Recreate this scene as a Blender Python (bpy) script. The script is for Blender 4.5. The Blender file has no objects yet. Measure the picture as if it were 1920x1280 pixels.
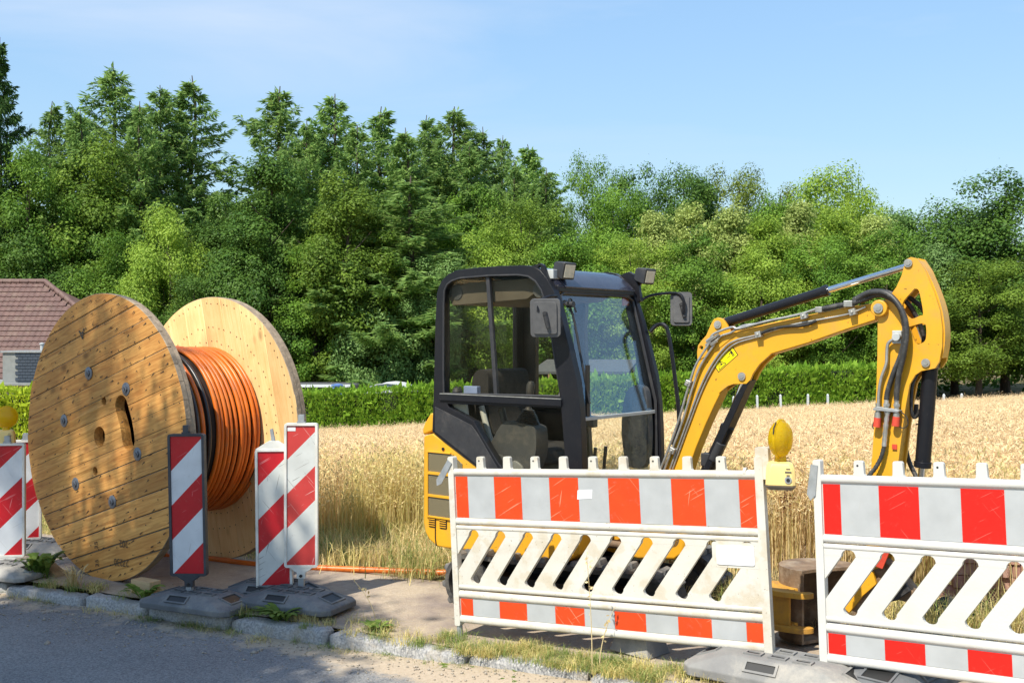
import bpy, math, random
import numpy as np
from mathutils import Vector, Matrix, Euler, noise as mnoise
from mathutils.geometry import tessellate_polygon

# ---------------------------------------------------------------- camera
scene = bpy.context.scene
col = scene.collection
cam_d = bpy.data.cameras.new('camera')
cam_d.sensor_width = 36.0
cam_d.lens = 37.5
cam_d.clip_start = 0.05
cam_d.clip_end = 2000.0
cam_d.shift_y = -10.0 / 1920.0
cam = bpy.data.objects.new('camera', cam_d)
cam.location = (0.0, 0.0, 1.84)
cam.rotation_euler = (math.radians(90), 0, 0)
col.objects.link(cam)
scene.camera = cam

# ---------------------------------------------------------------- sky and sun
SUN_EL = math.radians(54)
SUN_AZ = math.radians(218)          # clockwise from +Y: behind the camera, to the left
world = bpy.data.worlds.new('World')
scene.world = world
world.use_nodes = True
wn, wl = world.node_tree.nodes, world.node_tree.links
wn.clear()
w_out = wn.new('ShaderNodeOutputWorld')
w_bg = wn.new('ShaderNodeBackground')
w_sky = wn.new('ShaderNodeTexSky')
w_sky.sky_type = 'NISHITA'
w_sky.sun_disc = False
w_sky.sun_elevation = SUN_EL
w_sky.sun_rotation = SUN_AZ
w_sky.altitude = 0
w_sky.air_density = 1.0
w_sky.dust_density = 0.2
w_sky.ozone_density = 1.2
w_bg.inputs['Strength'].default_value = 0.15
# thin cirrus: a stretched noise on a high flat layer (direction / height)
w_tc = wn.new('ShaderNodeTexCoord')
w_sep = wn.new('ShaderNodeSeparateXYZ')
w_h = wn.new('ShaderNodeMath'); w_h.operation = 'ADD'; w_h.inputs[1].default_value = 0.12
w_dx = wn.new('ShaderNodeMath'); w_dx.operation = 'DIVIDE'
w_dy = wn.new('ShaderNodeMath'); w_dy.operation = 'DIVIDE'
w_comb = wn.new('ShaderNodeCombineXYZ')
w_map = wn.new('ShaderNodeMapping')
w_map.inputs['Rotation'].default_value = (0, 0, math.radians(34.8))
w_map.inputs['Location'].default_value = (-2.62, 0.442, 0)
w_map.inputs['Scale'].default_value = (0.38, 0.95, 1)
w_n = wn.new('ShaderNodeTexNoise')
w_n.inputs['Scale'].default_value = 1.0
w_n.inputs['Detail'].default_value = 8
w_n.inputs['Roughness'].default_value = 0.55
w_n.inputs['Distortion'].default_value = 0.4
w_r = wn.new('ShaderNodeValToRGB')
w_r.color_ramp.elements[0].position = 0.50
w_r.color_ramp.elements[0].color = (0, 0, 0, 1)
w_r.color_ramp.elements[1].position = 0.74
w_r.color_ramp.elements[1].color = (0.85, 0.85, 0.85, 1)
w_mix = wn.new('ShaderNodeMixRGB')
w_mix.inputs['Color2'].default_value = (3.6, 4.1, 4.9, 1)
wl.new(w_tc.outputs['Generated'], w_sep.inputs[0])
wl.new(w_sep.outputs['Z'], w_h.inputs[0])
wl.new(w_sep.outputs['X'], w_dx.inputs[0]); wl.new(w_h.outputs[0], w_dx.inputs[1])
wl.new(w_sep.outputs['Y'], w_dy.inputs[0]); wl.new(w_h.outputs[0], w_dy.inputs[1])
wl.new(w_dx.outputs[0], w_comb.inputs['X']); wl.new(w_dy.outputs[0], w_comb.inputs['Y'])
wl.new(w_comb.outputs[0], w_map.inputs['Vector'])
wl.new(w_map.outputs[0], w_n.inputs['Vector'])
wl.new(w_n.outputs['Fac'], w_r.inputs['Fac'])
w_fd = wn.new('ShaderNodeMapRange'); w_fd.inputs['From Min'].default_value = 0.14; w_fd.inputs['From Max'].default_value = 0.27
w_ml = wn.new('ShaderNodeMath'); w_ml.operation = 'MULTIPLY'
wl.new(w_sep.outputs['Z'], w_fd.inputs['Value'])
wl.new(w_r.outputs['Color'], w_ml.inputs[0]); wl.new(w_fd.outputs[0], w_ml.inputs[1])
wl.new(w_ml.outputs[0], w_mix.inputs['Fac'])
# even out the sky's brightness from zenith to horizon (hue kept), as a clear hazy summer sky
w_bw = wn.new('ShaderNodeRGBToBW')
w_dv = wn.new('ShaderNodeMath'); w_dv.operation = 'DIVIDE'; w_dv.inputs[1].default_value = 2.75
w_pw = wn.new('ShaderNodeMath'); w_pw.operation = 'POWER'; w_pw.inputs[1].default_value = -0.55
w_sc = wn.new('ShaderNodeVectorMath'); w_sc.operation = 'SCALE'
w_hs = wn.new('ShaderNodeHueSaturation'); w_hs.inputs['Saturation'].default_value = 1.02
w_hs.inputs['Hue'].default_value = 0.493
wl.new(w_sky.outputs['Color'], w_bw.inputs[0]); wl.new(w_bw.outputs[0], w_dv.inputs[0]); wl.new(w_dv.outputs[0], w_pw.inputs[0])
wl.new(w_sky.outputs['Color'], w_sc.inputs[0]); wl.new(w_pw.outputs[0], w_sc.inputs['Scale'])
wl.new(w_sc.outputs[0], w_hs.inputs['Color'])
wl.new(w_hs.outputs['Color'], w_mix.inputs['Color1'])
wl.new(w_mix.outputs['Color'], w_bg.inputs['Color'])
wl.new(w_bg.outputs[0], w_out.inputs['Surface'])

sun_d = bpy.data.lights.new('sun', 'SUN')
sun_d.energy = 5.0
sun_d.angle = math.radians(0.53)
sun_d.color = (1.0, 0.94, 0.82)
sun = bpy.data.objects.new('sun', sun_d)
to_sun = Vector((math.sin(SUN_AZ) * math.cos(SUN_EL), math.cos(SUN_AZ) * math.cos(SUN_EL), math.sin(SUN_EL)))
sun.rotation_euler = to_sun.to_track_quat('Z', 'Y').to_euler()
sun.location = (-5, -8, 12)
col.objects.link(sun)

scene.view_settings.view_transform = 'Standard'
scene.view_settings.look = 'None'
scene.view_settings.exposure = 0.5
scene.view_settings.gamma = 1.0
scene.view_settings.use_curve_mapping = False
scene.render.engine = 'CYCLES'
scene.cycles.max_bounces = 8
scene.cycles.transparent_max_bounces = 24
scene.cycles.caustics_reflective = False
scene.cycles.caustics_refractive = False

# ---------------------------------------------------------------- helpers
random.seed(7)
RNG = np.random.default_rng(11)
R = math.radians


class MB:
    """collects shapes; build() links them as ONE mesh object"""
    def __init__(s):
        s.v, s.f, s.m = [], [], []

    def add(s, vs, fs, mi=0):
        o = len(s.v)
        s.v += [tuple(p) for p in vs]
        s.f += [tuple(i + o for i in f) for f in fs]
        s.m += [mi] * len(fs)
        return s

    def box(s, x0, x1, y0, y1, z0, z1, mi=0, M=None):
        vs = [Vector((x, y, z)) for z in (z0, z1) for y in (y0, y1) for x in (x0, x1)]
        if M is not None:
            vs = [M @ p for p in vs]
        return s.add(vs, [(0, 2, 3, 1), (4, 5, 7, 6), (0, 1, 5, 4), (2, 6, 7, 3), (0, 4, 6, 2), (1, 3, 7, 5)], mi)

    def taper(s, x0, x1, y0, y1, z0, z1, ix, iy, mi=0):
        """box whose top is inset by ix, iy"""
        vs = [(x0, y0, z0), (x1, y0, z0), (x1, y1, z0), (x0, y1, z0),
              (x0 + ix, y0 + iy, z1), (x1 - ix, y0 + iy, z1), (x1 - ix, y1 - iy, z1), (x0 + ix, y1 - iy, z1)]
        return s.add(vs, [(3, 2, 1, 0), (4, 5, 6, 7), (0, 1, 5, 4), (1, 2, 6, 5), (2, 3, 7, 6), (3, 0, 4, 7)], mi)

    def cyl(s, p, q, r, r2=None, n=14, mi=0, caps=True):
        p, q = Vector(p), Vector(q)
        r2 = r if r2 is None else r2
        d = (q - p).normalized()
        a = d.orthogonal().normalized()
        b = d.cross(a)
        vs = []
        for c, rr in ((p, r), (q, r2)):
            for i in range(n):
                t = 2 * math.pi * i / n
                vs.append(c + (a * math.cos(t) + b * math.sin(t)) * rr)
        fs = [(i, (i + 1) % n, n + (i + 1) % n, n + i) for i in range(n)]
        if caps:
            fs += [tuple(range(n - 1, -1, -1)), tuple(range(n, 2 * n))]
        return s.add(vs, fs, mi)

    def tube(s, pts, r, n=8, mi=0, caps=True):
        pts = [Vector(p) for p in pts]
        k = len(pts)
        rs = r if isinstance(r, (list, tuple)) else [r] * k
        vs = []
        a = None
        for i, p in enumerate(pts):
            d = (pts[min(i + 1, k - 1)] - pts[max(i - 1, 0)]).normalized()
            if a is None:
                a = d.orthogonal().normalized()
            a = (a - d * a.dot(d))
            a = a.normalized() if a.length > 1e-6 else d.orthogonal().normalized()
            b = d.cross(a)
            for j in range(n):
                t = 2 * math.pi * j / n
                vs.append(p + (a * math.cos(t) + b * math.sin(t)) * rs[i])
        fs = []
        for i in range(k - 1):
            for j in range(n):
                fs.append((i * n + j, i * n + (j + 1) % n, (i + 1) * n + (j + 1) % n, (i + 1) * n + j))
        if caps:
            fs += [tuple(range(n - 1, -1, -1)), tuple(range((k - 1) * n, k * n))]
        return s.add(vs, fs, mi)

    def prism(s, outer, y0, y1, holes=(), mi=0, side=None, M=None):
        """polygon in the XZ plane (with holes) pushed from y0 to y1"""
        loops = [list(outer)] + [list(h) for h in holes]
        flat = [p for l in loops for p in l]
        tris = tessellate_polygon([[Vector((p[0], p[1], 0)) for p in l] for l in loops])
        n = len(flat)
        vs = [Vector((p[0], y0, p[1])) for p in flat] + [Vector((p[0], y1, p[1])) for p in flat]
        if M is not None:
            vs = [M @ p for p in vs]
        fs, ms = [], []
        for t in tris:
            a, b, c = t
            ar = (flat[b][0] - flat[a][0]) * (flat[c][1] - flat[a][1]) - (flat[c][0] - flat[a][0]) * (flat[b][1] - flat[a][1])
            if ar < 0:
                a, b, c = a, c, b
            fs.append((a, b, c)); fs.append((n + a, n + c, n + b)); ms += [mi, mi]
        o = 0
        for li, l in enumerate(loops):
            k = len(l)
            ar = sum(l[i][0] * l[(i + 1) % k][1] - l[(i + 1) % k][0] * l[i][1] for i in range(k))
            ccw = ar > 0
            if li:
                ccw = not ccw
            for i in range(k):
                a, b = o + i, o + (i + 1) % k
                fs.append((a, n + a, n + b, b) if ccw else (a, b, n + b, n + a))
                ms.append(mi if side is None else side)
            o += k
        base = len(s.v)
        s.v += [tuple(p) for p in vs]
        s.f += [tuple(i + base for i in f) for f in fs]
        s.m += ms
        return s

    def lathe(s, prof, M=None, n=24, mi=0):
        """prof: (r, z) pairs, turned about local z"""
        M = M or Matrix()
        vs, fs = [], []
        k = len(prof)
        for r, z in prof:
            for j in range(n):
                t = 2 * math.pi * j / n
                vs.append(M @ Vector((r * math.cos(t), r * math.sin(t), z)))
        for i in range(k - 1):
            for j in range(n):
                fs.append((i * n + j, i * n + (j + 1) % n, (i + 1) * n + (j + 1) % n, (i + 1) * n + j))
        if prof[0][0] > 1e-5:
            fs.append(tuple(range(n - 1, -1, -1)))
        if prof[-1][0] > 1e-5:
            fs.append(tuple(range((k - 1) * n, k * n)))
        return s.add(vs, fs, mi)

    def build(s, name, mats, parent=None, smooth=35, bevel=0, seg=2):
        me = bpy.data.meshes.new(name)
        me.from_pydata(s.v, [], s.f)
        if not isinstance(mats, (list, tuple)):
            mats = [mats]
        for m in mats:
            me.materials.append(m)
        me.polygons.foreach_set('material_index', s.m)
        if smooth:
            me.polygons.foreach_set('use_smooth', [True] * len(me.polygons))
            me.set_sharp_from_angle(angle=R(smooth))
        me.update()
        o = link(name, me, parent)
        if bevel:
            b = o.modifiers.new('bevel', 'BEVEL')
            b.width = bevel; b.segments = seg; b.limit_method = 'ANGLE'; b.angle_limit = R(32)
            b.harden_normals = True
        return o


def link(name, data, parent=None):
    o = bpy.data.objects.new(name, data)
    col.objects.link(o)
    if parent is not None:
        o.parent = parent
    return o


def empty(name, loc=(0, 0, 0), rz=0.0, parent=None):
    o = bpy.data.objects.new(name, None)
    o.empty_display_size = 0.1
    o.location = loc
    o.rotation_euler = (0, 0, rz)
    col.objects.link(o)
    if parent is not None:
        o.parent = parent
    return o


def tag(o, label=None, cat=None, group=None, kind=None):
    if label: o['label'] = label
    if cat: o['category'] = cat
    if group: o['group'] = group
    if kind: o['kind'] = kind
    return o


def copy_tree(o, parent=None):
    c = o.copy()
    col.objects.link(c)
    c.parent = parent
    for ch in list(o.children):
        copy_tree(ch, c)
    return c


def cr(pts, n=6, closed=False):
    """Catmull-Rom curve through the points"""
    pts = [Vector(p) for p in pts]
    k = len(pts)
    out = []
    rng = range(k if closed else k - 1)
    for i in rng:
        p0 = pts[(i - 1) % k] if closed or i > 0 else pts[0] * 2 - pts[1]
        p1, p2 = pts[i], pts[(i + 1) % k]
        p3 = pts[(i + 2) % k] if closed or i + 2 < k else pts[-1] * 2 - pts[-2]
        for j in range(n):
            t = j / n
            out.append(0.5 * ((2 * p1) + (p2 - p0) * t + (2 * p0 - 5 * p1 + 4 * p2 - p3) * t * t + (3 * p1 - p0 - 3 * p2 + p3) * t ** 3))
    if not closed:
        out.append(pts[-1])
    return out


def cr2(pts, n=4):
    return [(p.x, p.y) for p in cr([(a, b, 0) for a, b in pts], n)]


def rrect(x0, x1, z0, z1, r, n=4):
    """rounded rectangle, counter-clockwise"""
    out = []
    for cx, cz, a0 in ((x1 - r, z1 - r, 0), (x0 + r, z1 - r, 90), (x0 + r, z0 + r, 180), (x1 - r, z0 + r, 270)):
        for i in range(n + 1):
            a = R(a0 + 90 * i / n)
            out.append((cx + r * math.cos(a), cz + r * math.sin(a)))
    return out


def disc(cx, cz, r, n=16):
    return [(cx + r * math.cos(2 * math.pi * i / n), cz + r * math.sin(2 * math.pi * i / n)) for i in range(n)]


def fastmesh(name, V, quads, mats, tint=None, smooth=False, nv=4):
    """V (N,3) and a (F,nv) index array -> mesh"""
    me = bpy.data.meshes.new(name)
    V = np.asarray(V, np.float32); quads = np.asarray(quads, np.int32)
    F = len(quads)
    me.vertices.add(len(V)); me.vertices.foreach_set('co', V.ravel())
    me.loops.add(F * nv); me.loops.foreach_set('vertex_index', quads.ravel())
    me.polygons.add(F); me.polygons.foreach_set('loop_start', np.arange(0, F * nv, nv, dtype=np.int32))
    if smooth:
        me.polygons.foreach_set('use_smooth', np.ones(F, dtype=bool))
    me.update(calc_edges=True)
    for m in (mats if isinstance(mats, (list, tuple)) else [mats]):
        me.materials.append(m)
    if tint is not None:
        a = me.attributes.new('tint', 'FLOAT', 'FACE')
        a.data.foreach_set('value', np.asarray(tint, np.float32))
    return me


def unit(a):
    return a / np.maximum(np.linalg.norm(a, axis=1, keepdims=True), 1e-9)


def leaf_quads(P, D, N, L, W, kite=0.45):
    """kite shaped leaves: base P, direction D, normal N, length L, width W -> verts (4n,3), quads"""
    D = unit(D); S = unit(np.cross(D, N))
    L = L[:, None]; W = W[:, None]
    mid = P + D * L * kite
    V = np.stack([P, mid + S * W * .5, P + D * L, mid - S * W * .5], 1).reshape(-1, 3)
    return V, np.arange(len(P) * 4).reshape(-1, 4)


def blade_quads(P, H, lean, W, curve=1.0):
    """grass blades bending along lean (n,2): two quads each"""
    n = len(P)
    up = np.zeros((n, 3)); up[:, 2] = 1
    l3 = np.zeros((n, 3)); l3[:, :2] = lean
    S = unit(np.cross(unit(l3 + 1e-6), up)) * (W[:, None] * .5)
    H = H[:, None]
    p1 = P + up * H * .5 + l3 * H * .18
    p2 = P + up * H * (1 - .25 * curve * np.linalg.norm(lean, axis=1, keepdims=True)) + l3 * H * .7
    V = np.stack([P - S, P + S, p1 + S * .8, p1 - S * .8, p2 + S * .12, p2 - S * .12], 1).reshape(-1, 3)
    b = np.arange(n)[:, None] * 6
    Q = np.concatenate([b + np.array([[0, 1, 2, 3]]), b + np.array([[3, 2, 4, 5]])], 1).reshape(-1, 4)
    return V, Q


def scatter(name, pts, rots, scales, idx, variants):
    """one 'stuff' object: instances of the variant meshes on points (geometry nodes)"""
    me = bpy.data.meshes.new(name)
    me.vertices.add(len(pts)); me.vertices.foreach_set('co', np.asarray(pts, np.float32).ravel())
    a = me.attributes.new('rot', 'FLOAT_VECTOR', 'POINT'); a.data.foreach_set('vector', np.asarray(rots, np.float32).ravel())
    a = me.attributes.new('sc', 'FLOAT_VECTOR', 'POINT'); a.data.foreach_set('vector', np.asarray(scales, np.float32).ravel())
    a = me.attributes.new('vi', 'INT', 'POINT'); a.data.foreach_set('value', np.asarray(idx, np.int32))
    me.update()
    o = link(name, me)
    vc = bpy.data.collections.new(name + '_variants')
    for i, vm in enumerate(variants):
        vo = bpy.data.objects.new('%s_variant_%02d' % (name, i), vm)
        vc.objects.link(vo)
    ng = bpy.data.node_groups.new(name, 'GeometryNodeTree')
    ng.interface.new_socket('Geometry', in_out='INPUT', socket_type='NodeSocketGeometry')
    ng.interface.new_socket('Geometry', in_out='OUTPUT', socket_type='NodeSocketGeometry')
    gi = ng.nodes.new('NodeGroupInput'); go = ng.nodes.new('NodeGroupOutput')
    ci = ng.nodes.new('GeometryNodeCollectionInfo')
    ci.inputs['Collection'].default_value = vc
    ci.inputs['Separate Children'].default_value = True
    ci.inputs['Reset Children'].default_value = True
    ip = ng.nodes.new('GeometryNodeInstanceOnPoints')
    ip.inputs['Pick Instance'].default_value = True
    def attr(nm, t):
        n = ng.nodes.new('GeometryNodeInputNamedAttribute'); n.data_type = t
        n.inputs['Name'].default_value = nm
        return n.outputs['Attribute']
    L = ng.links
    L.new(gi.outputs[0], ip.inputs['Points'])
    L.new(ci.outputs[0], ip.inputs['Instance'])
    L.new(attr('vi', 'INT'), ip.inputs['Instance Index'])
    L.new(attr('rot', 'FLOAT_VECTOR'), ip.inputs['Rotation'])
    L.new(attr('sc', 'FLOAT_VECTOR'), ip.inputs['Scale'])
    L.new(ip.outputs[0], go.inputs[0])
    m = o.modifiers.new('scatter', 'NODES'); m.node_group = ng
    tag(o, kind='stuff')
    return o

# ---------------------------------------------------------------- materials
def _new(name):
    m = bpy.data.materials.new(name); m.use_nodes = True
    nt = m.node_tree
    return m, nt, nt.nodes['Principled BSDF']


def pmat(name, c1, c2=None, scale=6.0, rough=0.5, metal=0.0, bump=0.0, bscale=60.0, stretch=(1, 1, 1), dirt=None,
         dirt_amt=0.5, dirt_scale=3.0, spec=0.5, coat=0.0, detail=6, rvar=0.1, contrast=(0.35, 0.65)):
    """principled with a two-colour noise, optional dirt patches and fine bump"""
    m, nt, b = _new(name)
    n, l = nt.nodes, nt.links
    tc = n.new('ShaderNodeTexCoord')
    mp = n.new('ShaderNodeMapping'); mp.inputs['Scale'].default_value = stretch
    l.new(tc.outputs['Object'], mp.inputs['Vector'])
    c2 = c2 or tuple(min(1, x * 0.82) for x in c1)
    t = n.new('ShaderNodeTexNoise'); t.inputs['Scale'].default_value = scale; t.inputs['Detail'].default_value = detail
    t.inputs['Roughness'].default_value = 0.6
    l.new(mp.outputs[0], t.inputs['Vector'])
    r = n.new('ShaderNodeValToRGB')
    r.color_ramp.elements[0].position = contrast[0]; r.color_ramp.elements[1].position = contrast[1]
    r.color_ramp.elements[0].color = (*c2, 1); r.color_ramp.elements[1].color = (*c1, 1)
    l.new(t.outputs['Fac'], r.inputs['Fac'])
    out = r.outputs['Color']
    if dirt:
        t2 = n.new('ShaderNodeTexNoise'); t2.inputs['Scale'].default_value = dirt_scale; t2.inputs['Detail'].default_value = 10
        t2.inputs['Roughness'].default_value = 0.72
        l.new(tc.outputs['Object'], t2.inputs['Vector'])
        r2 = n.new('ShaderNodeValToRGB')
        r2.color_ramp.elements[0].position = 0.5; r2.color_ramp.elements[0].color = (0, 0, 0, 1)
        r2.color_ramp.elements[1].position = 0.72; r2.color_ramp.elements[1].color = (dirt_amt,) * 3 + (1,)
        l.new(t2.outputs['Fac'], r2.inputs['Fac'])
        mx = n.new('ShaderNodeMixRGB'); mx.inputs['Color2'].default_value = (*dirt, 1)
        l.new(r2.outputs['Color'], mx.inputs['Fac']); l.new(out, mx.inputs['Color1'])
        out = mx.outputs['Color']
    l.new(out, b.inputs['Base Color'])
    b.inputs['Metallic'].default_value = metal
    b.inputs['Specular IOR Level'].default_value = spec
    b.inputs['Coat Weight'].default_value = coat
    if rvar:
        mr = n.new('ShaderNodeMapRange')
        mr.inputs['To Min'].default_value = max(0.03, rough - rvar); mr.inputs['To Max'].default_value = min(1, rough + rvar)
        l.new(t.outputs['Fac'], mr.inputs['Value']); l.new(mr.outputs[0], b.inputs['Roughness'])
    else:
        b.inputs['Roughness'].default_value = rough
    if bump:
        t3 = n.new('ShaderNodeTexNoise'); t3.inputs['Scale'].default_value = bscale; t3.inputs['Detail'].default_value = 5
        l.new(mp.outputs[0], t3.inputs['Vector'])
        bp = n.new('ShaderNodeBump'); bp.inputs['Strength'].default_value = 1.0; bp.inputs['Distance'].default_value = bump
        l.new(t3.outputs['Fac'], bp.inputs['Height']); l.new(bp.outputs[0], b.inputs['Normal'])
    return m


def sheet_mat(name, c, scr, amt=0.5, grime=(0.25, 0.22, 0.18), rough=0.38):
    """reflective sheeting with fine scratches, scuffs and grime specks"""
    m, nt, b = _new(name)
    n, l = nt.nodes, nt.links
    tc = n.new('ShaderNodeTexCoord')
    oi = n.new('ShaderNodeObjectInfo')
    ad = n.new('ShaderNodeVectorMath'); ad.operation = 'ADD'
    sc = n.new('ShaderNodeVectorMath'); sc.operation = 'SCALE'; sc.inputs['Scale'].default_value = 17.0
    l.new(oi.outputs['Location'], sc.inputs[0])
    l.new(tc.outputs['Object'], ad.inputs[0]); l.new(sc.outputs[0], ad.inputs[1])
    col_in = None
    base = n.new('ShaderNodeTexNoise'); base.inputs['Scale'].default_value = 9; base.inputs['Detail'].default_value = 8
    l.new(ad.outputs[0], base.inputs['Vector'])
    rb = n.new('ShaderNodeValToRGB')
    rb.color_ramp.elements[0].position = 0.3; rb.color_ramp.elements[0].color = (*[x * 0.86 for x in c], 1)
    rb.color_ramp.elements[1].position = 0.7; rb.color_ramp.elements[1].color = (*c, 1)
    l.new(base.outputs['Fac'], rb.inputs['Fac'])
    cur = rb.outputs['Color']
    for k, (rot, thr, st) in enumerate(((0.5, 0.69, (7, 160, 7)), (-0.9, 0.70, (5, 210, 5)), (1.35, 0.715, (8, 120, 8)))):
        mp = n.new('ShaderNodeMapping'); mp.inputs['Rotation'].default_value = (R(90), 0, rot)
        mp.inputs['Scale'].default_value = (1, 1, 1)
        l.new(ad.outputs[0], mp.inputs['Vector'])
        mp2 = n.new('ShaderNodeMapping'); mp2.inputs['Scale'].default_value = st
        l.new(mp.outputs[0], mp2.inputs['Vector'])
        t = n.new('ShaderNodeTexNoise'); t.inputs['Scale'].default_value = 0.55; t.inputs['Detail'].default_value = 2
        l.new(mp2.outputs[0], t.inputs['Vector'])
        rr = n.new('ShaderNodeValToRGB')
        rr.color_ramp.elements[0].position = thr; rr.color_ramp.elements[0].color = (0, 0, 0, 1)
        rr.color_ramp.elements[1].position = thr + 0.02; rr.color_ramp.elements[1].color = (amt,) * 3 + (1,)
        l.new(t.outputs['Fac'], rr.inputs['Fac'])
        mx = n.new('ShaderNodeMixRGB'); mx.inputs['Color2'].default_value = (*scr, 1)
        l.new(rr.outputs['Color'], mx.inputs['Fac']); l.new(cur, mx.inputs['Color1'])
        cur = mx.outputs['Color']
    g = n.new('ShaderNodeTexNoise'); g.inputs['Scale'].default_value = 26; g.inputs['Detail'].default_value = 8
    g.inputs['Roughness'].default_value = 0.8
    l.new(ad.outputs[0], g.inputs['Vector'])
    rg = n.new('ShaderNodeValToRGB')
    rg.color_ramp.elements[0].position = 0.58; rg.color_ramp.elements[0].color = (0, 0, 0, 1)
    rg.color_ramp.elements[1].position = 0.72; rg.color_ramp.elements[1].color = (0.55 * amt,) * 3 + (1,)
    l.new(g.outputs['Fac'], rg.inputs['Fac'])
    mg = n.new('ShaderNodeMixRGB'); mg.inputs['Color2'].default_value = (*grime, 1)
    l.new(rg.outputs['Color'], mg.inputs['Fac']); l.new(cur, mg.inputs['Color1'])
    l.new(mg.outputs['Color'], b.inputs['Base Color'])
    b.inputs['Roughness'].default_value = rough
    b.inputs['Specular IOR Level'].default_value = 0.4
    return m


def leaf_mat(name, dark, light, trans=0.35, rough=0.5, obj_var=0.25):
    m, nt, b = _new(name)
    n, l = nt.nodes, nt.links
    at = n.new('ShaderNodeAttribute'); at.attribute_name = 'tint'
    oi = n.new('ShaderNodeObjectInfo')
    r = n.new('ShaderNodeValToRGB')
    r.color_ramp.elements[0].color = (*dark, 1); r.color_ramp.elements[1].color = (*light, 1)
    l.new(at.outputs['Fac'], r.inputs['Fac'])
    hs = n.new('ShaderNodeHueSaturation')
    mr = n.new('ShaderNodeMapRange')
    mr.inputs['To Min'].default_value = 1 - obj_var; mr.inputs['To Max'].default_value = 1 + obj_var
    l.new(oi.outputs['Random'], mr.inputs['Value']); l.new(mr.outputs[0], hs.inputs['Value'])
    l.new(r.outputs['Color'], hs.inputs['Color'])
    l.new(hs.outputs['Color'], b.inputs['Base Color'])
    b.inputs['Roughness'].default_value = rough
    b.inputs['Specular IOR Level'].default_value = 0.15
    tr = n.new('ShaderNodeBsdfTranslucent')
    h2 = n.new('ShaderNodeHueSaturation'); h2.inputs['Value'].default_value = 1.25; h2.inputs['Hue'].default_value = 0.49
    l.new(hs.outputs['Color'], h2.inputs['Color']); l.new(h2.outputs['Color'], tr.inputs['Color'])
    mx = n.new('ShaderNodeMixShader'); mx.inputs['Fac'].default_value = trans
    l.new(b.outputs[0], mx.inputs[1]); l.new(tr.outputs[0], mx.inputs[2])
    l.new(mx.outputs[0], n['Material Output'].inputs['Surface'])
    return m


def glass_mat(name, tint, rough=0.0, film=0.0, film_col=(0.5, 0.5, 0.5), spec_boost=1.0):
    """thin pane: tinted see-through plus a fresnel mirror, with a little dust film"""
    m, nt, b = _new(name)
    n, l = nt.nodes, nt.links
    n.remove(b)
    tr = n.new('ShaderNodeBsdfTransparent'); tr.inputs['Color'].default_value = (*tint, 1)
    gl = n.new('ShaderNodeBsdfGlossy'); gl.inputs['Roughness'].default_value = rough
    gl.inputs['Color'].default_value = (.66, .84, 1, 1)  # blue of the reflected sky is put into the gloss colour
    df = n.new('ShaderNodeBsdfDiffuse'); df.inputs['Color'].default_value = (*film_col, 1)
    lw = n.new('ShaderNodeLayerWeight'); lw.inputs['Blend'].default_value = 0.5
    pw = n.new('ShaderNodeMath'); pw.operation = 'POWER'; pw.inputs[1].default_value = 5.0
    l.new(lw.outputs['Facing'], pw.inputs[0])
    mu = n.new('ShaderNodeMath'); mu.operation = 'MULTIPLY_ADD'; mu.inputs[1].default_value = 0.9; mu.inputs[2].default_value = 0.04 * spec_boost; mu.use_clamp = True
    l.new(pw.outputs[0], mu.inputs[0])
    m1 = n.new('ShaderNodeMixShader')
    l.new(mu.outputs[0], m1.inputs['Fac']); l.new(tr.outputs[0], m1.inputs[1]); l.new(gl.outputs[0], m1.inputs[2])
    tc = n.new('ShaderNodeTexCoord')
    t = n.new('ShaderNodeTexNoise'); t.inputs['Scale'].default_value = 5; t.inputs['Detail'].default_value = 10; t.inputs['Roughness'].default_value = 0.7
    l.new(tc.outputs['Object'], t.inputs['Vector'])
    mr = n.new('ShaderNodeMapRange'); mr.inputs['From Min'].default_value = 0.35; mr.inputs['From Max'].default_value = 0.8
    mr.inputs['To Max'].default_value = film
    l.new(t.outputs['Fac'], mr.inputs['Value'])
    m2 = n.new('ShaderNodeMixShader')
    l.new(mr.outputs[0], m2.inputs['Fac']); l.new(m1.outputs[0], m2.inputs[1]); l.new(df.outputs[0], m2.inputs[2])
    l.new(m2.outputs[0], n['Material Output'].inputs['Surface'])
    return m


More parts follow.
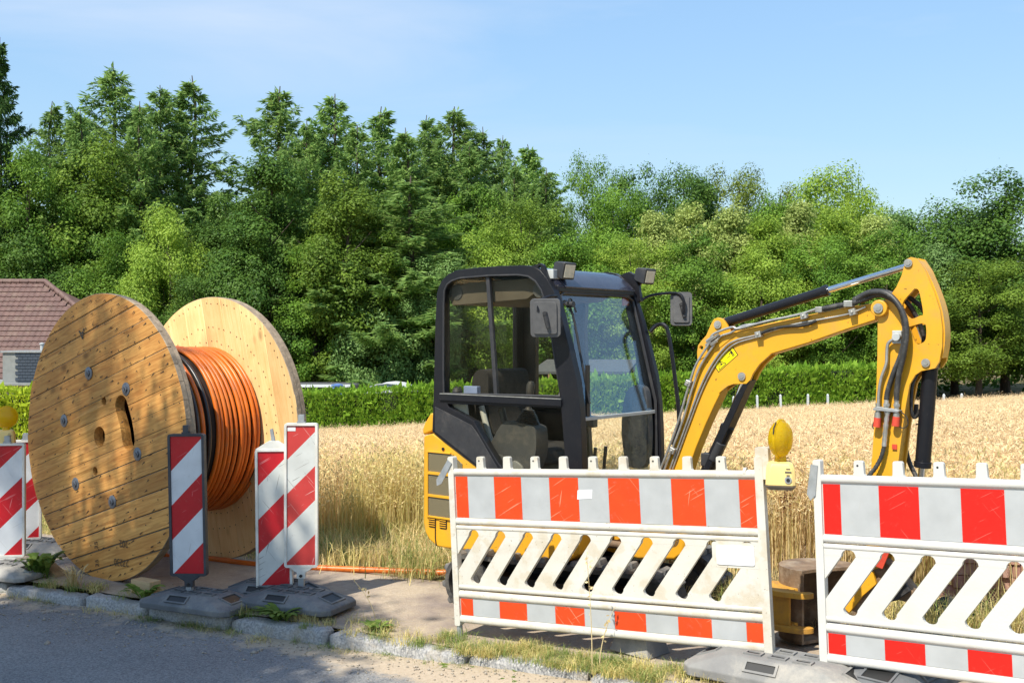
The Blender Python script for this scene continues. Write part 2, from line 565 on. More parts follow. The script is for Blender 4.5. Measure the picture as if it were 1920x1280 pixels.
def wood_mat(name, c1, c2, c3, axis_scale=(3.0, 40.0, 40.0), rough=0.6, knots=True):
    """planks: grain stretched along local x, knots, streaks"""
    m, nt, b = _new(name)
    n, l = nt.nodes, nt.links
    tc = n.new('ShaderNodeTexCoord'); oi = n.new('ShaderNodeObjectInfo')
    sc = n.new('ShaderNodeMath'); sc.operation = 'MULTIPLY'; sc.inputs[1].default_value = 37.0
    l.new(oi.outputs['Random'], sc.inputs[0])
    ad = n.new('ShaderNodeVectorMath'); ad.operation = 'ADD'
    l.new(tc.outputs['Object'], ad.inputs[0]); l.new(sc.outputs[0], ad.inputs[1])
    mp = n.new('ShaderNodeMapping'); mp.inputs['Scale'].default_value = axis_scale
    l.new(ad.outputs[0], mp.inputs['Vector'])
    t = n.new('ShaderNodeTexNoise'); t.inputs['Scale'].default_value = 1.0; t.inputs['Detail'].default_value = 7; t.inputs['Distortion'].default_value = 1.2
    l.new(mp.outputs[0], t.inputs['Vector'])
    r = n.new('ShaderNodeValToRGB')
    e = r.color_ramp.elements
    e[0].position = 0.28; e[0].color = (*c2, 1); e[1].position = 0.62; e[1].color = (*c1, 1)
    l.new(t.outputs['Fac'], r.inputs['Fac'])
    cur = r.outputs['Color']
    t2 = n.new('ShaderNodeTexNoise'); t2.inputs['Scale'].default_value = 3.2; t2.inputs['Detail'].default_value = 6
    l.new(ad.outputs[0], t2.inputs['Vector'])
    r2 = n.new('ShaderNodeValToRGB')
    r2.color_ramp.elements[0].position = 0.45; r2.color_ramp.elements[0].color = (0, 0, 0, 1)
    r2.color_ramp.elements[1].position = 0.75; r2.color_ramp.elements[1].color = (0.5,) * 3 + (1,)
    l.new(t2.outputs['Fac'], r2.inputs['Fac'])
    mx = n.new('ShaderNodeMixRGB'); mx.inputs['Color2'].default_value = (*c3, 1)
    l.new(r2.outputs['Color'], mx.inputs['Fac']); l.new(cur, mx.inputs['Color1'])
    cur = mx.outputs['Color']
    if knots:
        mpk = n.new('ShaderNodeMapping'); mpk.inputs['Scale'].default_value = (2.6, 6.0, 5.0)
        l.new(ad.outputs[0], mpk.inputs['Vector'])
        v = n.new('ShaderNodeTexVoronoi'); v.inputs['Scale'].default_value = 1.0
        l.new(mpk.outputs[0], v.inputs['Vector'])
        rk = n.new('ShaderNodeValToRGB')
        rk.color_ramp.elements[0].position = 0.05; rk.color_ramp.elements[0].color = (0.75,) * 3 + (1,)
        rk.color_ramp.elements[1].position = 0.16; rk.color_ramp.elements[1].color = (0, 0, 0, 1)
        l.new(v.outputs['Distance'], rk.inputs['Fac'])
        mk = n.new('ShaderNodeMixRGB'); mk.inputs['Color2'].default_value = (*[x * 0.42 for x in c2], 1)
        l.new(rk.outputs['Color'], mk.inputs['Fac']); l.new(cur, mk.inputs['Color1'])
        cur = mk.outputs['Color']
    hs = n.new('ShaderNodeHueSaturation')
    mr = n.new('ShaderNodeMapRange'); mr.inputs['To Min'].default_value = 0.74; mr.inputs['To Max'].default_value = 1.16
    l.new(oi.outputs['Random'], mr.inputs['Value']); l.new(mr.outputs[0], hs.inputs['Value'])
    l.new(cur, hs.inputs['Color'])
    l.new(hs.outputs['Color'], b.inputs['Base Color'])
    b.inputs['Roughness'].default_value = rough
    b.inputs['Specular IOR Level'].default_value = 0.25
    bp = n.new('ShaderNodeBump'); bp.inputs['Distance'].default_value = 0.0025
    l.new(t.outputs['Fac'], bp.inputs['Height']); l.new(bp.outputs[0], b.inputs['Normal'])
    return m


M = {}
M['yellow'] = pmat('yellow_paint', (0.74, 0.37, 0.014), (0.67, 0.325, 0.016), scale=2.4, rough=0.45, dirt=(0.40, 0.25, 0.09), dirt_amt=0.5, dirt_scale=4, rvar=0.1, coat=0.1)
def add_specks(m, colr, scale, thr, amt):
    nt = m.node_tree; n, l = nt.nodes, nt.links
    b = n['Principled BSDF']; src = b.inputs['Base Color'].links[0].from_socket
    tc = n.new('ShaderNodeTexCoord')
    t = n.new('ShaderNodeTexNoise'); t.inputs['Scale'].default_value = scale; t.inputs['Detail'].default_value = 3
    l.new(tc.outputs['Object'], t.inputs['Vector'])
    r = n.new('ShaderNodeValToRGB'); r.color_ramp.elements[0].position = thr; r.color_ramp.elements[0].color = (0, 0, 0, 1)
    r.color_ramp.elements[1].position = thr + 0.03; r.color_ramp.elements[1].color = (amt,) * 3 + (1,)
    l.new(t.outputs['Fac'], r.inputs['Fac'])
    x = n.new('ShaderNodeMixRGB'); x.inputs['Color2'].default_value = (*colr, 1)
    l.new(r.outputs['Color'], x.inputs['Fac']); l.new(src, x.inputs['Color1']); l.new(x.outputs['Color'], b.inputs['Base Color'])
add_specks(M['yellow'], (0.12, 0.06, 0.02), 38, 0.70, 0.8)
M['dullyellow'] = pmat('worn_dull_yellow', (0.62, 0.32, 0.03), (0.46, 0.23, 0.04), scale=10, rough=0.65, dirt=(0.20, 0.11, 0.06), dirt_amt=0.7, dirt_scale=9, bump=0.002, bscale=60)
M['black'] = pmat('black_paint', (0.008, 0.009, 0.013), (0.012, 0.012, 0.015), scale=7, rough=0.36, dirt=(0.08, 0.07, 0.065), dirt_amt=0.08, dirt_scale=11, spec=0.28)
M['roofpaint'] = pmat('dark_roof_paint', (0.018, 0.02, 0.035), (0.025, 0.027, 0.045), scale=5, rough=0.24, dirt=(0.18, 0.17, 0.16), dirt_amt=0.12, dirt_scale=13, coat=0.3)
M['blackplastic'] = pmat('black_plastic', (0.022, 0.022, 0.025), (0.032, 0.032, 0.034), scale=14, rough=0.55, dirt=(0.16, 0.14, 0.12), dirt_amt=0.3, dirt_scale=9, bump=0.0006, bscale=300)
M['greyplastic'] = pmat('grey_plastic', (0.20, 0.21, 0.21), (0.16, 0.165, 0.17), scale=9, rough=0.5, bump=0.0004, bscale=400, dirt=(0.28, 0.26, 0.22), dirt_amt=0.3)
M['darkgrey'] = pmat('dark_grey_plastic', (0.042, 0.045, 0.05), (0.058, 0.06, 0.063), scale=9, rough=0.55, dirt=(0.22, 0.2, 0.17), dirt_amt=0.3, dirt_scale=8)
M['palegrey'] = pmat('pale_grey_plastic', (0.46, 0.48, 0.47), (0.38, 0.4, 0.4), scale=7, rough=0.45)
M['fabric'] = pmat('seat_fabric', (0.012, 0.012, 0.014), (0.02, 0.02, 0.022), scale=30, rough=0.9, bump=0.001, bscale=500, dirt=(0.06, 0.05, 0.045), dirt_amt=0.25)
M['rubber'] = pmat('track_rubber', (0.028, 0.028, 0.03), (0.05, 0.048, 0.046), scale=12, rough=0.7, dirt=(0.24, 0.21, 0.17), dirt_amt=0.6, dirt_scale=7, bump=0.002, bscale=90)
M['lugrubber'] = pmat('dusty_lug_rubber', (0.15, 0.145, 0.14), (0.07, 0.07, 0.07), scale=14, rough=0.8, dirt=(0.3, 0.27, 0.22), dirt_amt=0.6, dirt_scale=9, bump=0.002, bscale=120)
M['hose'] = pmat('black_hose', (0.016, 0.016, 0.017), (0.026, 0.026, 0.026), scale=20, rough=0.5, dirt=(0.25, 0.23, 0.2), dirt_amt=0.4, dirt_scale=15)
M['wrap'] = pmat('spiral_hose_guard', (0.045, 0.045, 0.045), (0.026, 0.026, 0.026), scale=30, rough=0.5, dirt=(0.3, 0.28, 0.25), dirt_amt=0.4, dirt_scale=20)
M['steel'] = pmat('zinc_steel', (0.55, 0.54, 0.5), (0.4, 0.39, 0.36), scale=25, rough=0.42, metal=0.75, dirt=(0.3, 0.25, 0.18), dirt_amt=0.45, dirt_scale=16)
M['galv'] = pmat('galvanised_steel', (0.42, 0.44, 0.45), (0.32, 0.34, 0.35), scale=22, rough=0.5, metal=0.5, dirt=(0.3, 0.27, 0.22), dirt_amt=0.4, dirt_scale=12)
M['chrome'] = pmat('chrome_rod', (0.8, 0.8, 0.8), (0.7, 0.7, 0.7), scale=8, rough=0.12, metal=1.0, rvar=0.03)
M['rust'] = pmat('rusty_steel', (0.26, 0.17, 0.10), (0.14, 0.09, 0.055), scale=9, rough=0.75, metal=0.1, dirt=(0.46, 0.38, 0.28), dirt_amt=0.75, dirt_scale=5, bump=0.002, bscale=80)
M['redplastic'] = pmat('red_cap', (0.65, 0.07, 0.03), (0.5, 0.05, 0.03), scale=20, rough=0.5)
M['stickeryellow'] = pmat('sticker_yellow', (0.86, 0.72, 0.0), (0.82, 0.68, 0.0), scale=10, rough=0.35, rvar=0)
M['inkblack'] = pmat('ink_black', (0.015, 0.015, 0.015), scale=10, rough=0.5, rvar=0)
M['fadedink'] = pmat('faded_ink', (0.10, 0.055, 0.02), (0.16, 0.09, 0.04), scale=60, rough=0.8, rvar=0)
M['lens'] = pmat('work_light_lens', (0.62, 0.58, 0.46), (0.5, 0.47, 0.38), scale=30, rough=0.2, rvar=0.05, coat=0.6)
M['mirror'] = pmat('mirror_glass', (0.8, 0.82, 0.85), scale=5, rough=0.03, metal=1.0, rvar=0)
M['sideglass'] = glass_mat('tinted_side_glass', (0.96, 0.945, 0.89), film=0.010, film_col=(0.42, 0.38, 0.3), spec_boost=0.12)
M['frontglass'] = glass_mat('windscreen_glass', (0.93, 0.96, 0.97), film=0.02, film_col=(0.45, 0.5, 0.6), spec_boost=2.3)
M['backglass'] = glass_mat('far_door_glass', (0.97, 0.98, 0.97), film=0.004, spec_boost=0.15)
M['whiteplastic'] = pmat('white_barrier_plastic', (0.61, 0.59, 0.535), (0.56, 0.53, 0.455), scale=4, rough=0.42, dirt=(0.42, 0.33, 0.21), dirt_amt=0.6, dirt_scale=4.5, bump=0.0008, bscale=90)
M['whiteplastic2'] = pmat('clean_white_plastic', (0.58, 0.58, 0.56), (0.54, 0.53, 0.49), scale=4, rough=0.4, dirt=(0.58, 0.5, 0.38), dirt_amt=0.35, dirt_scale=4, bump=0.0008, bscale=90)
M['labelwhite'] = pmat('blank_white_label', (0.72, 0.73, 0.74), (0.68, 0.69, 0.70), scale=6, rough=0.35)
M['redsheet'] = sheet_mat('red_orange_sheet', (0.72, 0.060, 0.010), (0.75, 0.32, 0.2), amt=0.55)
M['redsheet2'] = sheet_mat('bright_red_sheet', (0.70, 0.012, 0.006), (0.7, 0.25, 0.2), amt=0.35)
M['whitesheet'] = sheet_mat('silver_white_sheet', (0.42, 0.435, 0.44), (0.4, 0.39, 0.36), amt=0.28)
M['boardred'] = sheet_mat('board_red_sheet', (0.52, 0.012, 0.02), (0.7, 0.3, 0.3), amt=0.5)
M['boardred2'] = sheet_mat('faded_board_red_sheet', (0.55, 0.05, 0.045), (0.75, 0.6, 0.55), amt=0.55)
M['boardwhite'] = sheet_mat('board_white_sheet', (0.66, 0.68, 0.70), (0.35, 0.34, 0.32), amt=0.4)
M['boardwhite2'] = sheet_mat('grimy_board_white_sheet', (0.60, 0.61, 0.58), (0.22, 0.21, 0.19), amt=0.95)
M['boardframe'] = pmat('white_board_frame', (0.72, 0.71, 0.66), (0.6, 0.58, 0.52), scale=8, rough=0.5, dirt=(0.3, 0.27, 0.22), dirt_amt=0.5, dirt_scale=7)
M['boarddark'] = pmat('dark_board_frame', (0.03, 0.033, 0.042), (0.045, 0.048, 0.058), scale=8, rough=0.5, dirt=(0.2, 0.2, 0.2), dirt_amt=0.3)
M['foot'] = pmat('recycled_plastic_foot', (0.135, 0.14, 0.145), (0.09, 0.095, 0.10), scale=6, rough=0.72, dirt=(0.36, 0.33, 0.28), dirt_amt=0.5, dirt_scale=5, bump=0.002, bscale=45)
M['footpale'] = pmat('dusty_plastic_foot', (0.24, 0.235, 0.22), (0.17, 0.168, 0.165), scale=5, rough=0.8, dirt=(0.5, 0.45, 0.37), dirt_amt=0.6, dirt_scale=4, bump=0.003, bscale=40)
M['lampbody'] = pmat('cream_lamp_case', (0.80, 0.60, 0.22), (0.76, 0.55, 0.19), scale=5, rough=0.45, dirt=(0.5, 0.38, 0.2), dirt_amt=0.3)
M['lampbase'] = pmat('lamp_base_dark', (0.16, 0.13, 0.09), (0.1, 0.09, 0.07), scale=9, rough=0.6)
M['conduit'] = pmat('orange_conduit', (0.66, 0.16, 0.011), (0.53, 0.105, 0.009), scale=4, rough=0.40, rvar=0.05, dirt=(0.45, 0.2, 0.07), dirt_amt=0.35, dirt_scale=6)
M['blackconduit'] = pmat('black_conduit', (0.018, 0.018, 0.02), (0.03, 0.03, 0.03), scale=5, rough=0.35, dirt=(0.2, 0.15, 0.1), dirt_amt=0.3)
M['plank'] = wood_mat('reel_plank_wood', (0.70, 0.36, 0.10), (0.42, 0.175, 0.042), (0.57, 0.215, 0.042))
M['plankpale'] = wood_mat('pale_reel_wood', (0.82, 0.57, 0.265), (0.74, 0.47, 0.19), (0.52, 0.28, 0.09), knots=True)
M['rim'] = pmat('weathered_rim_wood', (0.34, 0.26, 0.18), (0.20, 0.15, 0.10), scale=22, rough=0.8, bump=0.003, bscale=60)
M['timber'] = wood_mat('timber_block', (0.55, 0.38, 0.2), (0.38, 0.25, 0.13), (0.42, 0.3, 0.18), knots=False)
M['nail'] = pmat('nail_dark', (0.035, 0.022, 0.014), (0.06, 0.035, 0.02), scale=50, rough=0.8, rvar=0)
M['granite'] = pmat('granite', (0.40, 0.39, 0.375), (0.20, 0.20, 0.205), scale=70, rough=0.8, dirt=(0.34, 0.28, 0.20), dirt_amt=0.95, dirt_scale=4, bump=0.006, bscale=42, contrast=(0.36, 0.62))
M['brick'] = pmat('red_brown_paver', (0.40, 0.21, 0.16), (0.28, 0.14, 0.11), scale=12, rough=0.85, dirt=(0.5, 0.42, 0.34), dirt_amt=0.5, dirt_scale=9, bump=0.003, bscale=90)
M['bark'] = pmat('bark', (0.10, 0.075, 0.055), (0.05, 0.038, 0.03), scale=7, rough=0.9, bump=0.02, bscale=14, stretch=(3, 3, 0.6))
M['soil'] = pmat('loose_soil', (0.33, 0.25, 0.16), (0.2, 0.145, 0.09), scale=9, rough=0.95, bump=0.02, bscale=24)
M['stake'] = pmat('pale_stake', (0.55, 0.6, 0.62), (0.42, 0.46, 0.48), scale=20, rough=0.6)
M['shedwhite'] = pmat('pale_sheet_roof', (0.62, 0.64, 0.66), (0.5, 0.52, 0.55), scale=3, rough=0.5)
M['sheddark'] = pmat('dark_felt_roof', (0.06, 0.065, 0.07), (0.09, 0.09, 0.09), scale=5, rough=0.8)
M['shedwall'] = pmat('shed_wall', (0.16, 0.14, 0.11), (0.1, 0.09, 0.075), scale=5, rough=0.85)
M['blueplastic'] = pmat('blue_plastic', (0.12, 0.22, 0.5), (0.1, 0.18, 0.42), scale=5, rough=0.5)
M['rooftile'] = pmat('brown_roof_tile', (0.155, 0.088, 0.074), (0.105, 0.058, 0.05), scale=3.0, rough=0.7, dirt=(0.24, 0.18, 0.13), dirt_amt=0.5, dirt_scale=2.2)
M['slate'] = pmat('blue_grey_slate', (0.032, 0.045, 0.065), (0.024, 0.034, 0.048), scale=6, rough=0.5)
M['cement'] = pmat('grey_cement', (0.26, 0.27, 0.26), (0.2, 0.21, 0.2), scale=4, rough=0.8)
M['render'] = pmat('house_render', (0.68, 0.64, 0.56), (0.6, 0.56, 0.5), scale=2, rough=0.9)
M['paper'] = pmat('paper', (0.75, 0.76, 0.78), (0.7, 0.7, 0.72), scale=5, rough=0.7)

add_specks(M['whiteplastic'], (0.22, 0.17, 0.11), 60, 0.69, 0.7)
add_specks(M['whiteplastic'], (0.50, 0.42, 0.28), 9, 0.56, 0.28)
add_specks(M['whiteplastic2'], (0.3, 0.25, 0.18), 70, 0.72, 0.6)
add_specks(M['black'], (0.16, 0.15, 0.14), 120, 0.70, 0.35)
add_specks(M['conduit'], (0.30, 0.16, 0.07), 24, 0.66, 0.5)
def mesh_grille_mat():
    """perforated plate: small dark holes in a painted sheet"""
    m, nt, b = _new('perforated_grille')
    n, l = nt.nodes, nt.links
    tc = n.new('ShaderNodeTexCoord')
    sp = n.new('ShaderNodeSeparateXYZ'); l.new(tc.outputs['Object'], sp.inputs[0])
    def wave(src, add):
        a = n.new('ShaderNodeMath'); a.operation = 'ADD'; l.new(sp.outputs['X'], a.inputs[0])
        s2 = n.new('ShaderNodeMath'); s2.operation = 'MULTIPLY'; s2.inputs[1].default_value = add
        l.new(sp.outputs['Z'], s2.inputs[0]); l.new(s2.outputs[0], a.inputs[1])
        k = n.new('ShaderNodeMath'); k.operation = 'MULTIPLY'; k.inputs[1].default_value = 2 * math.pi / 0.0125
        l.new(a.outputs[0], k.inputs[0])
        s = n.new('ShaderNodeMath'); s.operation = 'SINE'; l.new(k.outputs[0], s.inputs[0])
        return s.outputs[0]
    w1, w2 = wave('X', 1.2), wave('X', -1.2)
    mx = n.new('ShaderNodeMath'); mx.operation = 'MAXIMUM'; l.new(w1, mx.inputs[0]); l.new(w2, mx.inputs[1])
    r = n.new('ShaderNodeValToRGB')
    r.color_ramp.elements[0].position = 0.58; r.color_ramp.elements[0].color = (0.02, 0.018, 0.014, 1)
    r.color_ramp.elements[1].position = 0.68; r.color_ramp.elements[1].color = (0.30, 0.25, 0.14, 1)
    l.new(mx.outputs[0], r.inputs['Fac']); l.new(r.outputs['Color'], b.inputs['Base Color'])
    b.inputs['Roughness'].default_value = 0.5
    return m
M['grille'] = mesh_grille_mat()

def amber_mat():
    m, nt, b = _new('amber_lens')
    n, l = nt.nodes, nt.links
    b.inputs['Base Color'].default_value = (0.80, 0.62, 0.012, 1)
    b.inputs['Roughness'].default_value = 0.12
    b.inputs['Coat Weight'].default_value = 0.6
    b.inputs['Subsurface Weight'].default_value = 0.0
    tr = n.new('ShaderNodeBsdfTranslucent'); tr.inputs['Color'].default_value = (0.95, 0.80, 0.02, 1)
    tp = n.new('ShaderNodeBsdfTransparent'); tp.inputs['Color'].default_value = (0.95, 0.8, 0.1, 1)
    m0 = n.new('ShaderNodeMixShader'); m0.inputs['Fac'].default_value = 0.45
    l.new(tr.outputs[0], m0.inputs[1]); l.new(tp.outputs[0], m0.inputs[2])
    mx = n.new('ShaderNodeMixShader'); mx.inputs['Fac'].default_value = 0.68
    l.new(b.outputs[0], mx.inputs[1]); l.new(m0.outputs[0], mx.inputs[2])
    l.new(mx.outputs[0], n['Material Output'].inputs['Surface'])
    wv = n.new('ShaderNodeTexVoronoi'); wv.inputs['Scale'].default_value = 210
    tc = n.new('ShaderNodeTexCoord'); l.new(tc.outputs['Object'], wv.inputs['Vector'])
    bp = n.new('ShaderNodeBump'); bp.inputs['Distance'].default_value = 0.0012; l.new(wv.outputs['Distance'], bp.inputs['Height'])
    l.new(bp.outputs[0], b.inputs['Normal'])
    return m
M['amber'] = amber_mat()

# ---------------------------------------------------------------- terrain, road, pavement, kerb
KX = np.array([-60, -3.37, -2.07, -1.08, -.2, .34, .85, 2, 4, 40])
KY = np.array([36.3, 7.75, 7.10, 6.58, 6.08, 5.72, 5.35, 4.55, 3.10, -22.6])
_kx = np.linspace(-60, 40, 4001)
_ky = np.interp(_kx, KX, KY)
_ker = np.ones(41) / 41
_ky = np.convolve(np.pad(_ky, 20, mode='reflect', reflect_type='odd'), _ker, 'valid')


def kerb_y(x):
    return np.interp(x, _kx, _ky)


def rise(x):
    x = np.asarray(x, float) + .4
    return .0275 * (x + np.sqrt(x * x + .15))


def sstep(a, b, t):
    t = np.clip((t - a) / (b - a), 0, 1)
    return t * t * (3 - 2 * t)


def gz(x, y):
    """height of the natural ground"""
    x = np.asarray(x, float); y = np.asarray(y, float)
    near = np.clip(rise(x), 0, .35)
    far = .048 * np.clip(x, -34, 40)
    w = sstep(9, 17, y)
    yy = np.clip(y - 9.2, 0, 31)
    return near * (1 - w) + far * w - .07 * yy


def kpos(x, n):
    """a point n metres behind the kerb's front edge (n < 0: on the road)"""
    s = (kerb_y(x + .05) - kerb_y(x - .05)) / .1
    k = 1 / np.sqrt(1 + s * s)
    return x - s * k * n, kerb_y(x) + k * n


def kdist(x, y):
    return (y - kerb_y(x)) * .86


def gza(x, y):
    return float(gz(x, y))


def grid_mesh(name, X, Y, Z, mat, uv=None):
    h, w = X.shape
    V = np.stack([X, Y, Z], -1).reshape(-1, 3)
    i = np.arange(h * w).reshape(h, w)
    Q = np.stack([i[:-1, :-1], i[:-1, 1:], i[1:, 1:], i[1:, :-1]], -1).reshape(-1, 4)
    me = fastmesh(name, V, Q, mat, smooth=True)
    if uv is not None:
        ul = me.uv_layers.new(name='UVMap')
        U = np.stack(uv, -1).reshape(-1, 2)[Q.ravel()]
        ul.data.foreach_set('uv', U.astype(np.float32).ravel())
    return link(name, me)


def ground_mat():
    m, nt, b = _new('ground_soil_and_dry_grass')
    n, l = nt.nodes, nt.links
    tc = n.new('ShaderNodeTexCoord')
    def noise(s, d=6, ro=.6):
        t = n.new('ShaderNodeTexNoise'); t.inputs['Scale'].default_value = s; t.inputs['Detail'].default_value = d
        t.inputs['Roughness'].default_value = ro
        l.new(tc.outputs['Object'], t.inputs['Vector']); return t.outputs['Fac']
    def ramp(f, p0, c0, p1, c1):
        r = n.new('ShaderNodeValToRGB'); r.color_ramp.elements[0].position = p0; r.color_ramp.elements[1].position = p1
        r.color_ramp.elements[0].color = (*c0, 1); r.color_ramp.elements[1].color = (*c1, 1)
        l.new(f, r.inputs['Fac']); return r.outputs['Color']
    a = ramp(noise(14), .35, (.20, .145, .08), .68, (.42, .33, .20))
    g = ramp(noise(30), .3, (.09, .10, .03), .7, (.22, .21, .08))
    mx = n.new('ShaderNodeMixRGB')
    l.new(ramp(noise(.9, 4), .47, (0, 0, 0), .58, (.75,) * 3), mx.inputs['Fac'])
    l.new(a, mx.inputs['Color1']); l.new(g, mx.inputs['Color2'])
    l.new(mx.outputs['Color'], b.inputs['Base Color'])
    b.inputs['Roughness'].default_value = .95; b.inputs['Specular IOR Level'].default_value = .15
    bp = n.new('ShaderNodeBump'); bp.inputs['Distance'].default_value = .03
    l.new(noise(22, 8, .7), bp.inputs['Height']); l.new(bp.outputs[0], b.inputs['Normal'])
    return m


def paving_mat(name, kind):
    """asphalt with sand drifted along the kerb, or the sanded pavement. uv.y = metres from the kerb"""
    m, nt, b = _new(name)
    n, l = nt.nodes, nt.links
    tc = n.new('ShaderNodeTexCoord')
    def noise(s, d=6, ro=.6):
        t = n.new('ShaderNodeTexNoise'); t.inputs['Scale'].default_value = s; t.inputs['Detail'].default_value = d
        t.inputs['Roughness'].default_value = ro
        l.new(tc.outputs['Object'], t.inputs['Vector']); return t.outputs['Fac']
    def ramp(f, p0, c0, p1, c1):
        r = n.new('ShaderNodeValToRGB'); r.color_ramp.elements[0].position = p0; r.color_ramp.elements[1].position = p1
        r.color_ramp.elements[0].color = (*c0, 1); r.color_ramp.elements[1].color = (*c1, 1)
        l.new(f, r.inputs['Fac']); return r.outputs['Color']
    def mix(f, a, c):
        x = n.new('ShaderNodeMixRGB'); l.new(f, x.inputs['Fac']); l.new(a, x.inputs['Color1']); l.new(c, x.inputs['Color2'])
        return x.outputs['Color']
    uv = n.new('ShaderNodeSeparateXYZ'); l.new(tc.outputs['UV'], uv.inputs[0])
    sand = ramp(noise(40, 8, .75), .3, (.37, .29, .20), .7, (.52, .43, .32))
    if kind == 'road':
        vo = n.new('ShaderNodeTexVoronoi'); vo.inputs['Scale'].default_value = 130
        l.new(tc.outputs['Object'], vo.inputs['Vector'])
        stone = n.new('ShaderNodeValToRGB')
        e = stone.color_ramp.elements
        e[0].position = 0; e[0].color = (.10, .10, .105, 1); e[1].position = 1; e[1].color = (.38, .375, .36, 1)
        sx = n.new('ShaderNodeSeparateXYZ'); l.new(vo.outputs['Color'], sx.inputs[0]); l.new(sx.outputs['X'], stone.inputs['Fac'])
        patch = ramp(noise(1.3, 5), .35, (.135, .136, .14), .7, (.215, .212, .205))
        tar = n.new('ShaderNodeMixRGB'); tar.blend_type = 'MIX'; tar.inputs['Fac'].default_value = .5
        l.new(stone.outputs['Color'], tar.inputs['Color1']); l.new(patch, tar.inputs['Color2'])
        # sand: thick at the kerb, thinning over about half a metre, more to the right
        mr = n.new('ShaderNodeMapRange'); mr.inputs['From Min'].default_value = -.75; mr.inputs['From Max'].default_value = -.02
        mr.inputs['To Min'].default_value = -.42; mr.inputs['To Max'].default_value = .14
        l.new(uv.outputs['Y'], mr.inputs['Value'])
        mq = n.new('ShaderNodeMapRange'); mq.interpolation_type = 'SMOOTHSTEP'
        mq.inputs['From Min'].default_value = -2.0; mq.inputs['From Max'].default_value = .4; mq.inputs['To Max'].default_value = .28
        l.new(uv.outputs['X'], mq.inputs['Value'])
        aq = n.new('ShaderNodeMath'); aq.operation = 'ADD'; l.new(mr.outputs[0], aq.inputs[0]); l.new(mq.outputs[0], aq.inputs[1])
        ad = n.new('ShaderNodeMath'); ad.operation = 'ADD'
        l.new(aq.outputs[0], ad.inputs[0]); l.new(noise(3.2, 9, .7), ad.inputs[1])
        f = ramp(ad.outputs[0], .46, (0, 0, 0), .62, (.92,) * 3)
        out = mix(f, tar.outputs['Color'], sand)
        bd, bs = .004, 140
    else:
        slab = ramp(noise(6, 8, .7), .3, (.21, .165, .14), .7, (.30, .245, .21))
        f = ramp(noise(1.6, 10, .72), .36, (0, 0, 0), .60, (.95,) * 3)
        out = mix(f, slab, sand)
        speck = ramp(noise(75, 4, .8), .62, (0, 0, 0), .70, (.8,) * 3)
        dk = n.new('ShaderNodeRGB'); dk.outputs[0].default_value = (.13, .105, .085, 1)
        out = mix(speck, out, dk.outputs[0])
        bd, bs = .008, 60
    l.new(out, b.inputs['Base Color'])
    b.inputs['Roughness'].default_value = .88; b.inputs['Specular IOR Level'].default_value = .25
    bp = n.new('ShaderNodeBump'); bp.inputs['Distance'].default_value = bd
    l.new(noise(bs, 6, .75), bp.inputs['Height']); l.new(bp.outputs[0], b.inputs['Normal'])
    return m


def axis(lo, hi, near_lo, near_hi, fine, coarse):
    a = np.arange(near_lo, near_hi, fine)
    left = near_lo - np.geomspace(fine, near_lo - lo, coarse)[::-1]
    right = near_hi + np.geomspace(fine, hi - near_hi, coarse)
    return np.concatenate([left, a, right])


gx, gy = np.meshgrid(axis(-260, 280, -12, 16, .22, 34), axis(-120, 420, 0, 30, .22, 34))
nd = kdist(gx, gy)
gzv = gz(gx, gy) - .2 * (1 - sstep(1.15, 1.75, nd)) - .25 * (1 - sstep(-.2, .2, nd)) + .25 * (1 - sstep(-7.2, -6.6, nd)) * 1.3
gzv += (RNG.random(gx.shape) - .5) * .03 * (nd > 1.7) * (gy < 30)
ground = tag(grid_mesh('ground', gx, gy, gzv, ground_mat()), kind='structure')

# road: strip following the kerb
sx = np.concatenate([np.linspace(-50, -9, 24), np.linspace(-8.7, 6, 100), np.linspace(6.5, 30, 20)])
nn = np.array([.03, -.1, -.25, -.5, -.9, -1.5, -2.5, -3.5, -4.6, -5.8, -6.6])
SX, NN = np.meshgrid(sx, nn)
RX, RY = kpos(SX, NN)
RZ = np.clip(rise(SX), 0, .35) - .085 + .04 * sstep(-1.6, .3, SX) + .012 * np.minimum(-NN, 3)
road = tag(grid_mesh('road', RX, RY, RZ, paving_mat('asphalt_with_sand', 'road'), (SX, NN)), kind='structure')

nn = np.array([.10, .3, .5, .7, .9, 1.1, 1.3, 1.5, 1.62])
SX, NN = np.meshgrid(sx, nn)
RX, RY = kpos(SX, NN)
hz_ = np.array([[mnoise.noise(Vector((a * 1.7, b_ * 1.7, 0))) for a, b_ in zip(r1, r2)] for r1, r2 in zip(RX, RY)])
RZ = np.clip(rise(SX), 0, .35) + .004 + .012 * hz_ - .05 * sstep(1.4, 1.62, NN) + .012 * (NN - .1)
pavement = tag(grid_mesh('pavement', RX, RY, RZ, paving_mat('sanded_pavement', 'path'), (SX, NN)), kind='structure')

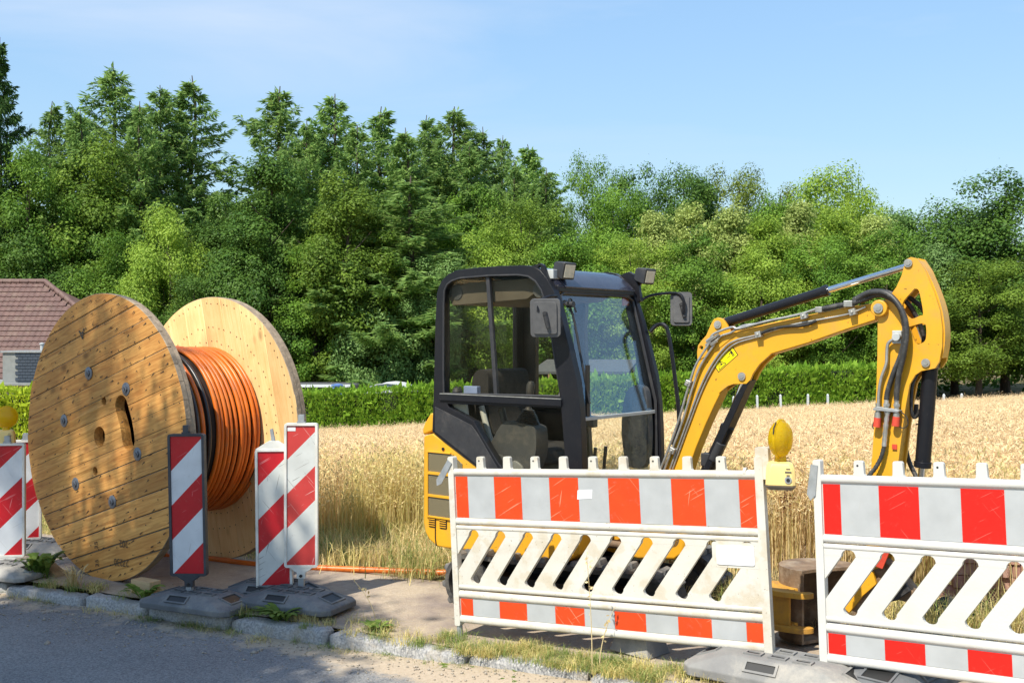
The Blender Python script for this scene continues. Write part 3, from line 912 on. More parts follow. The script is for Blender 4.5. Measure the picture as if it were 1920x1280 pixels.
# kerb: a row of separate granite stones, worn and uneven
kerb = tag(empty('kerb'), kind='structure')
kx = -7.4
ki = 0
while kx < 4.0:
    ln = random.uniform(.5, .98)
    gap = random.uniform(.012, .045)
    nu, nw = 30, 7
    vs, fs = [], []
    tilt = random.uniform(-.018, .018); top = random.uniform(-.02, .012); push = random.uniform(-.022, .022)
    prof = [(.0, -.16), (.002, -.022), (.010, -.006), (.028, .0), (.088, .001), (.110, -.003), (.113, -.16)]
    for i in range(nu + 1):
        t = i / nu
        xx = kx + t * ln * .88
        e = min(t, 1 - t) * nu
        ec = .022 if e < .5 else (.006 if e < 1.5 else 0)
        for n_, z_ in prof:
            px_, py_ = kpos(xx, n_ + push + (ec if n_ < .05 else 0))
            p = Vector((float(px_), float(py_), float(np.clip(rise(xx), 0, .35)) + z_ + top + tilt * (t - .5) * 2 - (ec if z_ > -.05 else 0)))
            q = mnoise.noise_vector(p * 6) * .009 + mnoise.noise_vector(p * 24) * .008 + mnoise.noise_vector(p * 60) * .004
            if z_ < -.1:
                q *= 0
            vs.append(p + q)
    for i in range(nu):
        for j in range(nw - 1):
            a = i * nw + j
            fs.append((a, a + 1, a + nw + 1, a + nw))
    fs += [tuple(range(nw - 1, -1, -1)), tuple(range(nu * nw, nu * nw + nw))]
    fs = [f[::-1] for f in fs]
    mb = MB(); mb.add(vs, fs)
    mb.build('kerb_stone', M['granite'], kerb, smooth=50)
    kx += (ln + gap) * .88
    ki += 1

# loose grit on the road by the kerb and on the pavement
n_g = 2600
gxs = RNG.uniform(-4.6, 2.2, n_g); gns = np.where(RNG.random(n_g) < .6, -np.abs(RNG.normal(0, .28, n_g)) - .01, RNG.uniform(.16, 1.4, n_g))
GX, GY = kpos(gxs, gns)
GZ = np.clip(rise(gxs), 0, .35) + np.where(gns < 0, -.082 + .04 * sstep(-1.6, .3, gxs) + .012 * np.minimum(-gns, 3), .008)
octa = np.array([[1, 0, 0], [0, 1, 0], [-1, 0, 0], [0, -1, 0], [0, 0, .8], [0, 0, -.6]], float)
tri = np.array([[0, 1, 4], [1, 2, 4], [2, 3, 4], [3, 0, 4], [1, 0, 5], [2, 1, 5], [3, 2, 5], [0, 3, 5]])
sz = RNG.gamma(2.0, .0022, n_g) + .002
ang = RNG.uniform(0, 6.28, n_g)
rotm = np.stack([np.cos(ang), -np.sin(ang), np.sin(ang), np.cos(ang)], -1).reshape(-1, 2, 2)
V = octa[None] * sz[:, None, None] * RNG.uniform(.6, 1.3, (n_g, 6, 1))
V[:, :, :2] = np.einsum('nij,nkj->nki', rotm, V[:, :, :2])
V += np.stack([GX, GY, GZ], -1)[:, None]
T = (tri[None] + np.arange(n_g)[:, None, None] * 6).reshape(-1, 3)
grit = link('grit', fastmesh('grit', V.reshape(-1, 3), T, pmat('grit_stone', (.42, .36, .28), (.24, .21, .17), scale=30, rough=.9), nv=3))
tag(grit, 'loose grit and small stones scattered along the kerb', 'grit', kind='stuff')

# ---------------------------------------------------------------- trees
LM = {
    'spruce': leaf_mat('spruce_needles', (0.023, 0.068, 0.019), (0.089, 0.171, 0.040), trans=.2, obj_var=.12),
    'larch': leaf_mat('larch_needles', (0.092, 0.195, 0.050), (0.299, 0.445, 0.121), trans=.42, obj_var=.14),
    'dark': leaf_mat('dark_leaves', (0.033, 0.091, 0.017), (0.131, 0.234, 0.037), trans=.28, obj_var=.12),
    'olive': leaf_mat('olive_leaves', (0.064, 0.125, 0.014), (0.216, 0.325, 0.046), trans=.35, obj_var=.12),
    'mid': leaf_mat('mid_green_leaves', (0.052, 0.137, 0.018), (0.210, 0.353, 0.046), trans=.35, obj_var=.12),
    'bright': leaf_mat('bright_leaves', (0.120, 0.225, 0.024), (0.375, 0.510, 0.078), trans=.4, obj_var=.1),
    'pale': leaf_mat('pale_leaves', (0.215, 0.290, 0.070), (0.500, 0.570, 0.185), trans=.35, obj_var=.1),
    'grey': leaf_mat('grey_green_leaves', (0.074, 0.160, 0.041), (0.262, 0.399, 0.128), trans=.3, obj_var=.1),
    'brown': leaf_mat('brownish_leaves', (0.074, 0.120, 0.017), (0.220, 0.285, 0.046), trans=.3, obj_var=.1),
}


def limbs(mb, H, r0, spread, n, z0f, rnd, straight=False):
    trunk = [Vector((0, 0, -.3))]
    for i in range(1, 8):
        t = i / 7
        trunk.append(Vector((rnd.uniform(-1, 1) * .02 * H * t * (0 if straight else 1), rnd.uniform(-1, 1) * .02 * H * t * (0 if straight else 1), H * .88 * t)))
    mb.tube(trunk, [r0 * (1.25 if i == 0 else 1 - .87 * i / 7) for i in range(8)], n=8)
    for k in range(n):
        t = z0f + (1 - z0f) * .85 * k / n
        z = H * .88 * t
        a = k * 2.4 + rnd.uniform(-.4, .4)
        L = spread * (1 - .55 * t) * rnd.uniform(.7, 1.1)
        base = trunk[min(7, int(t * 7))].copy(); base.z = z
        p = [base]
        for j in range(1, 5):
            u = j / 4
            p.append(base + Vector((math.cos(a + .2 * u) * L * u, math.sin(a + .2 * u) * L * u, L * (.55 * u + .25 * u * u))))
        rr = r0 * (1 - .8 * t) * .5
        mb.tube(p, [rr * (1 - .85 * j / 4) for j in range(5)], n=5)


def broadleaf(seed, H=12., rx=4., zlow=.12, nclump=95, nleaf=26000, L=.2, point=0.0, clump=.27, droop=.2):
    """crown of leaf clumps + trunk mesh, at natural size"""
    rng = np.random.default_rng(seed); rnd = random.Random(seed)
    zc = H * (zlow + (1 - zlow) * .5); rz = H * (1 - zlow) * .5
    C = []
    while len(C) < nclump:
        d = rng.normal(size=3); d /= np.linalg.norm(d)
        nz = mnoise.noise(Vector(d * 1.6) + Vector((seed * 3.1, 0, 0)))
        r = (.35 + .65 * rng.random() ** .45) * (1 + .3 * nz)
        p = d * r
        taper = 1 - point * max(0, p[2]) * .75
        C.append((p[0] * rx * taper * .86, p[1] * rx * taper * .86, zc + p[2] * rz * .9))
    C = np.array(C)
    cr_ = rx * clump * rng.uniform(.5, 1.15, nclump)
    w = cr_ ** 2; w /= w.sum()
    ci = rng.choice(nclump, nleaf, p=w)
    g = rng.normal(size=(nleaf, 3)); g = unit(g) * (rng.random((nleaf, 1)) ** .45)
    P = C[ci] + g * cr_[ci][:, None] * np.array([1.0, 1.0, .72])
    # twiggy sprays poking out of the outline
    k = nleaf // 9
    sp = rng.choice(nleaf, k, replace=False)
    outv = unit(P[sp] - np.array([0, 0, zc * .8]))
    P[sp] += outv * rng.random((k, 1)) ** 2 * rx * .09
    P = P[P[:, 2] > .25]
    n = len(P)
    out = unit(P - np.array([0, 0, zc * .75])) * .35 + unit(g[:n]) * .55
    N = unit(out * 1.3 + np.array([-.15, -.25, .55]) * 0 + np.array([0, 0, .5]) + rng.normal(size=(n, 3)) * .36)
    D = np.cross(N, rng.normal(size=(n, 3))); D[:, 2] -= droop
    Ls = L * rng.uniform(.65, 1.3, n)
    V, Q = leaf_quads(P, D, N, Ls, Ls * rng.uniform(.5, .75, n))
    ct = rng.random(nclump)
    tint = np.clip(.55 * rng.random(n) + .45 * ct[ci[:n]], 0, 1)
    crown = fastmesh('crown', V, Q, LM['mid'], tint)
    mb = MB(); limbs(mb, H, .028 * H * .55 + .03, rx * .9, 14, .2, rnd)
    tm = mb.build('trunk', M['bark'])
    me = tm.data; bpy.data.objects.remove(tm)
    return crown, me


def conifer(seed, H=18., rx=3.2, nb=120, droop=.15, up=.3, blade=.34, dens=1.0, bare=0.0, top_dense=True):
    """larch or spruce: branches in loose whorls, hung with needle sprays"""
    rng = np.random.default_rng(seed); rnd = random.Random(seed)
    Ps, Ds, Ns, Ls = [], [], [], []
    mb = MB()
    tr = [Vector((.02 * H * mnoise.noise(Vector((seed, i * .4, 0))), .02 * H * mnoise.noise(Vector((0, i * .4, seed))), H * i / 10 - (.3 if i == 0 else 0))) for i in range(11)]
    mb.tube(tr, [.016 * H * (1 - .97 * i / 10) + .012 for i in range(11)], n=7)
    for k in range(nb):
        t = .08 + .9 * (k + rng.random()) / nb
        z = H * t
        prof = min(1.0, 1.55 * (1 - t) ** .95) * (1.0 - .2 * math.sin(t * 17 + seed)) + .02
        Lb = rx * prof * rng.uniform(.6, 1.25)
        a = rng.uniform(0, 2 * math.pi)
        base = np.array([0, 0, z])
        ns = max(4, int(Lb / .28))
        u = np.linspace(0, 1, ns + 1)
        el = up * (1 if t > .7 else .3 + t * .7)
        pz = Lb * (el * u - droop * 1.6 * u * (1 - t) + .22 * u ** 3)
        bp = base + np.stack([np.cos(a + .15 * u) * Lb * u, np.sin(a + .15 * u) * Lb * u, pz], -1)
        mb.tube([Vector(p) for p in bp[::max(1, ns // 4)]], [.012 * (1 + Lb * .4) * (1 - .8 * i / max(1, len(bp[::max(1, ns // 4)]))) for i in range(len(bp[::max(1, ns // 4)]))], n=4, caps=False)
        # side twigs with needles
        m = int(ns * (7 + 5.5 * Lb) * dens)
        uu = rng.random(m) ** .7
        uu = np.maximum(uu, .12)
        idx = np.minimum((uu * ns).astype(int), ns - 1)
        fr = uu * ns - idx
        P = bp[idx] * (1 - fr[:, None]) + bp[idx + 1] * fr[:, None]
        side = rng.normal(size=(m, 3)); side[:, 2] = side[:, 2] * .35 - .35
        tw = .38 * (1.15 - uu) * (.5 + Lb * .28)
        P = P + unit(side) * (rng.random(m) * tw)[:, None]
        along = np.array([math.cos(a), math.sin(a), .05])
        D = along * .7 + unit(side) * .6 + rng.normal(size=(m, 3)) * .35
        D[:, 2] -= .15
        Ps.append(P); Ds.append(D); Ns.append(rng.normal(size=(m, 3)) * .6 + np.array([0, 0, .8])); Ls.append(blade * rng.uniform(.5, 1.25, m))
    P = np.concatenate(Ps); D = np.concatenate(Ds); N = np.concatenate(Ns); L = np.concatenate(Ls)
    V, Q = leaf_quads(P, D, N, L, L * .27, kite=.5)
    crown = fastmesh('crown', V, Q, LM['larch'], RNG.random(len(P)))
    tm = mb.build('trunk', M['bark']); me = tm.data; bpy.data.objects.remove(tm)
    return crown, me


PROTO = {
    'round0': broadleaf(1, 12, 4.2, .10, 120, 49300, 0.156),
    'round1': broadleaf(2, 12, 4.0, .08, 130, 49300, 0.139, clump=.24),
    'round2': broadleaf(3, 12, 4.4, .12, 90, 43500, 0.172, clump=.31),
    'tall0': broadleaf(4, 15, 3.6, .12, 130, 49300, 0.156, point=.5, clump=.27),
    'tall1': broadleaf(5, 15, 3.8, .10, 120, 46400, 0.164, point=.25, clump=.3),
    'point0': broadleaf(6, 10, 2.4, .04, 110, 34800, 0.139, point=.95, clump=.3, droop=.4),
    'point1': broadleaf(7, 10, 2.2, .04, 100, 31900, 0.131, point=.85, clump=.33, droop=.4),
    'bush0': broadleaf(8, 6, 3.2, .0, 100, 37700, 0.123, clump=.26),
    'bush1': broadleaf(9, 6, 3.0, .0, 90, 34800, 0.131, clump=.3, droop=.5),
    'larch0': conifer(21, 18, 4.2, 210, droop=.12, up=.35, dens=1.3),
    'larch1': conifer(22, 18, 3.7, 210, droop=.18, up=.25, dens=1.4),
    'larch2': conifer(23, 18, 4.6, 210, droop=.08, up=.45, dens=1.2),
    'spruce0': conifer(24, 18, 3.6, 200, droop=.3, up=.15, blade=.36, dens=1.6),
}
PH = {'round0': (12, 4.2), 'round1': (12, 4.0), 'round2': (12, 4.4), 'tall0': (15, 3.6), 'tall1': (15, 3.8), 'point0': (10, 2.4), 'point1': (10, 2.2),
      'bush0': (6, 3.2), 'bush1': (6, 3.0), 'larch0': (18, 4.2), 'larch1': (18, 3.7), 'larch2': (18, 4.6), 'spruce0': (18, 3.6)}


def plant_tree(name, kind, x, y, top, half, mat, label, cat='tree', group='trees of the wood behind the field', z=None, rz=None, lean=0):
    H0, r0 = PH[kind]
    g = gza(x, y) if z is None else z
    o = empty(name, (x, y, g - .1), random.uniform(0, 6.28) if rz is None else rz)
    sz_ = (top - g + .1) / H0; sx_ = half / r0
    o.scale = (sx_, sx_, sz_)
    if lean: o.rotation_euler[1] = lean
    cm, tm = PROTO[kind]
    c = link('crown', cm, o); c.material_slots[0].link = 'OBJECT'; c.material_slots[0].material = LM[mat]
    link('trunk', tm, o)
    tag(o, label, cat, group)
    return o


TREES = [
    # name, kind, x, y, height of the top, half width, material, label
    ('spruce_tree', 'spruce0', -26.88, 56, 17.52, 2.66, 'spruce', 'dark spruce at the left edge, the tallest tree in view'),
    ('larch_tree', 'larch1', -26.72, 62, 15.48, 3.69, 'larch', 'low larch top between the edge spruce and the tall larch'),
    ('larch_tree', 'larch2', -23.94, 64, 18.10, 6.82, 'larch', 'feathery larch with open crown above the left reel flange'),
    ('larch_tree', 'larch0', -20.13, 61, 16.18, 4.64, 'larch', 'larch just left of the sky gap, shorter of the close pair'),
    ('larch_tree', 'larch1', -18.90, 63, 17.21, 5.10, 'larch', 'larch bordering the sky gap, taller of the close pair'),
    ('larch_tree', 'larch2', -13.70, 63, 16.58, 6.99, 'larch', 'wide larch just right of the sky gap'),
    ('larch_tree', 'larch0', -10.29, 62, 15.91, 5.27, 'larch', 'larch rising behind the olive tree above the far reel flange'),
    ('larch_tree', 'larch1', -7.35, 60, 14.74, 4.86, 'larch', 'larch whose top stands between two taller ones above the field'),
    ('larch_tree', 'larch0', -5.12, 64, 15.09, 4.58, 'larch', 'slim larch behind, left neighbour of the twin topped larch'),
    ('larch_tree', 'larch2', -3.24, 60, 14.74, 5.61, 'larch', 'broad twin topped larch up and left of the excavator cab'),
    ('larch_tree', 'larch1', -1.68, 61, 13.80, 3.63, 'larch', 'larch directly above the rear of the cab roof'),
    ('larch_tree', 'larch0', -0.56, 66, 14.25, 3.07, 'larch', 'small far larch with narrow spire above the cab'),
    ('larch_tree', 'larch2', 0.96, 60, 12.28, 3.06, 'larch', 'short larch beside the leaning one above the cab'),
    ('larch_tree', 'larch1', 2.61, 58, 12.40, 3.71, 'larch', 'leaning larch, last conifer toward the right'),
    ('oak_tree', 'round1', 4.71, 62, 12.63, 2.64, 'mid', 'ragged topped tree next to the last leaning larch'),
    ('oak_tree', 'round0', 7.05, 60, 11.59, 2.85, 'dark', 'dark round tree on the skyline above the windscreen'),
    ('oak_tree', 'round2', 9.70, 61, 12.33, 2.90, 'dark', 'dark tree with the highest top right of the cab'),
    ('beech_tree', 'round1', 13.17, 62, 12.07, 3.25, 'brown', 'brownish tree on the skyline above the boom'),
    ('beech_tree', 'tall1', 15.81, 63, 11.86, 2.52, 'brown', 'narrow brownish tree left of the bright green skyline tree'),
    ('maple_tree', 'round2', 17.85, 60, 12.04, 3.75, 'bright', 'bright green tree on the skyline, last before the right gap'),
    ('birch_tree', 'point0', 7.16, 54, 8.59, 2.51, 'pale', 'pale pointed birch nearest the cab light'),
    ('birch_tree', 'point1', 9.35, 55, 9.43, 2.42, 'pale', 'tallest pale pointed birch below the dark skyline trees'),
    ('birch_tree', 'point0', 11.12, 54, 8.86, 2.51, 'pale', 'pale pointed birch above the middle of the boom'),
    ('birch_tree', 'point1', 12.72, 53, 8.46, 2.33, 'bright', 'greener pointed birch above the bend of the boom'),
    ('birch_tree', 'point0', 14.77, 55, 9.27, 2.56, 'pale', 'pale birch under the bright green skyline tree'),
    ('birch_tree', 'point1', 16.03, 53, 8.57, 2.46, 'bright', 'pointed birch left of the arm top'),
    ('birch_tree', 'point0', 18.36, 54, 8.37, 2.67, 'pale', 'pale birch directly behind the arm top'),
    ('birch_tree', 'point1', 20.35, 55, 8.99, 2.56, 'grey', 'grey green pointed tree at the low skyline gap on the right'),
    ('oak_tree', 'round0', 24.05, 52, 9.95, 4.55, 'dark', 'big dark oak at the right edge'),
    ('hornbeam_tree', 'round1', -24.89, 55, 11.96, 3.58, 'mid', 'mid green tree under the edge spruce'),
    ('beech_tree', 'round1', -22.33, 58, 13.21, 4.79, 'olive', 'olive beech with dense dome above the left reel flange'),
    ('maple_tree', 'round2', -16.63, 51.8, 8.78, 2.72, 'bright', 'light green maple above the gap between the reel flanges'),
    ('beech_tree', 'tall1', -14.31, 53, 9.79, 2.65, 'dark', 'dark tree below the sky gap'),
    ('beech_tree', 'tall0', -11.47, 51, 10.97, 3.19, 'dark', 'dark tall beech behind the far reel flange'),
    ('beech_tree', 'tall1', -7.88, 50, 10.39, 3.25, 'olive', 'olive yellow beech between the reel and the cab'),
    ('fir_tree', 'larch1', -4.84, 51, 9.49, 5.66, 'larch', 'blue green fir with drooping branches left of the cab'),
    ('beech_tree', 'round0', -2.20, 55, 9.68, 3.02, 'mid', 'green tree behind the cab below the twin topped larch'),
    ('beech_tree', 'round1', 0.38, 51, 8.78, 3.06, 'olive', 'olive tree directly above the cab roof'),
    ('hazel_tree', 'round2', -23.59, 53, 7.54, 3.45, 'dark', 'dark tree over the house roof'),
    ('hazel_tree', 'round0', -19.74, 53, 7.14, 3.18, 'mid', 'green tree right behind the left reel flange'),
    ('hazel_tree', 'round1', -14.67, 49.3, 5.04, 2.46, 'dark', 'low dark tree between the two reel flanges'),
    ('hazel_tree', 'round2', -11.95, 49.8, 7.07, 2.74, 'dark', 'dark tree directly behind the far reel flange'),
    ('hazel_tree', 'tall0', -9.21, 49.8, 6.82, 2.49, 'mid', 'green tree just right of the far reel flange'),
    ('willow_bush', 'bush1', -5.67, 49.3, 3.94, 2.83, 'grey', 'grey green willow bush above the hedge, left of the cab'),
    ('hazel_tree', 'round1', -3.45, 49.3, 5.78, 2.34, 'grey', 'grey green tree at the rear edge of the cab'),
    ('hazel_tree', 'round0', -0.75, 49.8, 7.07, 2.61, 'bright', 'bright tree behind the cab side window'),
    ('hazel_tree', 'round2', 2.49, 49.8, 7.07, 2.86, 'mid', 'tree behind the cab roof light'),
    ('hazel_tree', 'round1', 5.42, 49.3, 6.65, 2.71, 'bright', 'tree behind the windscreen'),
    ('hazel_tree', 'round0', 8.38, 49.3, 6.52, 2.71, 'mid', 'tree behind the right mirror'),
    ('hazel_tree', 'round2', 11.58, 49.8, 6.45, 2.74, 'bright', 'tree behind the boom above the hedge'),
    ('hazel_tree', 'round1', 14.57, 49.8, 6.82, 2.86, 'mid', 'tree behind the chrome cylinder rod'),
    ('hazel_tree', 'round0', 17.25, 49.3, 7.02, 2.83, 'mid', 'tree behind the yellow arm'),
    ('hornbeam_tree', 'round2', 19.94, 50.8, 6.67, 2.54, 'grey', 'grey green tree between the arm and the oak'),
    ('hornbeam_tree', 'round1', 21.13, 48.3, 5.51, 3.26, 'olive', 'yellow green tree in front of the big dark oak'),
    ('hornbeam_tree', 'bush0', 24.40, 48.8, 4.52, 2.68, 'dark', 'dark bush cut by the right edge below the oak'),
    ('larch_tree', 'larch0', -23.49, 58, 14.16, 3.77, 'larch', 'larch filling the skyline left of the open crowned larch'),
    ('larch_tree', 'larch1', -20.24, 58, 14.60, 3.48, 'larch', 'larch in front of and between the two larches left of the sky gap'),
    ('larch_tree', 'larch2', -10.97, 57, 13.38, 3.99, 'larch', 'full larch low between the wide larch and its right neighbour'),
    ('larch_tree', 'larch0', -8.26, 57, 13.10, 3.71, 'larch', 'full larch in front, below the third top right of the sky gap'),
    ('larch_tree', 'larch1', -5.70, 57, 12.96, 3.71, 'larch', 'full larch in front, left of the twin topped larch'),
    ('larch_tree', 'larch0', -2.24, 56, 11.78, 3.64, 'larch', 'full larch below the twin topped larch above the cab'),
    ('larch_tree', 'larch2', 0.14, 55, 10.78, 3.02, 'larch', 'full low larch above the cab roof lights'),
    ('larch_tree', 'larch1', 1.79, 55, 10.50, 2.75, 'larch', 'full low larch beside the leaning one'),
    ('oak_tree', 'round1', 5.42, 57, 10.25, 3.14, 'mid', 'green tree just below the ragged topped one'),
    ('oak_tree', 'round0', 10.26, 57, 10.53, 3.42, 'dark', 'dark tree between the highest dark top and the brownish one'),
    ('oak_tree', 'round2', 14.54, 57, 9.96, 3.42, 'mid', 'green tree below the narrow brownish one'),
    ('oak_tree', 'round1', 18.24, 57, 9.82, 3.14, 'bright', 'light green shoulder right of the bright skyline tree'),
    ('oak_tree', 'round2', 22.41, 54, 9.29, 3.87, 'dark', 'dark shoulder of foliage left of the big oak'),
]
for nm, kd, x_, Y_, z_, hw_, mt, lb in TREES:
    plant_tree(nm, kd, x_, Y_, z_, hw_, mt, lb, 'bush' if 'bush' in nm else 'tree', lean=(R(7) if 'leaning larch,' in lb else 0))

# understorey of the wood: one mass of leaves in the dark behind the front row
n_u = 60000
U = np.stack([RNG.uniform(-46, 56, n_u), RNG.uniform(53, 69, n_u), RNG.uniform(0, 1, n_u) ** 1.2 * 7.5], -1)
U[:, 2] += gz(U[:, 0], U[:, 1])
V, Q = leaf_quads(U, RNG.normal(size=(n_u, 3)), RNG.normal(size=(n_u, 3)) + np.array([0, -.3, .6]), RNG.uniform(.22, .4, n_u), RNG.uniform(.14, .24, n_u))
us = link('understorey', fastmesh('understorey', V, Q, LM['dark'], RNG.random(n_u)))
tag(us, 'dense undergrowth filling the wood between the trunks', 'undergrowth', kind='stuff')

# the street tree beside the camera whose boughs shade the road and the reel
def bough(rng, c, ra, rp, rz, n, ncl, L, cl):
    """leaf clumps in a bough: c centre, ra along the sun's path, rp across it, rz height"""
    u = np.array([.616, .788, 0]); v = np.array([.788, -.616, 0])
    k = rng.normal(size=(ncl, 3)); k = unit(k) * rng.random((ncl, 1)) ** .4
    C = np.array(c) + k[:, :1] * ra * u + k[:, 1:2] * rp * v + k[:, 2:] * np.array([0, 0, rz])
    ci = rng.integers(0, ncl, n)
    return C[ci] + rng.normal(size=(n, 3)) * cl
rs = np.random.default_rng(31)
P = np.concatenate([bough(rs, (-6.05, 2.35, 8.0), 1.0, 1.75, .6, 21000, 100, .1, .2), bough(rs, (-8.97, .68, 14.0), .9, 1.4, .8, 2300, 22, .1, .17),
                    bough(rs, (-9.6, -1.4, 10), 2.0, 2.2, 2.4, 9000, 90, .1, .35)])
n_ = len(P)
V, Q = leaf_quads(P, rs.normal(size=(n_, 3)), rs.normal(size=(n_, 3)) * .7 + np.array([0, 0, .8]), rs.uniform(.09, .15, n_), rs.uniform(.06, .1, n_))
sh = empty('street_tree', (-8.3, -.4, 0))
V = V - np.array([-8.3, -.4, 0])
link('crown', fastmesh('crown', V, Q, LM['mid'], rs.random(n_)), sh)
mb = MB(); mb.tube([(0, 0, -.3), (.05, 0, 2), (.1, .1, 4), (.2, .3, 7), (.3, .5, 10)], [.24, .2, .17, .12, .04], n=10)
for e, z0 in (((2.0, 3.2, 8.0), 4.4), ((3.4, 1.9, 8.0), 4.2), ((-.7, 1.1, 14.0), 8.4), ((.3, 1.8, 13.8), 7.8), ((-1.5, 1.5, 8.5), 5.5), ((1.0, -1.6, 8.8), 5.8)):
    b0 = Vector((.1, .1, z0)); e = Vector(e)
    mb.tube([b0.lerp(e, t) + Vector((0, 0, .5 * math.sin(t * 3.14))) for t in (0, .25, .5, .75, 1)], [.09, .07, .05, .035, .015], n=6)
mb.build('trunk', M['bark'], sh)
tag(sh, 'leafy street tree left of the camera, shading road and reel', 'tree', 'street trees')

# ---------------------------------------------------------------- hedges
def hedge(name, p0, p1, thick, z0, top0, top1, mat, label, n, seed, spray=.13):
    rng = np.random.default_rng(seed)
    p0, p1 = np.array(p0, float), np.array(p1, float)
    d = p1 - p0; Ln = np.linalg.norm(d); d /= Ln; nrm = np.array([d[1], -d[0]])    # towards the camera
    o = empty(name, (*((p0 + p1) / 2), 0))
    mid = (p0 + p1) / 2
    u = rng.random(n); face = rng.random(n)
    tall = np.interp(u, [0, 1], [top0, top1])
    bot = np.interp(u, [0, 1], z0)
    front = face < .72
    bump = .09 * np.sin(u * Ln * 2.1 + 1) * np.sin(u * Ln * 5.3) + .05 * rng.normal(size=n)
    off = np.where(front, thick / 2 + bump, rng.uniform(-.5, .5, n) * thick)
    zz = np.where(front, bot + (tall - bot) * rng.random(n), tall + bump * .6)
    P = np.stack([p0[0] + d[0] * u * Ln + nrm[0] * off - mid[0], p0[1] + d[1] * u * Ln + nrm[1] * off - mid[1], zz], -1)
    n3 = np.where(front[:, None], np.array([nrm[0], nrm[1], .25]), np.array([0, 0, 1.]))
    D = n3 * .45 + np.array([0, 0, .75]) + rng.normal(size=(n, 3)) * .4
    N = n3 + rng.normal(size=(n, 3)) * .5
    L = spray * rng.uniform(.6, 1.5, n) * np.where(rng.random(n) < .03, 2.2, 1)
    gapk = np.array([mnoise.noise(Vector((q[0] * .9, q[2] * 1.3, seed))) for q in P])
    L = L * np.where(gapk < -.33, .55, 1.0)
    V, Q = leaf_quads(P, D, N, L, L * .45)
    f = link('foliage', fastmesh('foliage', V, Q, mat, rng.random(n)), o)
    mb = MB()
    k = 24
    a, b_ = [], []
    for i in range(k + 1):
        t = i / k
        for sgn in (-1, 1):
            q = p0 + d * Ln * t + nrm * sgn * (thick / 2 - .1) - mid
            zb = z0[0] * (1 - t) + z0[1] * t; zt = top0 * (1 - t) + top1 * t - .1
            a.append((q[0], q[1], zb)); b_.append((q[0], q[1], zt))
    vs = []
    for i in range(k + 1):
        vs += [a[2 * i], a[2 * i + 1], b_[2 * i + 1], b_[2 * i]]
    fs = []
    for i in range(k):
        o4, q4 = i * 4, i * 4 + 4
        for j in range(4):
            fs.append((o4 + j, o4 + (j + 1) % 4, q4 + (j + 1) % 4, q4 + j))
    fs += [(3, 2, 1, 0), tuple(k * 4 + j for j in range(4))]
    mb.add(vs, fs); mb.build('branches', pmat(name + '_inner', (.02, .03, .008), (.012, .018, .006), rough=.95), o, smooth=0)  # solid dark core, no real branches; inner shade is put into its colour
    tag(o, label, 'hedge')
    return o


LM['thuja'] = leaf_mat('hedge_leaves', (0.12, 0.25, 0.02), (0.29, 0.46, 0.05), trans=.35, obj_var=0)
LM['thujay'] = leaf_mat('yellow_hedge_leaves', (0.276, 0.380, 0.022), (0.552, 0.660, 0.058), trans=.35, obj_var=0)
hedge('hedge', (-9.2, 41), (14.3, 41.3), 1.3, (-2.75, -1.6), -.46, .64, LM['thuja'], 'long clipped green hedge along the far edge of the field', 52000, 5)
hedge('hedge', (-16.5, 31), (-12.6, 30.5), 1.1, (-2.4, -2.2), .22, .28, LM['thujay'], 'yellow green hedge in front of the house, left of the reel', 9000, 6, .12)
plant_tree('garden_bush', 'bush0', -18.6, 37.5, .55, .9, 'mid', 'small garden bush by the flat roof in front of the house', 'bush', 'garden bushes')

# ---------------------------------------------------------------- stakes along the hedge
for i, (x_, z_) in enumerate(((8.01, -0.38), (8.97, -0.34), (9.84, -0.32), (10.78, -0.30), (11.53, -0.30), (15.72, -0.30), (16.34, -0.28))):
    Y_ = 38.9
    g = gza(x_, Y_)
    mb = MB(); mb.box(-.035, .035, -.035, .035, -.2, z_ - g); mb.add([(-.035, -.035, z_ - g), (.035, -.035, z_ - g), (.035, .035, z_ - g), (-.035, .035, z_ - g), (0, 0, z_ - g + .05)], [(0, 1, 4), (1, 2, 4), (2, 3, 4), (3, 0, 4)])
    o = mb.build('field_stake', M['stake'], smooth=0); o.location = (x_, Y_, g)
    o.rotation_euler = (random.uniform(-.04, .04), random.uniform(-.06, .06), 0)
    tag(o, ('pale stake in front of the hedge, number %s from the boom cylinder toward the arm' % ('one', 'two', 'three', 'four', 'five')[i]) if i < 5 else
        ('pale stake right of the arm, nearer the black cylinder', 'pale stake right of the arm, farther from the black cylinder')[i - 5], 'stake', 'stakes along the field edge')

# ---------------------------------------------------------------- house and sheds
hs = empty('house', (-28, 48, -3.4))
hx, hy, hz0 = -28, 48, -3.4
ev, rg = -.14, 4.24
mb = MB(); mb.box(-42 - hx, -15.2 - hx, 45 - hy, 54 - hy, 0, ev - hz0 + .1)
mb.build('wall', M['render'], hs, smooth=0)
A = Vector((-44 - hx, 44 - hy, ev - hz0)); B = Vector((-14 - hx, 44 - hy, ev - hz0)); Cc = Vector((-21 - hx, 0, rg - hz0)); Dd = Vector((-44 - hx, 0, rg - hz0))
mb = MB(); E_ = Vector((-14 - hx, 54 - hy, ev - hz0)); F_ = Vector((-44 - hx, 54 - hy, ev - hz0))
dn = Vector((0, 0, -.12))
mb.add([A, B, Cc, Dd, E_, F_], [(0, 1, 2, 3), (1, 4, 2), (3, 2, 4, 5)])
roof = mb.build('roof', M['rooftile'], hs, smooth=0)
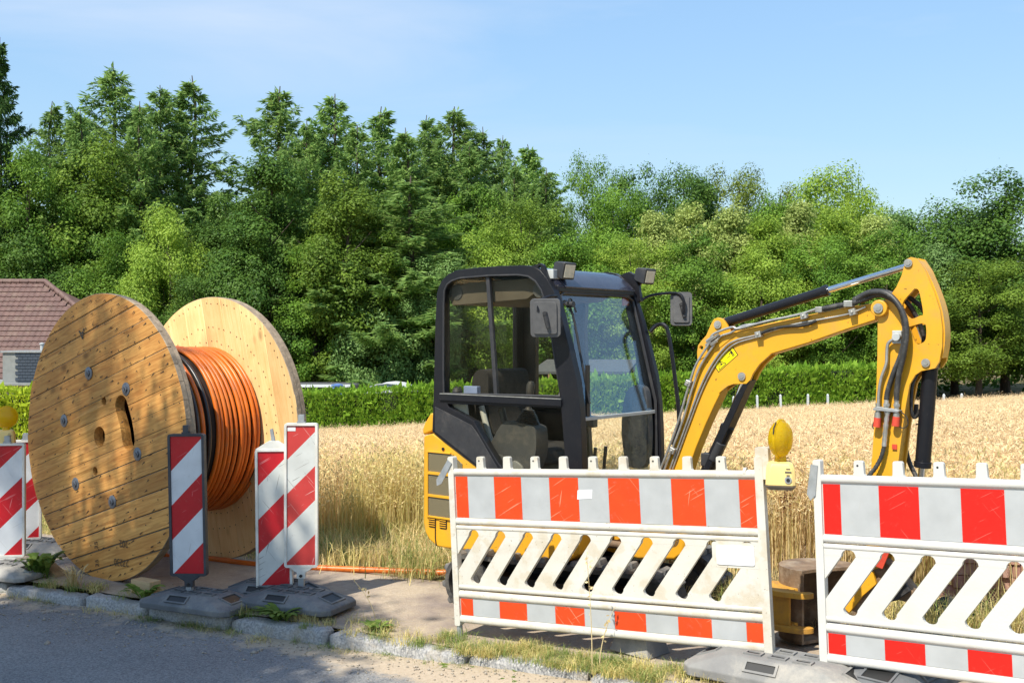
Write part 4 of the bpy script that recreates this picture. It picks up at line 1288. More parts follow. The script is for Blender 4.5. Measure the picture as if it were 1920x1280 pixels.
# tile courses: wavy profile strips stepped down the slope, joined (tiles are under ten pixels)
sl = (A - Dd); nrow = 20
nor = Vector((0, -sl.z, sl.y)).normalized()
if nor.z < 0: nor = -nor
vs, fs = [], []
for r_ in range(nrow):
    t0, t1 = r_ / nrow, (r_ + 1.12) / nrow
    xe0 = Cc.x + (B.x - Cc.x) * t0
    cols = int((xe0 - Dd.x) / .05)
    for i in range(cols + 1):
        x_ = Dd.x + i * .05 + (r_ % 2) * .0
        ph = (x_ % .25) / .25
        w_ = .045 * max(0, math.sin(ph * 2 * math.pi)) + .02 * (ph > .5)
        for t_, lift in ((t0, .012), (t1, .055)):
            p = Dd + Vector((x_ - Dd.x, 0, 0)) + Vector((0, sl.y, sl.z)) * t_ + nor * (lift + w_)
            vs.append(p)
        p = Dd + Vector((x_ - Dd.x, 0, 0)) + Vector((0, sl.y, sl.z)) * t1 + nor * .0
        vs.append(p)
        if i < cols:
            b0 = len(vs) - 3
            fs.append((b0, b0 + 1, b0 + 4, b0 + 3)); fs.append((b0 + 1, b0 + 2, b0 + 5, b0 + 4))
mb = MB(); mb.add(vs, fs); tl = mb.build('tile_course', M['rooftile'], roof, smooth=30); tag(tl, kind='stuff')
for a_, b_ in ((Dd, Cc), (Cc, B)):
    n_ = int((b_ - a_).length / .38)
    for i in range(n_):
        if i < n_ - 22 and a_ is Dd: continue
        if a_ is Cc and i > 11: continue
        p, q = a_.lerp(b_, i / n_), a_.lerp(b_, (i + 1.1) / n_)
        up_ = Vector((0, 0, .06))
        mb = MB(); mb.cyl(p + up_, q + up_ * .6, .12, .14, n=8); mb.build('ridge_tile', M['rooftile'], roof, smooth=60)
tag(hs, 'house with hipped brown tiled roof behind the reel, left edge', 'house')

gr = empty('garage', (-18.5, 41, -2.9))
def gbox(nm, mt, x0, x1, y0, y1, z0, z1, par=None, **k):
    mb = MB(); mb.box(x0 + 18.5, x1 + 18.5, y0 - 41, y1 - 41, z0 + 2.9, z1 + 2.9)
    return mb.build(nm, mt, par or gr, smooth=0, **k)
gbox('wall', M['render'], -22.5, -15.8, 39.6, 43, -2.9, -.14)
gbox('fascia', M['timber'], -22.7, -15.6, 39.4, 43.2, -.2, .02)
gbox('roof', M['cement'], -22.75, -15.55, 39.3, 43.25, .022, .09)
bl = gbox('roof_box', M['cement'], -19.1, -16.4, 40.0, 42, .092, 1.22)
gbox('roof_box_cap', M['galv'], -19.16, -16.34, 39.94, 42.06, 1.222, 1.29)
mb = MB()
for r_ in range(10):
    for c_ in range(12):
        x0 = -18.62 + c_ * .19 + (r_ % 2) * .095
        if x0 + .18 > -16.45: continue
        z1 = 1.21 - r_ * .115
        mb.add([(x0 + 18.5, 39.975 - 41 - .002, z1 - .13 + 2.9), (x0 + .18 + 18.5, 39.975 - 41 - .002, z1 - .13 + 2.9), (x0 + .18 + 18.5, 39.99 - 41, z1 + 2.9), (x0 + 18.5, 39.99 - 41, z1 + 2.9),
                (x0 + 18.5, 39.99 - 41, z1 - .13 + 2.9), (x0 + .18 + 18.5, 39.99 - 41, z1 - .13 + 2.9)], [(0, 1, 2, 3), (4, 5, 1, 0)])
tag(mb.build('slate_cladding', M['slate'], bl, smooth=0), kind='stuff')
mb = MB(); mb.cyl((.35, .2, 4.18), (.35, .2, 4.42), .07, n=12); mb.lathe([(.1, 0), (.1, .04), (.02, .07)], Matrix.Translation((.35, .2, 4.42)), 12)
mb.build('vent_pipe', M['palegrey'], gr)
tag(gr, 'flat roofed outbuilding with slate clad roof box before the house', 'outbuilding')

# polytunnel and low sheds behind the hedge
pt = empty('polytunnel', (-4.95, 43.2, -2.40))
mb = MB()
arc = [(1.75 * math.cos(math.pi * i / 14), 2.33 * math.sin(math.pi * i / 14) ** .7) for i in range(15)]
mb.prism([(x, z) for x, z in arc], -.9, 2.2)
mb.build('cover', M['shedwhite'], pt, smooth=40)
mb = MB(); mb.tube([(x * 1.01, -.93, z * 1.01) for x, z in arc], .03, n=6); mb.build('end_hoop', M['galv'], pt)
tag(pt, 'low pale polytunnel peeping over the hedge left of the cab', 'polytunnel')
sd = empty('garden_shed', (-7.9, 43.6, -2.52))
mb = MB(); mb.box(-1.1, 1.5, -1, 1.2, 0, 2.35); mb.build('wall', M['shedwall'], sd, smooth=0)
mb = MB(); mb.box(-1.2, 1.6, -1.15, 1.3, 2.352, 2.42); mb.build('roof', M['sheddark'], sd, smooth=0)
mb = MB(); mb.box(-1.22, 1.62, -1.2, -1.152, 2.33, 2.44); mb.build('roof_edge', M['labelwhite'], sd, smooth=0)
tag(sd, 'flat dark shed with white roof edge beside the far reel flange', 'shed')
bb = empty('water_butt', (-6.95, 42.5, -2.45))
mb = MB(); mb.lathe([(.2, 0), (.27, .5), (.28, 1.2), (.25, 2.2), (.22, 2.3)], n=14); mb.build('barrel', M['blueplastic'], bb)
mb = MB(); mb.lathe([(.26, 2.302), (.26, 2.36), (.05, 2.4)], n=14); mb.build('lid', M['blueplastic'], bb)
tag(bb, 'small blue barrel above the hedge beside the dark shed', 'barrel')
cp = empty('carport', (2.7, 44, -2.1))
mb = MB()
vs = [(-2.0, -1.2, 2.52), (2.0, -1.2, 2.52), (2.7, 1.6, 2.95), (-1.2, 1.6, 2.95)]
mb.add(vs + [(a, b, c - .1) for a, b, c in vs], [(0, 1, 2, 3), (7, 6, 5, 4), (0, 4, 5, 1), (1, 5, 6, 2), (2, 6, 7, 3), (3, 7, 4, 0)])
mb.build('roof', M['sheddark'], cp, smooth=0)
for x_, y_, h_ in ((-1.9, -1.1, 2.43), (1.9, -1.1, 2.43), (2.5, 1.5, 2.83), (-1.1, 1.5, 2.83)):
    mb = MB(); mb.box(x_ - .06, x_ + .06, y_ - .06, y_ + .06, -.3, h_); mb.build('post', M['timber'], cp, smooth=0)
tag(cp, 'grey carport roof seen through the cab glass above the hedge', 'carport')

# ---------------------------------------------------------------- cable reel
def boolean_cut(o, cutter):
    m = o.modifiers.new('cut', 'BOOLEAN'); m.operation = 'DIFFERENCE'; m.object = cutter; m.solver = 'EXACT'
    dg = bpy.context.evaluated_depsgraph_get()
    me = bpy.data.meshes.new_from_object(o.evaluated_get(dg))
    o.modifiers.remove(m)
    o.data = me


REEL_YAW = .66
RC = (-3.10, 8.05, 1.082)
RS = 1.03
reel = empty('cable_reel', RC, -REEL_YAW); reel.scale = (RS,) * 3
tag(reel, 'large wooden cable reel wound with orange conduit on the pavement', 'cable reel')
RR = 1.05


def circle_strip(a0, a1, rad, n=22):
    """piece of a disc between the lines w = a0 and w = a1 (local v-axis), ccw"""
    def xr(w): return math.sqrt(max(0, rad * rad - w * w))
    a0 = max(a0, -rad + .001); a1 = min(a1, rad - .001)
    right = [(xr(a0 + (a1 - a0) * i / n), a0 + (a1 - a0) * i / n) for i in range(n + 1)]
    left = [(-xr(a1 + (a0 - a1) * i / n), a1 + (a0 - a1) * i / n) for i in range(n + 1)]
    return right + left


# cutter for the hub hole, the kidney shaped slot and two small holes
cut = MB()
cut.prism(disc(-.02, 0, .074, 20), -.3, .4)
kid = []
path = cr([(.262, .235, 0), (.30, .16, 0), (.335, .08, 0), (.355, .0, 0)], 5)
for sgn, seq in ((1, path), (-1, path[::-1])):
    for i, p in enumerate(seq):
        d = (path[1] - path[0]).normalized() if p is path[0] else ((path[-1] - path[-2]).normalized() if p is path[-1] else (path[path.index(p) + 1] - path[path.index(p) - 1]).normalized())
        nrm = Vector((-d.y, d.x, 0)) * sgn
        kid.append((p.x + nrm.x * .078, p.y + nrm.y * .078))
    e = seq[-1]; d = (seq[-1] - seq[-2]).normalized(); nr = Vector((-d.y, d.x, 0)) * 1
    for k in range(1, 8):
        a = math.pi * k / 8
        q = e + nr * .078 * math.cos(a) + d * .078 * math.sin(a)
        kid.append((q.x, q.y))
cut.prism(kid, -.3, .4)
cut.prism(disc(.036, .262, .032, 12), -.3, .4)
cut.prism(disc(-.075, -.257, .032, 12), -.3, .4)
cutter = cut.build('cutter', M['nail'], smooth=0)
cutter.parent = None
cutter.matrix_world = Matrix()

def flange(yf, yb, ang, nplank, mat, rimmat, outside, name='flange', holes=True):
    """backing disc plus a layer of planks on the visible face (at yf)"""
    th = yb - yf
    bd = MB(); bd.prism(disc(0, 0, RR - .004, 96), yf + th * .5, yb, side=1)
    fl = bd.build('flange', [mat, rimmat], None, smooth=20)
    if holes: boolean_cut(fl, cutter)
    w = 2 * RR / nplank
    for i in range(nplank):
        a0 = -RR + i * w + (.0017 if holes else .0008); a1 = -RR + (i + 1) * w - (.0017 if holes else .0008)
        mb = MB()
        dy = random.uniform(-.0035, .0035) if holes else random.uniform(-.001, .001)
        mb.prism(circle_strip(a0, a1, RR), yf + dy, yf + th * .5 - .001, side=1)
        o = mb.build('plank', [mat, rimmat], None, smooth=20)
        o.rotation_euler = (0, -ang, 0)
        if holes and abs((a0 + a1) / 2) < .36:
            bpy.context.view_layer.update()
            boolean_cut(o, cutter)
        o.parent = fl
        b = o.modifiers.new('bevel', 'BEVEL'); b.width = .0035; b.segments = 1; b.limit_method = 'ANGLE'; b.angle_limit = R(50)
    fl.parent = reel
    return fl


near = flange(0, .072, R(17), 16, M['plank'], M['rim'], True)
far = flange(.965, 1.05, R(104), 9, M['plankpale'], M['rim'], False, holes=False)
bpy.data.objects.remove(cutter)

M['boltdark'] = pmat('dull_zinc_bolt', (.20, .21, .235), (.13, .135, .15), scale=40, rough=.45, metal=.6)
# bolts with washers on the near face
for x_, z_ in ((-.166, .46), (.323, .358), (-.508, .092), (.467, -.095), (-.344, -.374), (.149, -.463)):
    mb = MB()
    T_ = Matrix.Translation((x_, -.003, z_)) @ Matrix.Rotation(R(90), 4, 'X')
    mb.lathe([(.048, -.004), (.048, .002), (.044, .005), (.0, .005)], T_, 20)
    mb.lathe([(.026, .005), (.026, .014), (.018, .017), (.0, .012)], T_, 6)
    mb.cyl((x_, -.008, z_), (x_, -.024, z_), .011, n=10)
    mb.build('bolt', M['boltdark'], near, smooth=40)

# nails: rings of dark heads with short rust stains
def nails(fl, yf, rings, seed, tail):
    rng = random.Random(seed)
    mb = MB()
    for rad, cnt, jit in rings:
        for i in range(cnt):
            a = 2 * math.pi * i / cnt + rng.uniform(-.02, .02)
            x_, z_ = (rad + rng.uniform(-jit, jit)) * math.cos(a), (rad + rng.uniform(-jit, jit)) * math.sin(a)
            if abs(x_ + .02) < .09 and abs(z_) < .09: continue
            y_ = yf - .0036
            mb.add([(x_ + .0055 * math.cos(t), y_, z_ + .0055 * math.sin(t)) for t in [6.283 * k / 6 for k in range(6)]], [(0, 1, 2, 3, 4, 5)])
            if tail and rng.random() < .7:
                L_ = rng.uniform(.012, .05); ta = R(rng.uniform(198, 224)) if rng.random() < .85 else R(rng.uniform(20, 60))
                dx, dz = math.cos(ta) * L_, math.sin(ta) * L_
                nx, nz = -math.sin(ta) * .0045, math.cos(ta) * .0045
                mb.add([(x_ + nx, y_ + .0004, z_ + nz), (x_ - nx, y_ + .0004, z_ - nz), (x_ + dx - nx * .1, y_ + .0004, z_ + dz - nz * .1), (x_ + dx + nx * .1, y_ + .0004, z_ + dz + nz * .1)], [(0, 1, 2, 3)])
    o = mb.build('nail_heads', M['nail'], fl, smooth=0)
    tag(o, kind='stuff')
nails(near, 0, ((1.0, 66, .008), (.82, 62, .012), (.66, 46, .02), (.45, 36, .02), (.3, 16, .02), (.93, 22, .05), (.55, 20, .09)), 3, True)
nails(far, .965, ((1.0, 84, .005), (.80, 70, .01), (.69, 60, .01)), 4, False)

# stamped marks on the near face
def stamp(txt, x_, z_, size, rot, mat, flip=False):
    cu = bpy.data.curves.new('stamp', 'FONT'); cu.body = txt; cu.size = size; cu.align_x = 'CENTER'; cu.align_y = 'CENTER'
    cu.extrude = .0005; cu.materials.append(mat)
    to_ = bpy.data.objects.new('tmp', cu); col.objects.link(to_)
    bpy.context.view_layer.update()
    tm_ = bpy.data.meshes.new_from_object(to_.evaluated_get(bpy.context.evaluated_depsgraph_get())); bpy.data.objects.remove(to_)
    o = link('stamped_mark', tm_, near); o.location = (x_, -.0045, z_); o.rotation_euler = (R(90), rot, 0)
    if flip: o.scale = (-1, 1, 1)
stamp('A', -.256, .754, .11, R(166), M['inkblack'])
stamp('202', .294, -.746, .075, R(180 - 4), M['fadedink'])
stamp('27230', .265, -.884, .075, R(180 - 4), M['fadedink'])
stamp('35', -.06, -.80, .06, R(-98), M['fadedink'])
stamp('35', -.05, -.93, .06, R(-98), M['fadedink'])

# drum core
mb = MB(); mb.cyl((0, .086, 0), (0, .964, 0), .622, n=64, caps=False); mb.build('drum', pmat('drum_dark', (.03, .014, .006), (.02, .01, .005), rough=.8), reel, smooth=40)

# conduits wound on the drum (things of their own)
def helix(y0, y1, rad, turns, a0=math.pi, n=56):
    return [(rad * math.cos(a0 + 2 * math.pi * turns * i / (n * turns)), y0 + (y1 - y0) * i / (n * turns), rad * math.sin(a0 + 2 * math.pi * turns * i / (n * turns))) for i in range(int(n * turns) + 1)]

oc = empty('orange_conduit', RC, -REEL_YAW); oc.scale = (RS,) * 3
tag(oc, 'orange plastic conduit coiled on the reel and trailing along the pavement', 'conduit')
mb = MB()
P_ = .0405
mb.tube(helix(.106, .106 + P_ * 6.2, .638, 6.2), .0178, n=8)
mb.tube(helix(.425, .425, .638, 1), .0178, n=8)
y_ = .535
tn = 10.4
pts = []
nseg = 56
for i in range(int(nseg * tn) + 1):
    a = 2 * math.pi * i / nseg + math.pi
    w = .004 * math.sin(a * .37) + .004 * math.sin(a * 1.9)
    pts.append(((.638 + w) * math.cos(a), y_ + P_ * i / nseg + .004 * math.sin(a * .23) + .0025 * math.sin(a * .71), (.638 + w) * math.sin(a)))
mb.tube(pts, .0163, n=8)
mb.build('coil', M['conduit'], oc, smooth=50)
# the free end: leaves the coil low, lies along the pavement towards the digger
Mi = (Matrix.Translation(RC) @ Matrix.Rotation(-REEL_YAW, 4, 'Z') @ Matrix.Scale(RS, 4)).inverted()
tail = []
world_pts = [(-3.2, 8.75, .35), (-2.9, 8.85, .10), (-2.45, 8.68, .035), (-2.05, 8.47, .03), (-1.52, 8.33, .03), (-.99, 8.24, .035), (-.51, 8.14, .045), (0.0, 8.05, .06), (.7, 8.05, .09), (1.4, 8.2, .13)]
for p in world_pts:
    q = Vector(p)
    if q.z < .2: q.z = gza(q.x, q.y) + .03
    tail.append(Mi @ q)
mb = MB(); mb.tube(cr(tail, 8), .0225, n=10); mb.build('free_end', M['conduit'], oc, smooth=50)

bc = empty('black_conduit', RC, -REEL_YAW); bc.scale = (RS,) * 3
tag(bc, 'black conduit turns on the reel next to the near flange', 'conduit')
mb = MB()
for yy_ in (.382, .480):
    mb.tube(helix(yy_, yy_, .640, 1.0), .0155, n=8)
mb.build('coil', M['blackconduit'], bc, smooth=50)

# wooden chocks under the reel
def chock(label, x_, y_, rz, l=.30, h=.085, w=.14, wedge=True):
    mb = MB()
    prof = [(-l / 2, 0), (l / 2, 0), (l / 2, h), (-l / 2 + .02, h * (.25 if wedge else 1)), (-l / 2, h * (.2 if wedge else 1))]
    mb.prism(prof, -w / 2, w / 2)
    o = mb.build('wooden_chock', M['timber'], smooth=0, bevel=.004)
    o.location = (x_, y_, gza(x_, y_) + .004); o.rotation_euler = (0, 0, rz)
    tag(o, label, 'chock', 'timber chocks under the reel')
chock('square timber block under the right side of the near reel flange', -2.62, 7.63, -.55, .2, .095, .1, False)
chock('round edged timber wedge under the left side of the near reel flange', -3.55, 8.22, math.pi - .62, .26, .12, .1)

# ---------------------------------------------------------------- delineator boards, feet, lamps
def foot_plate(name, label, loc, rz, L=.80, W=.40, H=.115, mat=None, group='plastic foot plates', slot_rows=True):
    o = empty(name, loc, rz)
    mat = mat or M['foot']
    # eight sided body with sloping shoulders
    def ring(l, w, c, z): return [(-l + c, -w, z), (l - c, -w, z), (l, -w + c, z), (l, w - c, z), (l - c, w, z), (-l + c, w, z), (-l, w - c, z), (-l, -w + c, z)]
    mb = MB()
    l, w = L / 2, W / 2
    rings = [ring(l, w, .05, 0), ring(l, w, .05, H * .38), ring(l - .012, w - .012, .05, H * .48), ring(l - .17, w - .075, .06, H * .97), ring(l - .185, w - .085, .06, H)]
    vs = [p for r in rings for p in r]
    fs = [tuple(range(7, -1, -1)), tuple(range(32, 40))]
    for k in range(4):
        for j in range(8):
            fs.append((k * 8 + j, k * 8 + (j + 1) % 8, k * 8 + 8 + (j + 1) % 8, k * 8 + 8 + j))
    mb.add(vs, fs); mb.build('body', mat, o, smooth=25, bevel=.008)
    # lifting recesses on the slopes and post sockets on top (black pads with a rim, recess shade put into the colour)
    def pocket(cx, cy, hx, hy, z, tx=0, ty=0, nm='socket'):
        Mx = Matrix.Translation((cx, cy, z)) @ Euler((tx, ty, 0)).to_matrix().to_4x4()
        m2 = MB()
        m2.box(-hx, hx, -hy, hy, -.004, .0025, 0, Mx)
        for sx_, sy_, ex, ey in ((0, -hy - .006, hx + .012, .006), (0, hy + .006, hx + .012, .006), (-hx - .006, 0, .006, hy), (hx + .006, 0, .006, hy)):
            m2.box(sx_ - ex, sx_ + ex, sy_ - ey, sy_ + ey, -.006, .009, 1, Mx)
        m2.build(nm, [M['inkblack'], mat], o, smooth=0)
    for cx, cy in ((-.13, -.055), (0, -.055), (.13, -.055), (-.13, .055), (.13, .055), (0, .055)):
        if slot_rows: pocket(cx, cy, .035, .017, H)
    sl = math.atan2(H * .49, .158)
    pocket(-(l - .095), 0, .045, .07, H * .735, 0, -sl, 'grip_shade_pad'); pocket(l - .095, 0, .045, .07, H * .735, 0, sl, 'grip_shade_pad')
    sw = math.atan2(H * .49, .063)
    pocket(-.05, -(w - .045), .075, .022, H * .735, sw, 0, 'grip_shade_pad')
    tag(o, label, 'foot plate', group)
    return o


def clip_half(poly, f):
    out = []
    for i in range(len(poly)):
        a, b = poly[i], poly[(i + 1) % len(poly)]
        fa, fb = f(a), f(b)
        if fa >= 0: out.append(a)
        if (fa >= 0) != (fb >= 0):
            t = fa / (fa - fb); out.append((a[0] + (b[0] - a[0]) * t, a[1] + (b[1] - a[1]) * t))
    return out


def board(label, loc, rz, H=1.0, W=.25, frame='boardframe', red='boardred', white='boardwhite', roof=False, pin=True, foot=.10, tilt=(0, 0), side_text=None, bracket=True, sticker=False):
    """striped delineator: frame, red and white stripes, pin on top, foot post below. loc = foot of the post"""
    o = empty('delineator_board', loc, rz)
    o.rotation_euler = (tilt[0], tilt[1], rz)
    z0, z1 = foot, foot + H
    fr = MB()
    fw = .018
    fr.prism(rrect(-W / 2 - fw, W / 2 + fw, z0, z1, .02), -.022, .022, holes=[rrect(-W / 2, W / 2, z0 + fw, z1 - fw, .004, 2)])
    fr.box(-W / 2 - .001, W / 2 + .001, -.010, .014, z0 + fw - .002, z1 - fw + .002)
    if roof:
        fr.prism([(-W / 2 - fw, z1 - .003), (W / 2 + fw, z1 - .003), (.03, z1 + .055), (-.03, z1 + .055)], -.018, .018)
    fr.build('frame', M[frame], o, smooth=30, bevel=.004)
    rect = [(-W / 2 + .001, z0 + fw + .001), (W / 2 - .001, z0 + fw + .001), (W / 2 - .001, z1 - fw - .001), (-W / 2 + .001, z1 - fw - .001)]
    per = .234
    k = 0
    top = z1 - fw - .001
    # stripes rise to the right at 45 degrees; the first red corner sits top left
    for k in range(-1, 7):
        s1 = top - per + W / 2 + .125 - (k - 0) * per + per * 0
        lo, hi = top - (k + 1) * per + W / 2, top - k * per + W / 2
        poly = clip_half(rect, lambda p: (p[1] - p[0]) - (lo - .0))
        poly = clip_half(poly, lambda p: (hi) - (p[1] - p[0])) if poly else []
        if len(poly) < 3: continue
        isred = k % 2 == 0
        mb = MB(); mb.prism(poly, -.0135, -.0101); mb.build('red_stripe' if isred else 'white_stripe', M[red] if isred else M[white], o, smooth=0)
    if sticker:
        mb = MB(); mb.box(-W / 2 + .005, -W / 2 + .06, -.0150, -.0137, top - .035, top - .01); mb.build('sticker', M['labelwhite'], o, smooth=0)
    if pin:
        mb = MB(); zt = z1 + (.055 if roof else 0)
        if roof:
            mb.prism([(-.012, zt - .01), (.014, zt - .01), (-.004, zt + .085), (-.022, zt + .08)], -.01, .01)
        else:
            mb.box(-.028, .028, -.02, .02, zt - .003, zt + .012); mb.prism(rrect(-.02, .02, zt + .011, zt + .058, .006, 2), -.016, .016)
        mb.build('top_pin', M['galv'] if not frame == 'boarddark' else M['boarddark'], o, smooth=30)
    mb = MB()
    if bracket:
        mb.prism([(-.09, z0 + .004), (.09, z0 + .004), (.03, z0 - .035), (.03, z0 - .075), (-.03, z0 - .075), (-.03, z0 - .035)], -.02, .02)
        mb.build('foot_bracket', M[frame], o, smooth=30, bevel=.004)
        mb = MB(); mb.cyl((0, -.021, z0 - .055), (0, -.029, z0 - .055), .011, n=10); mb.build('bolt', M['inkblack'], o)
        mb = MB()
    mb.box(-.02, .02, -.02, .02, -.03, z0 - (.07 if bracket else .01)); mb.build('foot_post', M['galv'], o, smooth=0, bevel=.003)
    if side_text:
        cu = bpy.data.curves.new('side_text', 'FONT'); cu.body = side_text; cu.size = .042; cu.extrude = .0004; cu.materials.append(M['labelwhite'])
        to_ = bpy.data.objects.new('tmp', cu); col.objects.link(to_)
        bpy.context.view_layer.update()
        tm_ = bpy.data.meshes.new_from_object(to_.evaluated_get(bpy.context.evaluated_depsgraph_get())); bpy.data.objects.remove(to_)
        t = link('side_lettering', tm_, o); t.location = (-W / 2 - fw - .0009, .012, z1 - .04); t.rotation_euler = (R(90), R(90), R(-90))
    tag(o, label, 'delineator', 'red and white delineator boards')
    return o


def lamp(label, loc, rz, s=1.0, group='yellow warning lamps', lens_turn=0.0):
    """battery warning lamp: tapered case, dark foot, round amber lens on a neck"""
    o = empty('warning_lamp', loc, rz); o.scale = (s, s, s)
    mb = MB()
    def ring(a, b, c, z): return [(-a + c, -b, z), (a - c, -b, z), (a, -b + c, z), (a, b - c, z), (a - c, b, z), (-a + c, b, z), (-a, b - c, z), (-a, -b + c, z)]
    rs = [ring(.072, .072, .015, .022), ring(.068, .068, .018, .105), ring(.058, .058, .018, .128), ring(.04, .04, .012, .135)]
    vs = [p for r in rs for p in r]; fs = [tuple(range(7, -1, -1)), tuple(range(24, 32))]
    for k in range(3):
        for j in range(8): fs.append((k * 8 + j, k * 8 + (j + 1) % 8, k * 8 + 8 + (j + 1) % 8, k * 8 + 8 + j))
    mb.add(vs, fs); mb.build('case', M['lampbody'], o, smooth=30, bevel=.004)
    mb = MB(); rs = [ring(.058, .058, .012, 0), ring(.073, .073, .014, .018), ring(.073, .073, .014, .0215)]
    vs = [p for r in rs for p in r]; fs = [tuple(range(7, -1, -1)), tuple(range(16, 24))]
    for k in range(2):
        for j in range(8): fs.append((k * 8 + j, k * 8 + (j + 1) % 8, k * 8 + 8 + (j + 1) % 8, k * 8 + 8 + j))
    mb.add(vs, fs); mb.build('base', M['lampbase'], o, smooth=30)
    mb = MB(); mb.cyl((0, 0, .134), (0, 0, .165), .03, .026, n=18); mb.build('neck', M['amber'], o)
    Ml = Matrix.Translation((0, 0, .245)) @ Matrix.Rotation(lens_turn, 4, 'Z') @ Matrix.Rotation(R(90), 4, 'X')
    mb = MB()
    mb.lathe([(.0, -.052), (.03, -.050), (.06, -.042), (.08, -.026), (.09, -.008), (.095, -.003), (.095, .003), (.09, .008), (.08, .026), (.06, .042), (.03, .050), (.0, .052)], Ml, 36)
    ln = mb.build('lens', M['amber'], o, smooth=50)
    mb = MB(); mb.lathe([(.0965, -.006), (.0985, -.006), (.0985, .006), (.0965, .006)], Ml, 36)
    for k in range(20):
        a = 2 * math.pi * k / 20
        for sg in (-1, 1):
            mb.tube([Ml @ Vector((.083 * math.cos(a), .083 * math.sin(a), sg * .0255)), Ml @ Vector((.045 * math.cos(a), .045 * math.sin(a), sg * .0465))], .0014, n=4)
    mb.build('lens_ribs', M['amber'], ln)
    mb = MB(); mb.tube([Ml @ Vector((-.06, .105 - .02, .0)), Ml @ Vector((-.092, .06, 0)), Ml @ Vector((-.1, .03, 0))], .003, n=5); mb.build('wire_loop', M['inkblack'], o)
    # key switch and small print on the right hand face
    mb = MB(); mb.cyl((.036, -.0705, .052), (.036, -.076, .052), .017, n=16); mb.build('key_ring', M['galv'], o)
    mb = MB(); mb.cyl((.036, -.0762, .052), (.036, -.079, .052), .009, n=12); mb.build('key_switch', M['inkblack'], o)
    mb = MB()
    for i, (w_, h_) in enumerate(((.02, .0035), (.03, .008), (.016, .006))):
        z_ = .118 - i * .016
        mb.box(.036 - w_ / 2, .036 + w_ / 2, -.0706 + (.118 - z_) * -.0 - .0008, -.0690, z_ - h_ / 2 - .012, z_ + h_ / 2 - .012)
    mb.build('small_print', M['lampbase'], o, smooth=0)
    tag(o, label, 'warning lamp', group)
    return o


def gl(x, y, dz=0.0): return (x, y, gza(x, y) + .012 + dz)

# three boards in the middle
foot_plate('foot_plate', 'grey foot plate under the black framed board in front of the reel', gl(-2.12, 7.22, .002), -.42, .76, .40, .10)
board('black framed red and white board standing in front of the reel', gl(-2.19, 7.25, .07), -.12, H=.965, W=.222, frame='boarddark', foot=.13, side_text='KCN', tilt=(0, R(-1.2)))
foot_plate('foot_plate', 'grey foot plate carrying the tall white framed board', gl(-1.45, 7.16, .022), -.42, .76, .40, .10)
foot_plate('foot_plate', 'grey foot plate under the leaning board, half hidden behind the other plate', gl(-1.66, 7.46, 0), -.30, .72, .40)
board('white framed board with grimy stripes, taller of the middle pair', gl(-1.447, 7.33, .10), .0, H=.99, W=.195, red='boardred2', white='boardwhite2', foot=.14, sticker=True)
board('low hung board with pointed grey cap beside the taller board', gl(-1.635, 7.36, .05), -.02, H=.97, W=.215, red='boardred', white='boardwhite2', foot=.03, roof=True, bracket=False, tilt=(0, R(-.6)))
# two boards at the left edge
foot_plate('foot_plate', 'pale foot plate under the lamp board at the left edge', gl(-3.92, 8.20), -.35, .76, .42, .09, mat=M['footpale'])
board('board carrying the yellow lamp at the left edge', gl(-3.925, 8.30, .05), .15, H=.885, W=.225, foot=.06)
foot_plate('foot_plate', 'pale foot plate behind the left edge of the reel', gl(-4.02, 9.10), -.30, .76, .42, .09, mat=M['footpale'])
board('board half hidden behind the left edge of the reel', gl(-4.16, 9.12, .03), .25, H=.85, W=.22, foot=.06)
lamp('yellow warning lamp on the board at the left edge', (-3.965, 8.36, gza(-4, 8.3) + .985), .3, .9)

